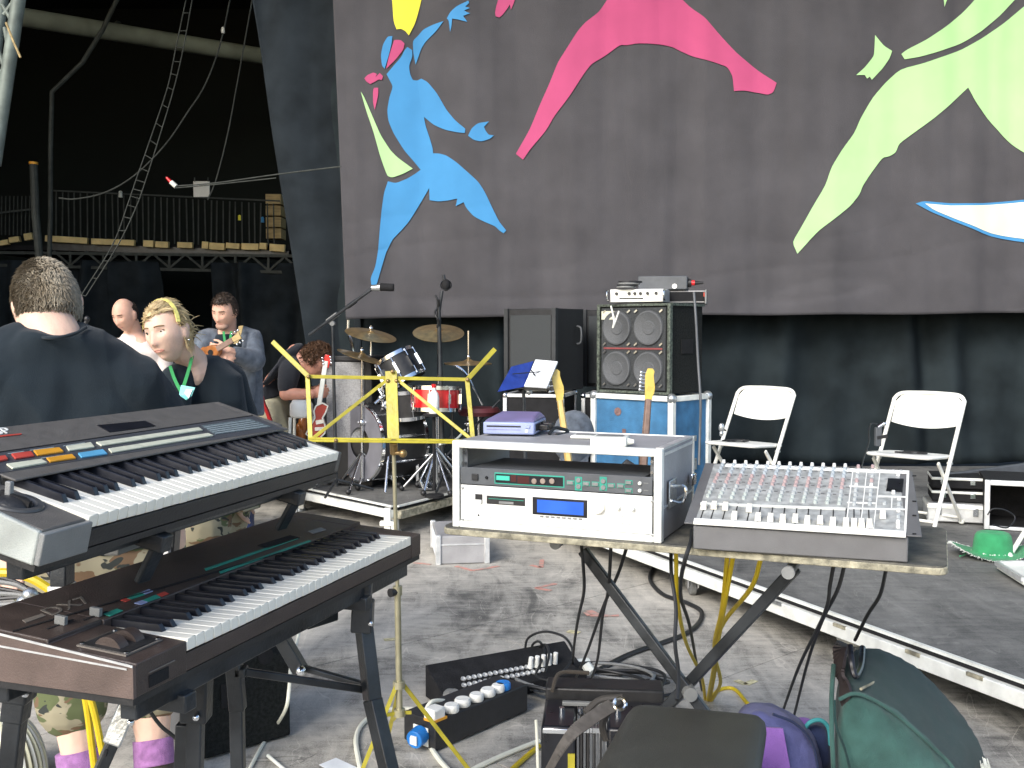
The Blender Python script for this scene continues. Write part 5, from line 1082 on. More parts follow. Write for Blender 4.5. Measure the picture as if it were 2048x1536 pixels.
# ------------------------------------------------------------- folding chairs
def chair_parts(t, w_=.44):
    m = K['whitem']
    for s in (-1, 1):
        x = s * w_ / 2
        obj('front_tube', MB().tube([(x, -.2, .012), (x, .03, .42), (x, .2, .72), (x * .98, .225, .765), (x * .8, .235, .795), (x * .3, .238, .802), (0, .238, .803)], .0125, 10), m, t)
        obj('rear_leg', MB().bar((s * (w_ / 2 - .02), -.1, .41), (s * (w_ / 2 - .02), .27, .012), .014, .022), m, t, bevel=.003)
        obj('rubber_foot', MB().sphere((x, -.2, .014), (.018, .018, .016)), K['offw'], t); obj('rubber_foot', MB().sphere((s * (w_ / 2 - .02), .27, .014), (.018, .018, .016)), K['offw'], t)
        obj('rivet', MB().cyl((x - .016, .02, .4), (x + .016, .02, .4), .008), K['steel'], t)
    obj('front_bar', MB().cyl((-w_ / 2, -.17, .07), (w_ / 2, -.17, .07), .009), m, t); obj('rear_bar', MB().cyl((-w_ / 2 + .02, .24, .045), (w_ / 2 - .02, .24, .045), .009), m, t)
    # seat, slightly dished, rounded front
    P = rounded(-w_ / 2 + .016, w_ / 2 - .016, -.24, .15, .07, 6); obj('seat', MB().prism(P, .02, Mt(0, 0, .425) @ Rx(-3)), K['white'], t, bevel=.008)
    # backrest: curved panel between the tubes
    mb = MB(); n = 12; top = []; vs = []; hw = w_ / 2 - .006
    for i in range(n + 1):
        u = -1 + 2 * i / n; x = hw * u; bow = .03 * (1 - u * u)
        zt2 = .79 - max(0, abs(u) - .72) ** 1.7 * .42; zb2 = .615 - .03 * (1 - u * u)
        for q in (0, 1): vs += [(x, .165 + bow * .3 + q * .014, zb2), (x, .228 + bow * .3 + q * .014, zt2)]
    for i in range(n): a = i * 4; b2 = a + 4; fs = [(a, b2, b2 + 1, a + 1), (a + 2, a + 3, b2 + 3, b2 + 2), (a, a + 2, b2 + 2, b2), (a + 1, b2 + 1, b2 + 3, a + 3)]; mb.f += [list(f) for f in fs]
    mb.f += [[0, 1, 3, 2], [n * 4, n * 4 + 2, n * 4 + 3, n * 4 + 1]]; mb.v = [Vector(v) for v in vs]
    obj('backrest', mb, K['white'], t, bevel=.004)
CR = -R(45)
fx_ = G(1866, 1070, RZ); off = Matrix.Rotation(CR, 3, 'Z') @ Vector((.22, -.2, 0)); l_ = fx_ - off
ch2 = thing('folding_chair', 'white folding chair on the riser with a small clip unit on its left tube', 'chair', (l_.x, l_.y, RZ), CR, 'white folding chairs'); chair_parts(ch2)
ch1 = copy_tree(ch2); fx_ = G(1518, 1032, RZ); l_ = fx_ - off; ch1.location = (l_.x, l_.y, RZ); ch1.matrix_basis = Matrix.Translation((l_.x, l_.y, RZ)) @ Matrix.Rotation(CR, 4, 'Z')
ch1['label'] = 'white folding chair farther left, just right of the blue flight case'
ch1.scale = (1, 1, 1)
bx_ = thing('clip_unit', 'small black belt pack clipped to the tube of the right folding chair', 'gadget', W(1756, 865, 5.95)); obj('case', MB().box(-.018, .018, -.015, .015, -.08, .03), K['dgrey'], bx_, bevel=.004); obj('clip', MB().bar((-.01, -.01, -.03), (.05, -.01, -.02), .012, .02), K['black'], bx_); obj('plug', MB().cyl((.0, 0, .03), (.03, 0, .05), .01).sphere((.035, 0, .05), .013), K['chrome'], bx_)
cable('thin_lead', 'thin black lead looping from the clip unit down to the mixer corner', [(1754, 848, 5.95), (1742, 848, 5.9), (1738, 865, 5.8), (1738, 885, 5.7), (1728, 915, 5.5), (1722, 940, 5.3)], .004, K['bcable'])
bx_ = thing('clip_unit', 'small clear plastic clip on the left tube of the farther folding chair', 'gadget', W(1443, 855, 6.7)); obj('case', MB().sphere((0, 0, 0), (.02, .015, .03)).sphere((.0, 0, -.04), (.015, .015, .02)), K['steel'], bx_); obj('clip', MB().bar((0, 0, -.01), (.03, 0, -.02), .012, .012), K['black'], bx_)
def scribble(label, c, r, m, n=26, flat=.012, th=.003):
    c = Vector(c); P = []; random.seed(hash(label) % 1000 if False else len(label)); a = 0
    for i in range(n): a += random.uniform(.7, 1.5); q = r * random.uniform(.45, 1); P.append((q * math.cos(a), q * .75 * math.sin(a), random.uniform(.2, 1) * flat))
    o = obj('cable_tangle', MB().tube(P, th, 6), m); o.location = c; return tag(o, label, 'cable')
s_ = ch2.matrix_basis @ Vector((0.02, -.05, .447)); scribble('tangle of thin dark leads on the seat of the right folding chair', s_, .11, K['bcable'])
s_ = ch1.matrix_basis @ Vector((-.05, -.05, .447)); scribble('tangle of thin leads lying on the seat of the farther folding chair', s_, .1, K['bcable'])
fcx = thing('folded_chair', 'folded white chair cut by the right edge of the picture beside the green hat', 'chair', G(2020, 1118, RZ))
obj('tube', MB().cyl(G(2020, 1116, RZ) + Vector((0, 0, .014)), W(2150, 900, 5.5), .0125), K['whitem'], fcx, world=True); obj('rubber_foot', MB().sphere(G(2018, 1118, RZ) + Vector((0, 0, .016)), .02), K['offw'], fcx, world=True)
obj('tube', MB().cyl(G(2250, 1118, RZ) + Vector((0, 0, .014)), W(2350, 900, 5.5), .0125), K['whitem'], fcx, world=True)
ps = [G(1993, 1142, RZ), G(2180, 1138, RZ), G(2180, 1215, RZ), G(2046, 1176, RZ)]; t = thing('tray', 'flat white tray lying on the riser at the right edge', 'tray', ps[0])
obj('tray_base', MB().prism([(p.x, p.y) for p in ps], .02, Mt(0, 0, RZ + .012)), K['offw'], t, world=True, bevel=.004); obj('tray_rim', MB().bar(ps[0] + Vector((0, 0, .04)), ps[1] + Vector((0, 0, .04)), .02, .02).bar(ps[0] + Vector((0, 0, .04)), ps[3] + Vector((0, 0, .04)), .02, .02), K['alu'], t, world=True)

# ------------------------------------------------------------- green hat, cases at the right
h_ = G(1985, 1112, RZ); ht = thing('hat', 'bright green cowboy hat with white fringe on the riser', 'hat', h_, R(-12))
mb = MB(); n = 40; rings = []
def hatring(rx, ry, z, curl=0, dent=0): return [((rx * math.cos(a), ry * math.sin(a), z + curl * (math.cos(a) ** 2) - dent * math.exp(-(math.sin(a) / .45) ** 2))) for a in [2 * math.pi * i / n for i in range(n)]]
Rr = [hatring(.205, .165, .004, .06), hatring(.13, .112, .004, .014), hatring(.098, .085, .012), hatring(.094, .08, .06), hatring(.088, .07, .115, 0, .0), hatring(.07, .05, .132, 0, .004), hatring(.04, .02, .118, 0, .004), hatring(.01, .006, .112)]
for r_ in Rr: mb.v += [Vector(p) for p in r_]
for i in range(len(Rr) - 1):
    for k in range(n): j = (k + 1) % n; mb.f.append([i * n + k, i * n + j, (i + 1) * n + j, (i + 1) * n + k])
o_ = obj('felt', mb, K['hat'], ht, sharp=80); q = o_.modifiers.new('s', 'SOLIDIFY'); q.thickness = .004; o_.modifiers.new('u', 'SUBSURF').render_levels = 1
fr_ = MB(); random.seed(5)
for i in range(150):
    a = 2 * math.pi * i / 150; p_ = Vector((.206 * math.cos(a), .166 * math.sin(a), .006 + .06 * math.cos(a) ** 2)); fr_.cyl(p_, p_ + Vector((random.uniform(-.01, .01) + .01 * math.cos(a), random.uniform(-.006, .006), random.uniform(-.012, .008))), .0035, .001, 5)
obj('brim_fringe', fr_, K['wooly'], ht)
fr_ = MB()
for i in range(60):
    a = 2 * math.pi * i / 60; p_ = Vector((.1 * math.cos(a), .087 * math.sin(a), .016)); fr_.sphere(p_ + Vector((0, 0, random.uniform(0, .008))), random.uniform(.004, .008), None, 6, 4)
obj('hat_band', fr_, K['wooly'], ht)
cable('green_cord', 'short green cord trailing from the left of the hat', [(1938, 1100, 5.4), (1928, 1110, 5.35), (1920, 1112, 5.3)], .004, K['hat'], 'cord')
def small_case(label, px, py, Y, w_, d_, h_, rz, m, e, z):
    t = thing('equipment_case', label, 'case', (W(px, py, Y).x, Y, z), rz, 'small cases stacked behind the right folding chair')
    obj('body', MB().box(0, w_, 0, d_, .004, h_), K[m], t, bevel=.008); obj('rim', MB().box(-.004, w_ + .004, -.005, d_ + .004, h_ * .72, h_ * .94), K[e], t, bevel=.004); [obj('latch', MB().box(x, x + .03, -.012, -.004, h_ * .4, h_ * .8), K['chrome'], t, bevel=.002) for x in (.05, w_ - .08)]; return t
small_case('ribbed silver case at the bottom of the small stack behind the right chair', 1855, 1030, 6.35, .34, .3, .12, -R(17), 'alu', 'aluw', RZ)
small_case('black case with pale rim, middle of the small stack behind the right chair', 1864, 1000, 6.38, .3, .28, .075, -R(17), 'matblack', 'aluw', RZ + .122)
small_case('black case with pale rim, topmost of the stack behind the right chair', 1864, 970, 6.4, .3, .28, .08, -R(17), 'matblack', 'aluw', RZ + .2)
g = G(1968, 1058, RZ); oc = thing('open_flight_case', 'open black flight case with silver frame at the right edge', 'flight case', (g.x, g.y, RZ), -R(20))
H_ = W(1968, 960, g.y).z - RZ
for a in ((0, .03, 0, .03, 0, H_), (.57, .6, 0, .03, 0, H_), (.03, .57, 0, .03, H_ - .03, H_), (.03, .57, 0, .03, 0, .02)): obj('front_frame', MB().box(*a), K['alu'], oc, bevel=.003)
for a in ((.005, .015, .03, .5, 0, H_ - .004), (.585, .595, .03, .5, 0, H_ - .004), (.015, .585, .03, .5, H_ - .014, H_ - .004), (.015, .585, .49, .5, .0, H_ - .014), (.015, .585, .03, .49, .0, .01)): obj('case_wall', MB().box(*a), K['matblack'], oc)
o_ = thing('purple_cloth', 'crumpled purple cloth inside the open flight case', 'cloth', oc.matrix_basis @ Vector((.35, .12, .012))); mb = MB()
for k in range(7): mb.sphere((random.uniform(-.1, .1), random.uniform(-.05, .05), random.uniform(.02, .12)), (random.uniform(.04, .08), .05, random.uniform(.03, .06)), None, 10, 7)
ob_ = obj('cloth_body', mb, K['pbag'], o_); 
cable('case_cable', 'thin looped cable hanging in front of the open flight case', [(1975, 1030, 5.8), (1985, 1018, 5.8), (2010, 1020, 5.8), (2030, 1035, 5.8), (2015, 1055, 5.75), (1985, 1050, 5.75)], .004, K['bcable'])
o_ = thing('flat_lid_board', 'long flat black lid lying across the stacked cases towards the right edge', 'lid', W(1890, 965, 6.5)); obj('lid_panel', MB().bar(W(1885, 972, 6.5), W(2070, 948, 6.7), .04, .16), K['dgrey'], o_, world=True, bevel=.006); obj('knob', MB().sphere(W(1921, 965, 6.4), .018), K['alu'], o_, world=True)

# ------------------------------------------------------------- floor boxes
g = G(890, 1424); sb1 = thing('stage_box', 'long black stage box with rows of round sockets lying farther back', 'stage box', (g.x, g.y, 0), R(29.6))
obj('tray', run([(0, .004), (0, .05), (.01, .05), (.12, .1), (.16, .125), (.17, .125), (.17, .004)], 0, .62), K['matblack'], sb1, bevel=.003)
SM = Mt(0, .012, .053) @ Rx(24.5)
sk = mesh(MB().lathe([(0, .001), (.007, .001), (.007, .004), (.0105, .004), (.0105, 0)], None, 12), K['alu'], 'socket')
for i in range(16):
    for j in range(2): inst('socket', sk, sb1, SM @ Vector((.1 + i * .023 + j * .012, .035 + j * .032, 0)), (R(24.5), 0, 0))
for i in range(5): inst('plug', mesh(MB().cyl((0, 0, 0), (0, 0, .045), .011, .009, 12), K['white'], 'plug'), sb1, SM @ Vector((.4 + i * .028, .06, 0)), (R(10), 0, 0))
obj('end_socket', MB().cyl((.03, .02, .045), (.03, -.02, .06), .03, .026, 18), K['charl'], sb1)
obj('end_plug', MB().cyl((.62, .08, .05), (.68, .08, .05), .024, .02), K['offw'], sb1)
g = G(871, 1506); sb2 = thing('power_box', 'black power distribution box with white and blue round sockets on top', 'power box', (g.x, g.y, 0), R(49.5))
obj('box_body', MB().box(0, .475, 0, .15, .006, .105), K['black'], sb2, bevel=.004)
def top_local(px, py, z=.108): return hit(sb2.matrix_basis, px, py, z)
for px, py, r, m in ((903, 1422, .026, 'white'), (925, 1410, .028, 'white'), (953, 1400, .025, 'white'), (976, 1390, .027, 'white'), (996, 1382, .024, 'white'), (1006, 1377, .028, 'blueplug')):
    p_ = top_local(px, py); obj('socket', MB().lathe([(0, .0), (r * .9, 0), (r, .004), (r, .02), (r * .85, .026), (0, .026)], Mt(p_.x, p_.y, .106), 22), K[m], sb2)
p_ = top_local(868, 1436); obj('white_plug', MB().box(p_.x - .025, p_.x + .03, p_.y - .025, p_.y + .025, .106, .145), K['white'], sb2, bevel=.006); obj('red_base', MB().box(p_.x - .028, p_.x + .034, p_.y - .028, p_.y + .02, .104, .112), K['orange'], sb2)
obj('end_plate', MB().box(-.006, -.001, .03, .1, .012, .075), K['offw'], sb2, bevel=.002)
obj('blue_inlet', MB().cyl((-.006, .06, .05), (-.05, .05, .045), .032, .03, 22), K['blueplug'], sb2, bevel=.003); obj('inlet_face', MB().box(-.054, -.05, .035, .065, .03, .06), K['white'], sb2)
cable('coil', '', [], .01, K['bcable']) if 0 else None
lbl = [('loop of black leads rising over the stage box plugs', [(1050, 1300, 4.1), (1055, 1278, 4.05), (1075, 1266, 4.0), (1100, 1264, 3.95), (1130, 1275, 3.9), (1145, 1300, 3.9), (1140, 1325, 3.85), (1120, 1350, 3.8)]),
       ('short black lead hooked behind the white plugs of the stage box', [(1063, 1312, 4.05), (1065, 1290, 4.05), (1078, 1283, 4.0), (1088, 1300, 4.0), (1080, 1330, 3.9), (1072, 1352, 3.8), (1100, 1362, 3.75)]),
       ('second short black lead curling out of the stage box plugs', [(1080, 1315, 4.05), (1078, 1295, 4.05), (1092, 1290, 4.0), (1098, 1310, 3.95), (1090, 1345, 3.85)])]
for a, P in lbl: cable('black_lead', a, P, .005, K['bcable'])
random.seed(11)
cc = G(1150, 1385); t = thing('cable_coil', 'pile of coiled black cables on the floor behind the accordion', 'cable', (cc.x, cc.y, 0))
for k in range(8):
    r_ = .16 + .02 * (k % 4); ex = random.uniform(-.02, .16); P = [(ex + r_ * 1.35 * math.cos(a) , r_ * .8 * math.sin(a) + random.uniform(-.02, .02), .012 + .011 * (k // 2) + random.uniform(0, .02)) for a in [i * .55 + k for i in range(13)]]
    obj('loop', MB().tube(P, .0065), K['bcable'] if k % 3 else K['charl'], t)
obj('red_sleeve', MB().cyl((-.06, -.1, .06), (-.02, -.08, .065), .013), K['redg'], t)

# ------------------------------------------------------------- cables hanging from the table
def fcable(name, label, P, r, m, cat='cable'):
    Q = []
    for p in P:
        if p[2] is None: g = G(p[0], p[1], r); Q.append((p[0], p[1], g.y))
        else: Q.append(p)
    return cable(name, label, Q, r, m, cat)
bl_ = K['bcable']; yl = K['ycable']; wl = K['wcable']
fcable('black_lead', 'leftmost black lead dropping from the board to the stage box', [(1163, 1090, 2.6), (1166, 1124, 2.6), (1168, 1182, 2.75), (1157, 1234, 3.0), (1149, 1285, 3.4), (1145, 1335, None)], .0045, bl_)
fcable('black_lead', 'black lead hanging straight just right of the crossed stand top', [(1222, 1090, 2.55), (1219, 1150, 2.6), (1215, 1190, 2.7), (1205, 1234, 2.9), (1195, 1319, 3.4), (1178, 1370, None)], .0045, bl_)
fcable('black_lead', 'black lead slanting left across the straight one to the cable pile', [(1253, 1096, 2.55), (1236, 1148, 2.65), (1205, 1217, 2.9), (1171, 1312, 3.3), (1137, 1388, None)], .0045, bl_)
fcable('black_lead', 'black lead hanging beside the left yellow cable to the stand pivot', [(1342, 1100, 2.45), (1343, 1148, 2.4), (1352, 1217, 2.35), (1350, 1285, 2.3), (1357, 1347, 2.2), (1354, 1400, 2.15)], .0045, bl_)
fcable('black_lead', 'black lead coming over the board edge between rack case and mixer', [(1384, 1062, 2.4), (1382, 1082, 2.28), (1370, 1120, 2.25), (1362, 1160, 2.4), (1363, 1200, 2.6), (1379, 1250, 2.9), (1393, 1326, 3.5), (1404, 1380, None)], .005, bl_)
fcable('black_lead', 'left one of two black leads hanging right of the crossed stand', [(1668, 1126, 2.25), (1660, 1170, 2.3), (1649, 1227, 2.4), (1598, 1333, 2.9), (1564, 1427, None)], .0045, bl_)
fcable('black_lead', 'right one of two black leads hanging right of the crossed stand', [(1690, 1126, 2.25), (1675, 1180, 2.3), (1643, 1244, 2.5), (1615, 1326, 2.9), (1586, 1440, None)], .0045, bl_)
fcable('black_lead', 'short black lead hanging under the right end of the board to the green bag', [(1772, 1140, 2.3), (1760, 1190, 2.4), (1735, 1230, 2.5), (1710, 1280, 2.7)], .0045, bl_)
fcable('yellow_cable', 'single yellow cable hanging left of the yellow bundle', [(1352, 1100, 2.5), (1355, 1200, 2.6), (1372, 1285, 3.0), (1403, 1353, 3.4), (1410, 1398, None)], .0055, yl)
fcable('yellow_cable', 'yellow cable bowing left in the yellow bundle under the board', [(1455, 1108, 2.45), (1444, 1217, 2.6), (1429, 1285, 2.9), (1432, 1326, 3.2), (1420, 1400, None)], .006, yl)
fcable('yellow_cable', 'straight yellow cable in the middle of the yellow bundle', [(1467, 1108, 2.45), (1451, 1200, 2.55), (1439, 1268, 2.8), (1424, 1353, 3.3), (1415, 1400, None)], .006, yl)
fcable('yellow_cable', 'yellow cable joining the bundle from the right under the mixer', [(1522, 1116, 2.4), (1502, 1176, 2.5), (1448, 1244, 2.8), (1429, 1302, 3.0), (1441, 1364, 3.4), (1424, 1400, None)], .006, yl)
fcable('yellow_cable', 'yellow cable arching along the floor towards the blue violet bag', [(1420, 1400, None), (1438, 1380, None), (1468, 1378, None), (1496, 1408, None)], .007, yl)
fcable('floor_cable', 'thick black cable curving on the floor behind the crossed stand', [(1345, 1105, None), (1312, 1130, None), (1300, 1158, None), (1325, 1188, None), (1372, 1205, None), (1402, 1222, None), (1398, 1245, None), (1370, 1268, None), (1320, 1287, None), (1260, 1308, None), (1212, 1332, None), (1190, 1345, None)], .011, bl_)
fcable('connector', 'pale connector ring on the thick cable beside the stage box', [(1183, 1345, 3.95), (1172, 1330, 3.97)], .02, K['offw'], 'plug')
fcable('white_cable', 'white cable looping around the power box and the yellow stand leg', [(722, 1545, None), (712, 1478, None), (729, 1443, None), (767, 1422, None), (803, 1418, None), (841, 1425, 3.45), (850, 1472, None), (876, 1516, None), (902, 1545, None)], .0085, wl)
fcable('white_cable', 'white lead arching from the white plug on the power box', [(862, 1442, 3.45), (850, 1430, 3.42), (862, 1405, 3.45), (885, 1402, 3.5), (905, 1408, 3.55)], .008, wl)
fcable('white_cable', 'white cable running on the floor towards the accordion', [(940, 1545, None), (952, 1536, None), (1008, 1510, None), (1078, 1482, None)], .0085, wl)
fcable('yellow_cable', 'yellow cable on the floor right beside the white one at the accordion', [(1018, 1545, None), (1045, 1520, None), (1078, 1492, None)], .0085, yl)
fcable('white_cable', 'thin pale green-white cable trailing down past the monitor speaker', [(600, 1255, 4.0), (592, 1290, 3.9), (582, 1331, 3.4), (578, 1380, 3.3), (571, 1419, 3.3), (545, 1462, None), (529, 1482, None), (498, 1540, None)], .006, wl)
fcable('yellow_cable', 'thick yellow cable curving over the left end behind the lower keyboard', [(-20, 1146, 2.3), (20, 1146, 2.3), (60, 1156, 2.3), (95, 1176, 2.3), (118, 1195, 2.3), (135, 1225, 2.35)], .0105, yl)
fcable('yellow_cable', 'left one of two yellow cables dropping under the lower keyboard', [(168, 1380, 2.4), (176, 1430, 2.4), (182, 1480, 2.4), (190, 1545, 2.4)], .0085, yl)
fcable('yellow_cable', 'right one of two yellow cables dropping under the lower keyboard', [(176, 1380, 2.38), (190, 1430, 2.38), (200, 1480, 2.38), (212, 1545, 2.38)], .0085, yl)
fcable('black_lead', 'thin black lead slanting behind the purple sock of the heavy man', [(285, 1400, 2.6), (320, 1450, 2.65), (355, 1480, 2.7), (400, 1535, 2.8)], .005, bl_)
cable('black_lead', 'black lead hanging beside the taped left upright of the stand', [(78, 1105, 2.1), (88, 1130, 2.1), (100, 1150, 2.1), (108, 1165, 2.05)], .004, bl_)
# clutter at the far left behind the lower keyboard
t = thing('metal_clutter', 'tangle of grey leads and clamps behind the left end of the lower keyboard', 'clutter', W(50, 1190, 2.4))
random.seed(21)
for k in range(6): obj('lead', MB().tube([W(-15 + random.uniform(-5, 10), 1150 + k * 12, 2.4), W(30 + k * 5, 1160 + k * 10 + random.uniform(-8, 8), 2.4), W(70 + k * 6, 1185 + k * 7, 2.4), W(110 + k * 2, 1200 + k * 5, 2.42)], .005 + .002 * (k % 2)), K['charl'] if k % 2 else K['black'], t, world=True)
for px, py in ((48, 1205), (60, 1190), (92, 1212), (36, 1225)): obj('clamp', MB().cyl(W(px, py, 2.36), W(px + 8, py + 22, 2.36), .016, .012).sphere(W(px, py, 2.36), .018), K['steel'], t, world=True)

# ------------------------------------------------------------- monitor speaker under the keyboards
g = G(408, 1524); g2 = G(582, 1474); d_ = (g2 - g).normalized(); wz = math.atan2(d_.y, d_.x)
wm = thing('monitor_speaker', 'dark carpeted monitor speaker on the floor behind the keyboard stand', 'speaker cabinet', (g.x, g.y, 0), wz)
obj('cabinet', run([(0, .006), (.0, .3), (.1, .37), (.36, .37), (.36, .006)], 0, (g2 - g).length), K['carpet'], wm, bevel=.008)
obj('end_panel', run([(.01, .012), (.01, .29), (.1, .36), (.35, .36), (.35, .012)], -.008, 0), K['mixg'], wm, bevel=.004)
obj('handle_recess', MB().cyl((.22, -.004, .3), (.22, .012, .3), .028, None, 20), K['matblack'], wm); obj('jack_strip', MB().box(.06, .1, -.004, .004, .16, .24), K['matblack'], wm)
# ------------------------------------------------------------- accordion
ac = thing('accordion', 'black accordion with chrome trim and ribbed bellows standing on the floor', 'accordion', (W(1082, 1500, 2.62).x, 2.62, .0), -R(5))
zt3 = W(1082, 1452, 2.62).z
obj('bass_case', MB().box(0, .09, 0, .2, .01, zt3), K['bkey'], ac, bevel=.008)
for k in range(9): obj('bellows_fold', MB().box(.093 + k * .0085, .099 + k * .0085, .004, .196, .015, zt3 - .004), K['black'] if k % 2 else K['dgrey'], ac); obj('fold_corner', MB().box(.0925 + k * .0085, .0995 + k * .0085, -.001, .03, zt3 - .014, zt3 - .001), K['chrome'], ac)
obj('treble_case', MB().box(.172, .33, 0, .2, .01, zt3), K['bkey'], ac, bevel=.008)
obj('chrome_trim', MB().box(.004, .088, -.006, .0, zt3 - .018, zt3 - .004), K['chrome'], ac, bevel=.002); obj('yellow_badge', MB().box(.07, .088, -.004, 0, zt3 - .17, zt3 - .07), K['yellow'], ac)
obj('top_plate', MB().box(-.0, .33, .205, .3, zt3 - .02, zt3 + .03), K['black'], ac, bevel=.006)
for x in (.05, .1, .16, .2): obj('stud', MB().cyl((x, .1, zt3), (x, .1, zt3 + .014), .008), K['chrome'], ac)
obj('grille_bar', MB().box(.05, .2, .14, .155, zt3 + .003, zt3 + .014), K['charl'], ac, bevel=.002)
obj('strap', MB().tube([(.02, .18, zt3 + .03), (.04, .24, zt3 + .06), (.12, .28, zt3 + .05)], .006), K['boot'], ac)
stp = MB(); P = catmull([W(1225, 1410, 2.45), W(1190, 1432, 2.4), W(1150, 1462, 2.35), (W(1120, 1500, 2.33)), W(1095, 1545, 2.33)])
for a, b_ in zip(P, P[1:]): stp.bar(a, b_, .004, .032, (0, 1, .6))
obj('shoulder_strap', stp, K['charl'] if 0 else mat('grey_brown_strap', (.1, .09, .08), .6, 0, .2, 60), ac, world=True)
for q in ([W(1238, 1405, 2.5), W(1215, 1425, 2.47), W(1205, 1450, 2.45), W(1212, 1480, 2.45)], [W(1245, 1395, 2.52), W(1200, 1400, 2.52), W(1170, 1425, 2.5)]): obj('strap', MB().tube(q, .009), mat('dark_strap', (.05, .045, .04), .7), ac, world=True)
obj('buckle', MB().lathe([(.014, 0), (.018, .002), (.014, .004), (.01, .002)], Matrix.Translation(W(1240, 1408, 2.44)) @ Rx(60), 16, True), K['chrome'], ac, world=True)
cable('white_cable', 'thin white cable dropping along the left edge of the accordion', [(1072, 1440, 2.6), (1074, 1480, 2.6), (1076, 1545, 2.6)], .004, wl)
# ------------------------------------------------------------- stool in the foreground
SZ = .5
P4 = [G(1262, 1392, SZ), G(1537, 1416, SZ), G(1512, 1560, SZ), G(1150, 1580, SZ)]; P4[2] = P4[1] + (P4[2] - P4[1]).normalized() * .47; P4[3] = P4[0] + (P4[3] - P4[0]).normalized() * .47
c4 = sum(P4, Vector()) / 4; sl = thing('stool', 'low stool with a dark padded vinyl seat at the bottom edge', 'stool', (c4.x, c4.y, 0))
mb = MB(); n = 16
b = bmesh.new()
def quadpt(u, v): return P4[3] * (1 - u) * (1 - v) + P4[2] * u * (1 - v) + P4[1] * u * v + P4[0] * (1 - u) * v
def superell(k, s):
    a = 2 * math.pi * k / 48; c_, s_ = math.cos(a), math.sin(a); e = .17
    return (.5 + .5 * s * math.copysign(abs(c_) ** e, c_), .5 + .5 * s * math.copysign(abs(s_) ** e, s_))
rings = [(.0, .012), (.5, .010), (.8, .006), (.93, .0), (.985, -.012), (1.0, -.03), (.985, -.052), (.9, -.065), (0, -.066)]
for s, dz in rings:
    for k in range(48): u, v = superell(k, max(s, .001)); p_ = quadpt(u, v); mb.v.append(p_ + Vector((0, 0, dz - .012)))
for i in range(len(rings) - 1):
    for k in range(48): j = (k + 1) % 48; mb.f.append([i * 48 + k, i * 48 + j, (i + 1) * 48 + j, (i + 1) * 48 + k])
obj('seat', mb, K['vinyl'], sl, world=True, sharp=70)
for p_ in P4: q = p_.lerp(c4, .18); obj('leg', MB().cyl(Vector((q.x, q.y, SZ - .07)), Vector((p_.x, p_.y, .005)), .014), K['chrome'], sl, world=True)
# ------------------------------------------------------------- soft bags
def soft(name, F_, B_, m, parent, sub=2):
    """bag body between a front and a back outline"""
    n = len(F_); mb = MB(); f_ = [W(*p) for p in F_]; b_ = [W(*p) for p in B_]; cf = sum(f_, Vector()) / n; cb = sum(b_, Vector()) / n
    for p in f_: mb.v.append(cf.lerp(p, .45) + Vector((0, -.035, 0)))
    for p in f_: mb.v.append(cf.lerp(p, .9) + Vector((0, -.012, 0)))
    mb.v += f_ + [a.lerp(b, .5) + (a.lerp(b, .5) - cf.lerp(cb, .5)) * .05 for a, b in zip(f_, b_)] + b_
    for r_ in range(4):
        for i in range(n): j = (i + 1) % n; mb.f.append([r_ * n + i, r_ * n + j, (r_ + 1) * n + j, (r_ + 1) * n + i])
    mb.f += [list(range(n)), list(range(4 * n, 5 * n))]
    o = obj(name, mb, m, parent, world=True, sharp=180); q = o.modifiers.new('sub', 'SUBSURF'); q.levels = q.render_levels = sub + 1
    tx = bpy.data.textures.new('wrinkle', 'CLOUDS'); tx.noise_scale = .05; tx.noise_depth = 4; dsp = o.modifiers.new('wr', 'DISPLACE'); dsp.texture = tx; dsp.strength = .016; return o
gb = thing('gig_bag', 'big faded dark green padded gig bag with a black handle at the right front', 'bag', (W(1800, 1500, 2.65).x, 2.65, 0))
Ff = [(1672, 1400, 2.5), (1705, 1388, 2.5), (1750, 1405, 2.5), (1800, 1440, 2.5), (1855, 1490, 2.5), (1905, 1545, 2.5), (1935, 1640, 2.5), (1900, 1790, 2.5), (1690, 1790, 2.5), (1668, 1560, 2.5)]
Bf = [(1682, 1296, 2.85), (1708, 1266, 2.85), (1768, 1258, 2.85), (1845, 1302, 2.85), (1915, 1376, 2.85), (1975, 1448, 2.85), (2008, 1550, 2.85), (1985, 1670, 2.85), (1700, 1650, 2.85), (1680, 1500, 2.85)]
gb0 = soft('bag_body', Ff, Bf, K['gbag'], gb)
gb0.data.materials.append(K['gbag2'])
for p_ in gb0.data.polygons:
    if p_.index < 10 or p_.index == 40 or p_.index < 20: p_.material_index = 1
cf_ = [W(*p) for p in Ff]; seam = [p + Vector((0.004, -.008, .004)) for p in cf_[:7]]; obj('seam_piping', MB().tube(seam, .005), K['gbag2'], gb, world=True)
hp = catmull([W(1693, 1290, 2.72), W(1683, 1300, 2.64), W(1680, 1340, 2.58), W(1687, 1370, 2.55), W(1694, 1400, 2.5)]); hb = MB()
for a, b_ in zip(hp, hp[1:]): hb.bar(a, b_, .008, .045, (0, 1, 0))
obj('handle_strap', hb, mat('black_brown_webbing', (.03, .022, .022), .6, 0, .3, 80), gb, world=True)
obj('handle_loop', MB().tube([W(1700, 1292, 2.6), W(1703, 1320, 2.56), W(1706, 1340, 2.55), W(1712, 1352, 2.55), W(1722, 1330, 2.62), W(1725, 1295, 2.7)], .008), K['bkey'], gb, world=True)
obj('zip_line', MB().tube([W(1669, 1400, 2.49), W(1672, 1450, 2.465), W(1690, 1500, 2.45), W(1705, 1560, 2.44)], .0035), K['gbag'], gb, world=True)
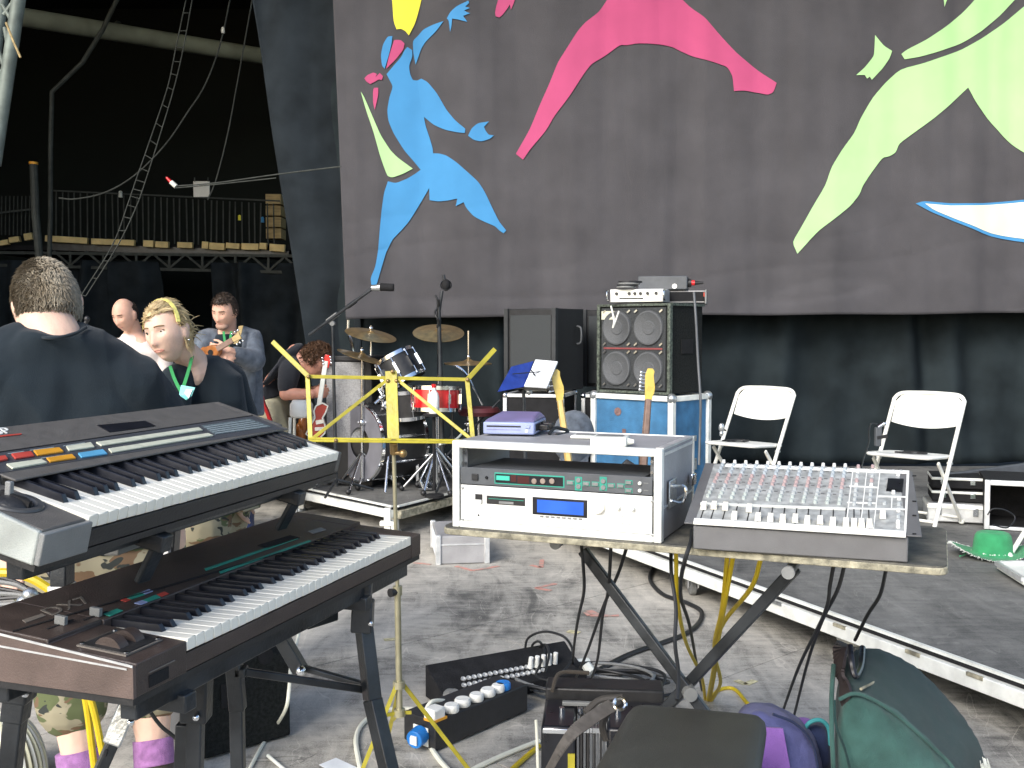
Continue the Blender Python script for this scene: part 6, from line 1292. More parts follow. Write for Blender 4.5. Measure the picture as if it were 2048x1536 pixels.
obj('zip_line', MB().tube([W(1667, 1330, 2.6), W(1663, 1400, 2.52), W(1664, 1470, 2.49), W(1668, 1560, 2.48)], .006), K['gbag2'], gb, world=True)
random.seed(31)
wp = [W(1722, 1378, 2.52), W(1750, 1362, 2.6), W(1748, 1345, 2.66)]; obj('worn_patch', MB().tube(wp, .004, 6, True, .002), MATS['worn_plywood_edge'], gb, world=True)
fz = MB(); random.seed(2)
for k in range(26): p_ = W(1966 + random.uniform(-6, 10), 1515 + random.uniform(-4, 18), 2.66); fz.cyl(p_, p_ + Vector((random.uniform(-.006, .006), -.02, -.03)), .0015, .0005, 5)
obj('frayed_corner', fz, K['wooly'], gb, world=True)
bb = thing('backpack', 'blue violet rucksack with purple panel behind the dark stool', 'bag', (W(1560, 1500, 2.8).x, 2.8, 0))
soft('bag_body', [(1480, 1420, 2.65), (1530, 1418, 2.65), (1590, 1440, 2.65), (1630, 1480, 2.65), (1648, 1540, 2.65), (1650, 1640, 2.65), (1500, 1660, 2.65), (1440, 1560, 2.65)],
     [(1480, 1400, 2.9), (1520, 1396, 2.9), (1575, 1412, 2.9), (1615, 1450, 2.9), (1635, 1500, 2.9), (1640, 1580, 2.9), (1500, 1600, 2.9), (1450, 1500, 2.9)], K['bbag'], bb)
panel(bb, 'purple_panel', [W(1528, 1455, 2.57), W(1566, 1457, 2.57), W(1585, 1560, 2.54), (W(1515, 1560, 2.54))], K['pbag'], .02)
obj('piping', MB().tube([W(1545, 1428, 2.6), W(1592, 1448, 2.6), W(1626, 1490, 2.6), (W(1640, 1560, 2.6))], .004), K['nbag'], bb, world=True)
pp = thing('pouch', 'small navy pouch with teal rim between rucksack and green bag', 'bag', (W(1640, 1500, 2.9).x, 2.9, 0))
soft('pouch_body', [(1602, 1455, 2.8), (1625, 1446, 2.8), (1650, 1450, 2.8), (1664, 1470, 2.8), (1668, 1560, 2.8), (1600, 1580, 2.8)], [(1598, 1445, 2.95), (1622, 1438, 2.95), (1650, 1442, 2.95), (1664, 1460, 2.95), (1668, 1520, 2.95), (1600, 1530, 2.95)], K['nbag'], pp, 1)
obj('teal_rim', MB().tube([W(1606, 1466, 2.77), W(1618, 1446, 2.76), W(1640, 1440, 2.76), W(1657, 1456, 2.76), W(1661, 1490, 2.76)], .006), K['teale'], pp, world=True)
obj('purple_top', MB().sphere(W(1608, 1447, 2.88), (.03, .03, .015)), K['pbag'], pp, world=True)
# pale ribbed basket at the lower left corner, papers
bk_ = thing('basket', 'pale ribbed round basket at the lower left corner', 'basket', (W(0, 1500, 3.1).x, 3.1, 0)); c_ = Vector((0, 0, 0))
for k in range(20): a = R(-70 + k * 9.5); obj('rib', MB().tube([(.13 * math.cos(a) * math.cos(e), .13 * math.sin(a) * math.cos(e), .2 * math.sin(e) + .01) for e in [R(i * 15) for i in range(7)]], .0055, 6), K['cream'] if k % 2 else K['offw'], bk_)
obj('liner', MB().sphere((0, 0, .0), (.122, .122, .19)), mat('basket_inside', (.4, .36, .26), .9, 0, .3, 60), bk_)
g = [G(638, 1532), G(672, 1518), G(720, 1540), G(690, 1560)]; t = obj('paper_sheet', MB().prism([(p.x, p.y) for p in g], .0015, Mt(0, 0, .003)), K['paper']); tag(t, 'corner of a white sheet lying on the floor at the bottom edge', 'paper')
g = G(536, 1516); g2 = G(570, 1545); t = obj('drum_stick', MB().cyl(g + Vector((0, 0, .008)), g2 + Vector((0, 0, .008)), .006), K['offw']); tag(t, 'thin pale stick lying on the floor left of the white sheet', 'stick')
# ------------------------------------------------------------- people
def g1(x, s): return math.exp(-(x / s) ** 2)
def face_point(x, y, z, fem=0):
    """unit sphere direction -> head surface in metres; face towards -y"""
    X, Y, Z_ = .075 * x, .096 * y, .118 * z
    low = max(0, -z)
    X *= 1 - (.26 + .05 * fem) * low ** 1.6
    if y > 0: Y *= 1 - .62 * low ** .9; Z_ *= 1 - .16 * y * low ** .5
    if y < 0:
        Y *= 1 - .06 * low; ax = abs(X)
        Y = Y * (1 - .1 * g1(z - .1, .5) * (1 - abs(x)) * .4)
        t = (.012 - Z_) / .05
        if 0 < t < 1.35:
            am = .021 * t if t < 1 else .021 * (1.35 - t) / .35
            Y -= am * g1(X, .0075 + .006 * max(0, t - .4)) + .003 * g1(Z_ + .036, .008) * g1(ax - .012, .007)
        Y += .013 * g1(ax - .03, .0155) * g1(Z_ - .005, .012)
        Y -= .0035 * g1(Z_ - .024, .008) * g1(ax - .028, .02) * (1 - .5 * fem)
        Y += .003 * g1(Z_ + .052, .004) * g1(X, .02)
        Y -= .005 * g1(X, .02) * (g1(Z_ + .061, .0045) + 1.15 * g1(Z_ + .072, .0055)); Y += .003 * g1(Z_ + .0665, .0022) * g1(X, .02)
        Y += .004 * g1(Z_ + .083, .006) * g1(X, .03)
        Y -= .008 * g1(X, .02) * g1(Z_ + .102, .014)
        Y -= .003 * g1(ax - .042, .016) * g1(Z_ + .022, .016)
    return Vector((X, Y, Z_))
def head_mesh(mb, M, fem=0, nu=72, nv=60):
    o = len(mb.v); vs = [face_point(0, 0, -1, fem)]
    for j in range(1, nv):
        t = math.pi * j / nv - math.pi / 2
        for i in range(nu): a = 2 * math.pi * i / nu; vs.append(face_point(math.cos(t) * math.cos(a), math.cos(t) * math.sin(a), math.sin(t), fem))
    vs.append(face_point(0, 0, 1, fem)); e = len(vs) - 1; fs = []
    for i in range(nu): j = (i + 1) % nu; fs.append((0, 1 + j, 1 + i)); fs.append((e, e - nu + i, e - nu + j))
    for q in range(nv - 2):
        for i in range(nu): j = (i + 1) % nu; a = 1 + q * nu; fs.append((a + i, a + j, a + nu + j, a + nu + i))
    mb.add(vs, fs, M)
    for s in (-1, 1): mb.sphere((s * .076, .012, -.008), (.008, .02, .032), M, 12, 8); mb.sphere((s * .081, .018, .004), (.006, .016, .02), M, 12, 8)
def remesh(name, mb, m, parent, vox=.006, sm=4, wr=0, wscale=9, seed=0, stretch=(1, 1, .35), mats=None):
    """joins the overlapping limbs into one continuous skin"""
    me = mesh(mb, m, name); o = bpy.data.objects.new(name, me)
    q = o.modifiers.new('r', 'REMESH'); q.mode = 'VOXEL'; q.voxel_size = vox
    q = o.modifiers.new('s', 'SMOOTH'); q.factor = .5; q.iterations = sm
    me2 = evaluated_mesh(o)
    me2.name = name; me2.materials.clear(); me2.materials.append(m)
    if wr:
        nrm = [v.normal.copy() for v in me2.vertices]
        for v, nv_ in zip(me2.vertices, nrm):
            c = v.co.copy(); k = Vector((c.x * stretch[0], c.y * stretch[1], c.z * stretch[2])) * wscale + Vector((seed, seed, 0))
            w_ = 1 - 2 * abs(noise.noise(k)); w2 = noise.noise(k * 2.3)
            v.co = c + nv_ * (wr * (w_ * .8 - .3) + wr * .35 * w2)
    Mi = parent.matrix_basis.inverted(); me2.transform(Mi)
    me2.polygons.foreach_set('use_smooth', [True] * len(me2.polygons))
    o = bpy.data.objects.new(name, me2); C.objects.link(o); o.parent = parent; return o
def hand(mb, wrist, d, palm_n, curl=.5, s=1.0, side=1):
    """palm, four unequal bent fingers and a thumb"""
    d = Vector(d).normalized(); n = Vector(palm_n); n = (n - d * n.dot(d)).normalized(); x = d.cross(n) * side; w_ = Vector(wrist)
    mb.loft([(w_, x * .024 * s, n * .019 * s), (w_ + d * .03 * s, x * .033 * s, n * .016 * s), (w_ + d * .075 * s, x * .04 * s, n * .014 * s), (w_ + d * .092 * s, x * .038 * s, n * .011 * s)], 14)
    for k, (off, ln) in enumerate(((-.03, .068), (-.01, .077), (.01, .072), (.029, .058))):
        p = w_ + (d * (.082 - abs(off) * .15) + x * off) * s; a = curl * (.6 + .1 * k); dd = d; P = [p - d * .01 * s]
        for j, f in enumerate((.45, .32, .23)):
            a_ = a * (j + .6) * .9; dd = d * math.cos(a_) + n * math.sin(a_) + x * off * .8; P.append(P[-1] + dd.normalized() * ln * f * s)
        mb.limb(P, [.0088 * s, .0084 * s, .0076 * s, .0066 * s], 8)
    p = w_ + (d * .02 - x * .022) * s; P = [p, p + (d * .026 - x * .022 + n * .008) * s, p + (d * .055 - x * .028 + n * .02 * (1 + curl)) * s, p + (d * .078 - x * .024 + n * .03 * (1 + curl)) * s]
    mb.limb(P, [.013 * s, .0108 * s, .0095 * s, .008 * s], 8)
def surf_y(X, Z_, fem=0):
    z = Z_ / .118; w_ = 1 - (.26 + .05 * fem) * max(0, -z) ** 1.6; x = X / (.075 * w_); return face_point(x, -math.sqrt(max(.01, 1 - z * z - x * x)), z, fem).y
def eyes(t, M, fem=0, look=0):
    for s in (-1, 1):
        ey = surf_y(s * .03, .006, fem); c = Vector((s * .03, ey + .0085, .006))
        o = obj('eye', MB().sphere(c, (.0135, .0105, .0078), M, 16, 12), K['eyew'], t, world=True)
        q = obj('iris', MB().sphere(c + Vector((look * .003, -.0085, 0)), (.0066, .0042, .0068), M, 12, 8), K['iris'], t, world=True); q.parent = o
        col = mat('brow_tone', (.25, .15, .07), .7) if fem else K['haird']
        obj('upper_eyelid', MB().tube([M @ Vector((c.x + dx, ey - .0005 + abs(dx) * .12, .0125 - abs(dx / .015) ** 2 * .005)) for dx in (-.014, -.007, 0, .007, .014)], .0019, 6), K['haird'], t, world=True)
        obj('eyebrow', MB().tube([M @ Vector((c.x + dx, surf_y(c.x + dx, .0245, fem) - .0005, .0245 + .003 * (1 - (dx / .02) ** 2))) for dx in (-.017, -.008, 0, .008, .017)], .0024, 6), col, t, world=True)
    for z, r in ((-.0625, .0026), (-.0700, .0034)):
        P = []
        for dx in (-.022, -.014, -.005, 0, .005, .014, .022): P.append(M @ Vector((dx, surf_y(dx, z, fem) + .0012, z + (-.003 if z > -.065 else .003) * (dx / .023) ** 2)))
        obj('lips', MB().tube(P, r * .72, 8), K['lips'], t, world=True)
    for s in (-1, 1): obj('nostril', MB().sphere((s * .0075, surf_y(s * .0075, -.042, fem) + .0006, -.0425), (.003, .002, .0018), M, 8, 6), K['lips'], t, world=True)
def hair_cap(name, t, M, m, keep, grow=1.07, strands=0, sl=.02, seed=0, comb=(0, .4, -.6), lift=.006, wv=.002):
    """scalp shell where keep(x,y,z) holds, plus many short tapering locks"""
    nu, nv = 80, 60; mb = MB(); idx = {}; random.seed(seed)
    def P(i, j, g): 
        a = 2 * math.pi * i / nu; e = math.pi * j / nv - math.pi / 2; d = Vector((math.cos(e) * math.cos(a), math.cos(e) * math.sin(a), math.sin(e)))
        p = face_point(d.x, d.y, d.z); nn = noise.noise(d * 6 + Vector((seed, 0, 0))); return d, p * (g + .02 * nn) + Vector((0, 0, .002))
    for j in range(1, nv):
        for i in range(nu):
            d, p = P(i, j, grow); 
            if keep(d): idx[(i, j)] = len(mb.v); mb.v.append(M @ p)
    for j in range(1, nv - 1):
        for i in range(nu):
            q = [(i, j), ((i + 1) % nu, j), ((i + 1) % nu, j + 1), (i, j + 1)]
            if all(k in idx for k in q): mb.f.append([idx[k] for k in q])
    top = len(mb.v); mb.v.append(M @ (face_point(0, 0, 1) * grow)); 
    for i in range(nu):
        q = [(i, nv - 1), ((i + 1) % nu, nv - 1)]
        if all(k in idx for k in q): mb.f.append([idx[q[0]], idx[q[1]], top])
    o = obj(name, mb, m, t, world=True, sharp=180); q = o.modifiers.new('s', 'SOLIDIFY'); q.thickness = .008; q.offset = -1
    if strands:
        sb_ = MB(); n = 0; cv = Vector(comb)
        while n < strands:
            d = Vector((random.gauss(0, 1), random.gauss(0, 1), random.gauss(0, 1))).normalized()
            if not keep(d): continue
            n += 1; p = face_point(d.x, d.y, d.z) * grow; tg = (cv + Vector((random.gauss(0, .45), random.gauss(0, .45), random.gauss(0, .3)))); tg = (tg - d * tg.dot(d)).normalized()
            l_ = sl * random.uniform(.5, 1.3); w_ = d.cross(tg) * random.uniform(.0012, .0026); a, b_, c_ = p - d * .002, p + tg * l_ * .5 + d * lift, p + tg * l_ + d * lift * random.uniform(.2, 1.9)
            i0 = len(sb_.v); sb_.v += [M @ q for q in (a - w_, a + w_, b_ + w_, b_ - w_, c_, a + d * .003, b_ + d * .0025)]
            sb_.f += [[i0, i0 + 1, i0 + 2, i0 + 3], [i0 + 3, i0 + 2, i0 + 4], [i0, i0 + 5, i0 + 6, i0 + 3], [i0 + 1, i0 + 5, i0 + 6, i0 + 2], [i0 + 3, i0 + 6, i0 + 4]]
        so_ = obj(name + '_strands', sb_, m, t, world=True, sharp=180, fix=False); tag(so_, kind='stuff')
    return o
def HM(c, yaw, pitch=0, roll=0, s=1.0): return Matrix.Translation(c) @ Rz(yaw) @ Ry(roll) @ Rx(pitch) @ Matrix.Scale(s, 4)
V = Vector
def ring(c, a, b_, yaw=0, tilt=0):
    q = Rz(yaw) @ Rx(tilt); return (V(c), q @ V((a, 0, 0)), q @ V((0, b_, 0)))

# ---- 1. heavy-set man seen from behind, greying hair, black T-shirt, camouflage shorts
hc = W(95, 613, 2.84)
pm_ = thing('person', 'heavy man seen from behind in black T-shirt and camouflage shorts with greying brown hair', 'person', (-1.12, 2.9, 0))
M1 = HM(hc, -150, 8, 8, 1.06)          # faces away, bowed a little to the left
b_ = MB(); head_mesh(b_, M1)
nk = W(114, 668, 2.78); b_.limb([hc + V((.01, -.035, -.05)), nk + V((0, 0, -.03))], [.074, .074], 20)
sh = {-1: W(-38, 775, 2.74), 1: W(268, 772, 2.86)}; zc = W(110, 800, 2.85)
b_.loft([ring(nk + V((0, .02, -.03)), .066, .07, 20), ring(W(120, 770, 2.87), .22, .11, 18), ring(W(125, 850, 2.88), .25, .15, 16), ring(W(150, 980, 2.92), .23, .15, 10), ring(W(180, 1100, 2.95), .22, .15, 8), ring(W(200, 1180, 2.95), .18, .13, 8)], 28)
el = {-1: W(-75, 930, 2.8), 1: W(338, 905, 2.98)}; wr_ = {-1: W(-15, 1065, 2.55), 1: W(354, 1030, 2.96)}
for s in (-1, 1): b_.limb([sh[s], el[s], wr_[s]], [.07, .055, .036])
hand(b_, wr_[1], V((.02, .02, -1)), V((-1, .1, 0)), .8, 1.1, 1); hand(b_, W(-8, 1085, 2.5), V((.55, -.15, -.8)), V((.3, -.9, -.2)), .7, 1.1, -1)
lg = {-1: [W(130, 1150, 2.95), W(148, 1390, 2.88), W(158, 1500, 2.86), W(170, 1590, 2.84)], 1: [W(245, 1150, 2.98), W(300, 1380, 3.0), W(305, 1470, 2.98), W(308, 1530, 2.96)]}
for s in (-1, 1): b_.limb(lg[s], [.1, .068, .05, .042]); a = lg[s][-1]; b_.limb([a, V((a.x - .02, a.y + .1, .05))], [.042, .03])
remesh('body', b_, K['skinp'], pm_, .006, 4)
hair_cap('hair', pm_, M1, K['hairg'], lambda d: (d.z > -.3 + .1 * math.sin(d.x * 9) + (.12 if abs(d.x) > .75 else 0) if d.y > .0 else d.z > .28 - .9 * d.y * 0 + (.25 if abs(d.x) < .8 else -.1)) , 1.05, 5200, .02, 3, (0.1, .2, -.9), .0035)
def shirt(t, m, torso, sleeves, vox=.008, wr=.006, seed=0, ws=7, name='shirt'):
    q = MB(); q.loft(torso, 32)
    for P, r in sleeves: q.limb(P, r, 20)
    return remesh(name, q, m, t, vox, 5, wr, ws, seed)
shirt(pm_, K['tshirt'], [ring(W(112, 655, 2.78) , .088, .09, 14, 10), ring(W(114, 664, 2.79), .11, .105, 16, 8), ring(W(118, 688, 2.82), .165, .13, 18), ring(W(118, 725, 2.85), .235, .155, 18), ring(W(120, 765, 2.86), .275, .17, 18), ring(W(120, 810, 2.87), .3, .18, 16), ring(W(125, 880, 2.9), .3, .2, 14), ring(W(150, 1000, 2.93), .3, .2, 10), ring(W(165, 1085, 2.95), .29, .19, 8)],
      [([W(60, 715, 2.79), sh[-1], sh[-1].lerp(el[-1], .6)], [.1, .1, .1]), ([W(180, 735, 2.83), sh[1], sh[1].lerp(el[1], .5), sh[1].lerp(el[1], .75)], [.08, .085, .09, .098])], .007, .016, 2., 8)
obj('collar', MB().tube([W(52, 664, 2.77), W(70, 672, 2.72), (W(105, 676, 2.675)), W(145, 669, 2.70), W(172, 655, 2.77)], .0045), K['tshirt'], pm_, world=True)
q = MB(); q.loft([ring(W(165, 1050, 2.95), .26, .17, 8), ring(W(180, 1110, 2.95), .27, .18, 8), ring(W(195, 1180, 2.95), .24, .17, 8)], 30)
q.limb([W(150, 1160, 2.94), W(147, 1330, 2.9), W(146, 1402, 2.88)], [.13, .115, .1], 22); q.limb([W(240, 1160, 2.98), W(290, 1320, 3.0), W(304, 1385, 3.0)], [.13, .1, .085], 22)
remesh('shorts', q, MATS['camo'], pm_, .008, 4, .007, 8, 5)
for s, (a, b2) in {-1: ((158, 1500, 2.86), (170, 1590, 2.84)), 1: ((306, 1478, 2.98), (309, 1530, 2.96))}.items():
    a, b2 = W(*a), W(*b2); o_ = obj('sock', MB().tube([a, a.lerp(b2, .3), a.lerp(b2, .6), b2], .064 if s < 0 else .058, 20), K['sock'], pm_, world=True, sharp=180)
    f0 = V((b2.x, b2.y, .07)); q = MB(); q.limb([b2 + V((0, 0, -.01)), f0 + V((0, .0, -.01)), f0 + V((-.03 * s * -1, .14, -.025))], [.055, .052, .045], 16); q.sphere(f0 + V((0, -.03, -.02)), .045)
    remesh('shoe', q, K['boot'], pm_, .006, 3, .002, 20)


# ---- 2. young woman with blond hair, looking left
hc = W(335, 664, 3.72)
pw = thing('person', 'young blond woman with yellow headband and green lanyard looking towards the left', 'person', (-1.2, 3.85, 0))
M2 = HM(hc, -20, 6, -9, .93)
b_ = MB(); head_mesh(b_, M2, 1); nk = W(388, 722, 3.84); b_.limb([M2 @ V((0, .035, -.06)), nk, nk + V((0, 0, -.05))], [.05, .05, .055], 20)
b_.loft([ring(nk + V((0, 0, .0)), .05, .05, -25), ring(W(400, 775, 3.92), .13, .08, -25), ring(W(420, 880, 3.98), .14, .1, -20), ring(W(425, 960, 4.0), .14, .1, -15), ring(W(430, 1010, 4.0), .15, .11, -10)], 26)
sA, sB = W(352, 760, 3.78), W(456, 758, 4.0); eA, eB = W(345, 890, 3.7), W(500, 880, 4.1)
b_.limb([sA, eA, W(360, 980, 3.6)], [.045, .036, .026]); b_.limb([sB, eB, W(480, 980, 4.0)], [.045, .036, .026]); hand(b_, W(362, 985, 3.6), V((0, 0, -1)), V((1, 0, 0)), .6, .9); hand(b_, W(480, 985, 4.0), V((0, 0, -1)), V((1, 0, 0)), .6, .9)
for x, Y in ((392, 3.9), (445, 4.05)): b_.limb([W(x, 1010, Y), W(x + 6, 1100, Y), W(x + 12, 1220, Y), W(x + 14, 1365, Y)], [.085, .062, .052, .036]); a = W(x + 14, 1365, Y); b_.limb([a, a + V((0, -.12, -.04))], [.036, .03])
remesh('body', b_, K['skinp'], pw, .0045, 2)
eyes(pw, M2, 1, -1)
hb_ = hair_cap('hair', pw, M2, K['hairb'], lambda d: (d.z > .5 + .2 * d.x if d.y < -.25 else (d.z > .05 - .25 * d.y and d.z > -.3) if d.y < .15 else d.z > -.5), 1.045, 1500, .045, 5, (.05, 1, -.1), .0022)
q = MB(); random.seed(9)
for k in range(90):
    a = V((random.gauss(0, .02), .1, .0 + random.gauss(0, .025))); d = V((random.gauss(0, .5), .7 + random.random() * .5, random.gauss(.1, .55))).normalized(); l_ = random.uniform(.03, .075)
    q.tube([M2 @ a, M2 @ (a + d * l_ * .5), M2 @ (a + d * l_ + V((0, 0, -.012)))], .0028, 5, True, .0006)
q.sphere((0, .102, .0), (.034, .026, .04), M2); o_ = obj('hair_bun', q, K['hairb'], pw, world=True)
q = MB()
for k in range(40): a = V((.066, .02 + random.gauss(0, .012), .02)); q.tube([M2 @ a, M2 @ (a + V((.009, .0 + random.gauss(0, .006), -.045))), M2 @ (a + V((.002 + random.gauss(0, .004), .012 + random.gauss(0, .01), -.1 + random.gauss(0, .015))))], .0014, 5, True, .0006)
obj('hair_wisps', q, K['hairb'], pw, world=True)
hbp = [M2 @ V((.084 * math.cos(a), -.034 + .03 * math.sin(a), .014 + .116 * math.sin(a))) for a in [R(8 + i * 16.4) for i in range(11)]]; q = MB()
for a, c2 in zip(catmull(hbp, 3), catmull(hbp, 3)[1:]): q.bar(a, c2 + (c2 - a) * .2, .014, .004, tuple((a + c2) / 2 - hc))
obj('headband', q, mat('yellow_headband', (.75, .68, .2), .5), pw, world=True)
shirt(pw, K['tshirt'], [ring(W(396, 716, 3.90), .078, .072, -25, 12), ring(W(399, 730, 3.91), .115, .09, -25), ring(W(404, 750, 3.93), .17, .105, -25), ring(W(408, 800, 3.93), .18, .115, -25), ring(W(420, 870, 3.98), .17, .13, -20), ring(W(425, 960, 4.0), .16, .125, -15), ring(W(428, 1000, 4.0), .165, .13, -15)],
      [([W(372, 752, 3.84), sA, sA.lerp(eA, .55)], [.06, .06, .062]), ([W(430, 745, 3.96), sB, sB.lerp(eB, .6)], [.065, .068, .066])], .007, .006, 7., 9)
q = MB(); q.loft([ring(W(425, 960, 4.0), .17, .13, -15), ring(W(425, 1015, 4.0), .195, .15, -15)], 28); q.limb([W(398, 1000, 3.92), W(402, 1048, 3.92)], [.12, .118], 20); q.limb([W(440, 1000, 4.05), W(440, 1032, 4.05)], [.12, .115], 20); remesh('shorts', q, MATS['camo'], pw, .008, 3, .006, 9, 2)
q = MB(); P = catmull([W(390, 690, 3.86), W(384, 715, 3.76), W(376, 745, 3.71), W(363, 785, 3.69)], 5)
for a, c2 in zip(P, P[1:]): q.bar(a, c2, .012, .0025, (0, 1, 0))
P = catmull([W(340, 732, 3.72), W(350, 760, 3.7), W(363, 785, 3.68)], 4)
for a, c2 in zip(P, P[1:]): q.bar(a, c2, .012, .0025, (0, 1, 0))
obj('lanyard', q, K['lanyard'], pw, world=True)
panel(pw, 'pass_card', [W(362, 770, 3.67), W(390, 775, 3.67), W(383, 792, 3.66), W(372, 800, 3.66), W(358, 790, 3.66)], mat('turquoise_card', (.2, .65, .6), .4), .003)
panel(pw, 'card_print', [W(372, 778, 3.662), W(385, 779, 3.662), W(377, 797, 3.652), W(368, 786, 3.652)], K['white'], .002)
obj('earring', MB().sphere(M2 @ V((.084, .01, -.045)), .004), K['chrome'], pw, world=True)

# ---- 3. bald man
hc = W(250, 630, 7.3); pb = thing('person', 'balding man in a pale pink shirt looking down between the two nearer people', 'person', (hc.x, 7.35, 0))
M3 = HM(hc, -22, 20, 0, 1.0); b_ = MB(); head_mesh(b_, M3); nk = W(268, 664, 7.4); b_.limb([M3 @ V((0, .03, -.06)), nk], [.058, .06])
b_.loft([ring(nk, .07, .07), ring(W(275, 700, 7.42), .19, .1, -20), ring(W(275, 800, 7.45), .17, .11, -15), ring(W(275, 860, 7.45), .16, .11)], 24)
for s, x in ((-1, 225), (1, 325)): b_.limb([W(x, 705, 7.4), W(x + s * 5, 790, 7.35), W(x - s * 10, 850, 7.1)], [.055, .045, .032]); hand(b_, W(x - s * 10, 852, 7.08), V((0, -.4, -1)), V((-s, 0, 0)), .6); b_.limb([W(275 + s * 22, 860, 7.45), W(275 + s * 24, 950, 7.45), W(275 + s * 24, 1035, 7.45)], [.09, .06, .045])
remesh('body', b_, K['skin'], pb, .007, 3); eyes(pb, M3)
hair_cap('hair', pb, M3, K['haird'], lambda d: d.y > .1 and -.35 < d.z < .42 + .25 * d.y, 1.03, 500, .012, 4)
shirt(pb, K['pinksh'], [ring(W(268, 668, 7.4), .075, .08, -20), ring(W(272, 682, 7.42), .14, .1, -20), ring(W(275, 705, 7.42), .22, .13, -20), ring(W(275, 790, 7.45), .2, .15, -15), ring(W(275, 870, 7.45), .2, .14)], [([W(235, 695, 7.4), W(223, 705, 7.4), W(220, 790, 7.35), W(234, 840, 7.15)], [.07, .075, .06, .05]), ([W(310, 695, 7.4), W(325, 705, 7.4), W(330, 790, 7.35), W(316, 840, 7.15)], [.07, .075, .06, .05])], .009, .008, 3., 8)
q = MB(); q.loft([ring(W(275, 850, 7.45), .19, .13), ring(W(275, 880, 7.45), .19, .13)], 24)
for s in (-1, 1): q.limb([W(275 + s * 22, 870, 7.45), W(275 + s * 24, 960, 7.45), W(275 + s * 24, 1035, 7.45)], [.105, .08, .07])
remesh('trousers', q, K['nbag'], pb, .01, 3, .006)

# ---- 4. guitarist in a grey jacket
hc = W(449, 624, 7.0); pg = thing('person', 'dark-haired man in a grey denim jacket playing a small guitar', 'person', (hc.x, 7.05, 0))
M4 = HM(hc, -16, 16, 4, 1.0); b_ = MB(); head_mesh(b_, M4); nk = W(455, 662, 7.08); b_.limb([M4 @ V((0, .03, -.06)), nk], [.058, .062])
b_.loft([ring(nk, .07, .07), ring(W(457, 690, 7.1), .19, .1, -10), ring(W(460, 800, 7.12), .17, .11), ring(W(462, 860, 7.12), .16, .11)], 24)
sL, sR, eL, eR, wL, wR = W(412, 682, 7.05), W(502, 680, 7.1), W(405, 735, 6.95), W(508, 722, 6.95), W(430, 712, 6.75), W(458, 702, 6.78)
b_.limb([sL, eL, wL], [.055, .042, .03]); b_.limb([sR, eR, wR], [.055, .042, .03]); hand(b_, wL, V((.8, -.3, -.1)), V((0, 1, -.2)), .9, 1.05, -1); hand(b_, wR, V((-.8, -.2, .1)), V((0, 1, .2)), .9, 1.05, 1)
for s in (-1, 1): b_.limb([W(462 + s * 24, 860, 7.12), W(462 + s * 26, 960, 7.12), W(462 + s * 26, 1050, 7.12)], [.09, .06, .045])
remesh('body', b_, K['skin'], pg, .007, 3); eyes(pg, M4)
hair_cap('hair', pg, M4, K['haird'], lambda d: (d.z > .55) if d.y < -.2 else d.z > -.3 + .3 * (1 - d.y) * .6, 1.09, 900, .022, 6)
obj('stubble', MB().sphere((0, -.045, -.085), (.045, .043, .03), M4), mat('stubble', (.42, .26, .19), .7), pg, world=True)
shirt(pg, K['tshirt'], [ring(W(455, 668, 7.06), .075, .08, -10), ring(W(457, 690, 7.08), .17, .11, -10), ring(W(460, 760, 7.08), .17, .14), ring(W(460, 850, 7.1), .17, .13)], [], .009, .004, 1., name='undershirt')
def jk(x): return x
shirt(pg, K['denim'], [ring(W(458, 666, 7.13), .1, .06, -10), ring(W(460, 682, 7.15), .2, .1, -10), ring(W(462, 720, 7.16), .215, .14, -5), ring(W(465, 790, 7.17), .21, .15), ring(W(468, 830, 7.17), .21, .15)],
      [([W(425, 680, 7.1), sL, eL, W(420, 722, 6.85)], [.08, .078, .068, .056]), ([W(488, 676, 7.12), sR, eR, W(475, 708, 6.83)], [.085, .082, .072, .056]), ([W(430, 672, 7.05), W(424, 720, 7.0), W(428, 800, 7.02)], [.045, .05, .05]), ([W(486, 672, 7.07), W(497, 730, 7.02), W(492, 800, 7.02)], [.045, .055, .05])], .009, .012, 4., 8, name='jacket')
q = MB(); q.loft([ring(W(462, 840, 7.12), .18, .13), ring(W(462, 880, 7.12), .19, .13)], 24)
for s in (-1, 1): q.limb([W(462 + s * 24, 870, 7.12), W(462 + s * 26, 960, 7.12), W(462 + s * 26, 1050, 7.12)], [.105, .08, .07])
remesh('trousers', q, K['nbag'], pg, .01, 3, .006)
q = MB()
for P in ([W(447, 663, 6.95), W(450, 685, 6.92), W(452, 705, 6.9)], [W(463, 663, 6.95), W(459, 685, 6.92), W(453, 705, 6.9)]):
    for a, c2 in zip(P, P[1:]): q.bar(a, c2, .016, .003, (0, 1, 0))
obj('lanyard', q, K['lanyard'], pg, world=True)
q = MB(); P = catmull([W(482, 652, 7.0), W(478, 668, 6.93), W(470, 688, 6.88)], 4)
for a, c2 in zip(P, P[1:]): q.bar(a, c2, .03, .004, (0, 1, 0))
obj('guitar_strap', q, K['timber'], pg, world=True)
gt = thing('small_guitar', 'small orange-brown guitar held by the man in the grey jacket', 'guitar', W(432, 706, 6.72)); gm_ = mat('amber_wood', (.3, .1, .02), .3, 0, .3, 20, coat=.3)
qa = (W(478, 676, 6.66) - W(425, 707, 6.72)).normalized(); qn = V((0, -1, .1)); qx = qn.cross(qa).normalized(); qn = qa.cross(qx); GM = Matrix(((*qx, 0), (*qa, 0), (*qn, 0), (0, 0, 0, 1))).transposed(); GM.translation = W(425, 707, 6.73)
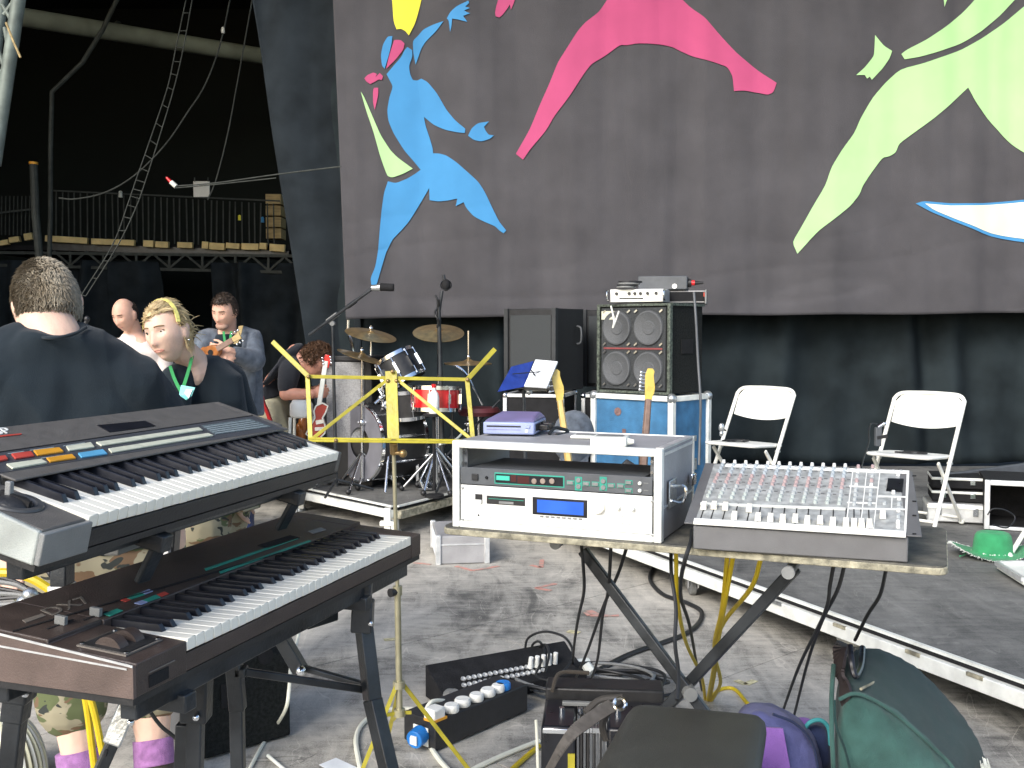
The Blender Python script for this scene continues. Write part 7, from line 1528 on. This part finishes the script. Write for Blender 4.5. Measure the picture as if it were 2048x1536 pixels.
obj('guitar_body', MB().prism([(.055 * (1 + .3 * math.cos(2 * a) * 0) * math.cos(a) * (1.15 if math.sin(a) < 0 else .9), .085 * math.sin(a)) for a in [2 * math.pi * i / 28 for i in range(28)]], .05, GM), gm_, gt, world=True, bevel=.008)
obj('neck', MB().box(-.018, .018, .07, .2, .03, .052, GM), K['rosewood'], gt, world=True, bevel=.003); obj('headstock', MB().prism([(-.016, .2), (.016, .2), (.024, .265), (-.022, .265)], .014, GM @ Mt(0, 0, .034)), K['timber'], gt, world=True, bevel=.003)
for k in range(3):
    for s in (-1, 1): obj('tuning_peg', MB().sphere((s * .038, .215 + k * .025, .04), .008, GM, 8, 6), K['chrome'], gt, world=True)
obj('sound_hole', MB().cyl(GM @ V((0, .02, .0505)), GM @ V((0, .02, .052)), .02), K['matblack'], gt, world=True)

D5 = 1.15
def W5(x, y, Y): return W(x, y, Y + D5)
def V5(t): return Vector(t) * 1.15
def R5(l): return [r * 1.15 for r in l]
# ---- 5. man bending over a guitar
hc = W5(630, 723, 6.75); pk_ = thing('person', 'curly-haired man in black T-shirt bending forward over an upright red guitar', 'person', (-1.93, 8.1, RZ))
M5 = HM(hc, 82, 38, 0, 1.12); b_ = MB(); head_mesh(b_, M5); nk = W5(592, 706, 6.82); b_.limb([M5 @ V5((0, .04, -.05)), nk], R5([.058, .062]))
hip = W5(532, 802, 6.95); b_.loft([(nk, V5((0, .07, 0)), V5((.03, 0, .06))), (W5(572, 722, 6.85), V5((0, .18, 0)), V5((.06, 0, .1))), (W5(540, 755, 6.9), V5((0, .16, 0)), V5((.07, 0, .09))), (hip, V5((0, .16, 0)), V5((.12, 0, .06)))], 24)
sN = W5(580, 738, 6.68); eN = W5(572, 788, 6.66); wN = W5(625, 788, 6.62); sF = W5(585, 735, 7.02); eF = W5(600, 790, 7.05); wF = W5(632, 780, 6.85)
b_.limb([sN, eN, wN], R5([.055, .045, .031])); b_.limb([sF, eF, wF], R5([.055, .045, .031])); hand(b_, wN, V5((1, 0, .1)), V5((0, 1, 0)), 1.1, 1.05, -1); hand(b_, wF, V5((.9, -.3, .1)), V5((0, 1, 0)), .9, 1.05, -1)
for dY in (-.1, .12): b_.limb([hip + V5((0, dY, -.05)), W5(556, 880, 6.86 + dY), W5(538, 960, 6.95 + dY)], R5([.09, .06, .045])); a = W5(538, 960, 6.95 + dY); b_.limb([a, a + V5((.16, 0, -.0))], R5([.04, .03]))
remesh('body', b_, K['skinr'], pk_, .007, 3); eyes(pk_, M5)
hair_cap('hair', pk_, M5, K['hairm'], lambda d: (d.z > .4) if d.y < -.25 else d.z > -.28 + .2 * (1 - d.y) * .6, 1.13, 1800, .035, 8, (0, -.1, .2), .014)
shirt(pk_, K['tshirt2'], [(W5(596, 712, 6.82), V5((0, .08, 0)), V5((.04, 0, .07))), (W5(585, 715, 6.84), V5((0, .14, 0)), V5((.06, 0, .1))), (W5(566, 730, 6.85), V5((0, .2, 0)), V5((.09, 0, .145))), (W5(541, 757, 6.9), V5((0, .19, 0)), V5((.12, 0, .15))), (W5(528, 782, 6.93), V5((0, .19, 0)), V5((.13, 0, .1))), (W5(534, 800, 6.95), V5((0, .18, 0)), V5((.15, 0, .05)))],
      [([W5(578, 728, 6.75), sN, sN.lerp(eN, .7)], [.085, .082, .072]), ([W5(585, 716, 6.86), W5(580, 728, 6.95), sF, sF.lerp(eF, .7)], [.085, .085, .08, .07])], .009, .01, 6., 8)
q = MB(); q.loft([(hip + V5((0, 0, .03)), V5((0, .17, 0)), V5((.14, 0, .03))), (hip + V5((.02, 0, -.1)), V5((0, .19, 0)), V5((.15, 0, .0)))], 24)
for dY in (-.1, .12): q.limb([hip + V5((.03, dY, -.08)), W5(556, 880, 6.86 + dY), W5(540, 948, 6.95 + dY)], R5([.125, .1, .075]))
remesh('trousers', q, K['khaki'], pk_, .009, 3, .01, 8)
q = MB(); P = catmull([W5(520, 782, 6.72), W5(527, 805, 6.7), W5(538, 832, 6.71), W5(552, 880, 6.74)], 5)
for a, c2 in zip(P, P[1:]): q.bar(a + V((.02, -.08, 0)), c2 + V((.02, -.08, 0)), .022, .05, (0, 1, 0))
obj('red_stripe', q, K['redc'], pk_, world=True)
gt = thing('red_guitar', 'red guitar with pale binding standing upright in front of the bending man', 'guitar', W5(642, 840, 6.5)); Pn = W5(652, 722, 6.55), W5(638, 812, 6.52)
obj('neck', MB().bar(Pn[0], Pn[1], .035, .02, (0, 1, 0)), K['offw'], gt, world=True, bevel=.004); obj('headstock', MB().bar(W5(651, 735, 6.55), W5(657, 710, 6.55), .05, .016, (0, 1, 0)), K['redl'], gt, world=True, bevel=.004)
for k in range(3): obj('tuning_peg', MB().sphere(W5(645 + k * 1, 716 + k * 6, 6.54), .011).sphere(W5(661 + k, 714 + k * 6, 6.54), .011), K['chrome'], gt, world=True)
bp_ = [(632, 812), (645, 806), (656, 812), (652, 824), (645, 836), (650, 850), (650, 866), (640, 876), (624, 878), (612, 868), (622, 850), (630, 836), (628, 822)]
pts = [W5(x, y, 6.5) for x, y in bp_]; c0 = sum(pts, V()) / len(pts)
panel(gt, 'guitar_body', pts, K['redg'], .06); 
obj('binding', MB().tube([p + V5((0, -.003, 0)) for p in pts + pts[:1]], .006, 6, False), K['offw'], gt, world=True)
obj('pickup', MB().bar(W5(632, 845, 6.485), W5(648, 842, 6.485), .03, .012, (0, 1, 0)).bar(W5(630, 858, 6.485), W5(648, 857, 6.485), .025, .012, (0, 1, 0)), K['chrome'], gt, world=True)
st_ = thing('white_stool', 'white plastic stool beside the khaki trousers of the bending man', 'stool', (W5(603, 830, 6.6).x, 6.6 + D5, RZ)); a = W5(603, 818, 6.6)
obj('seat', MB().loft([ring(a + V5((0, 0, -.055)), .075, .08), ring(a + V5((0, 0, -.04)), .088, .1), ring(a + V5((0, 0, .03)), .085, .1), ring(a + V5((0, 0, .06)), .065, .08)], 24), K['white'], st_, world=True, sharp=80)
for s in (-1, 1):
    for dy in (-.07, .07): obj('leg', MB().cyl(a + V5((s * .06, dy, -.05)), V((a.x + s * .09, a.y + dy * 1.4, RZ)), .012), K['offw'], st_, world=True)
gt = thing('orange_guitar', 'amber guitar body standing behind the white stool legs', 'guitar', W5(605, 870, 6.9)); obj('guitar_body', MB().sphere(W5(600, 872, 6.9), (.05, .025, .11)).sphere(W5(606, 850, 6.9), (.04, .025, .07)), gm_, gt, world=True); obj('neck', MB().bar(W5(606, 860, 6.9), W5(614, 800, 6.95), .03, .02, (0, 1, 0)), K['maple'], gt, world=True)
# straps of nothing else: second small mic at the far left
t = thing('microphone', 'small dark microphone on a stand between the heavy man and the bald man', 'microphone', W(178, 640, 5)); obj('mic_head', MB().sphere(W(174, 638, 5), (.014, .014, .016)), K['black'], t, world=True); obj('mic_body', MB().cyl(W(175, 640, 5), W(166, 655, 5), .01), K['black'], t, world=True)

bpy.data.scenes.remove(WORK)
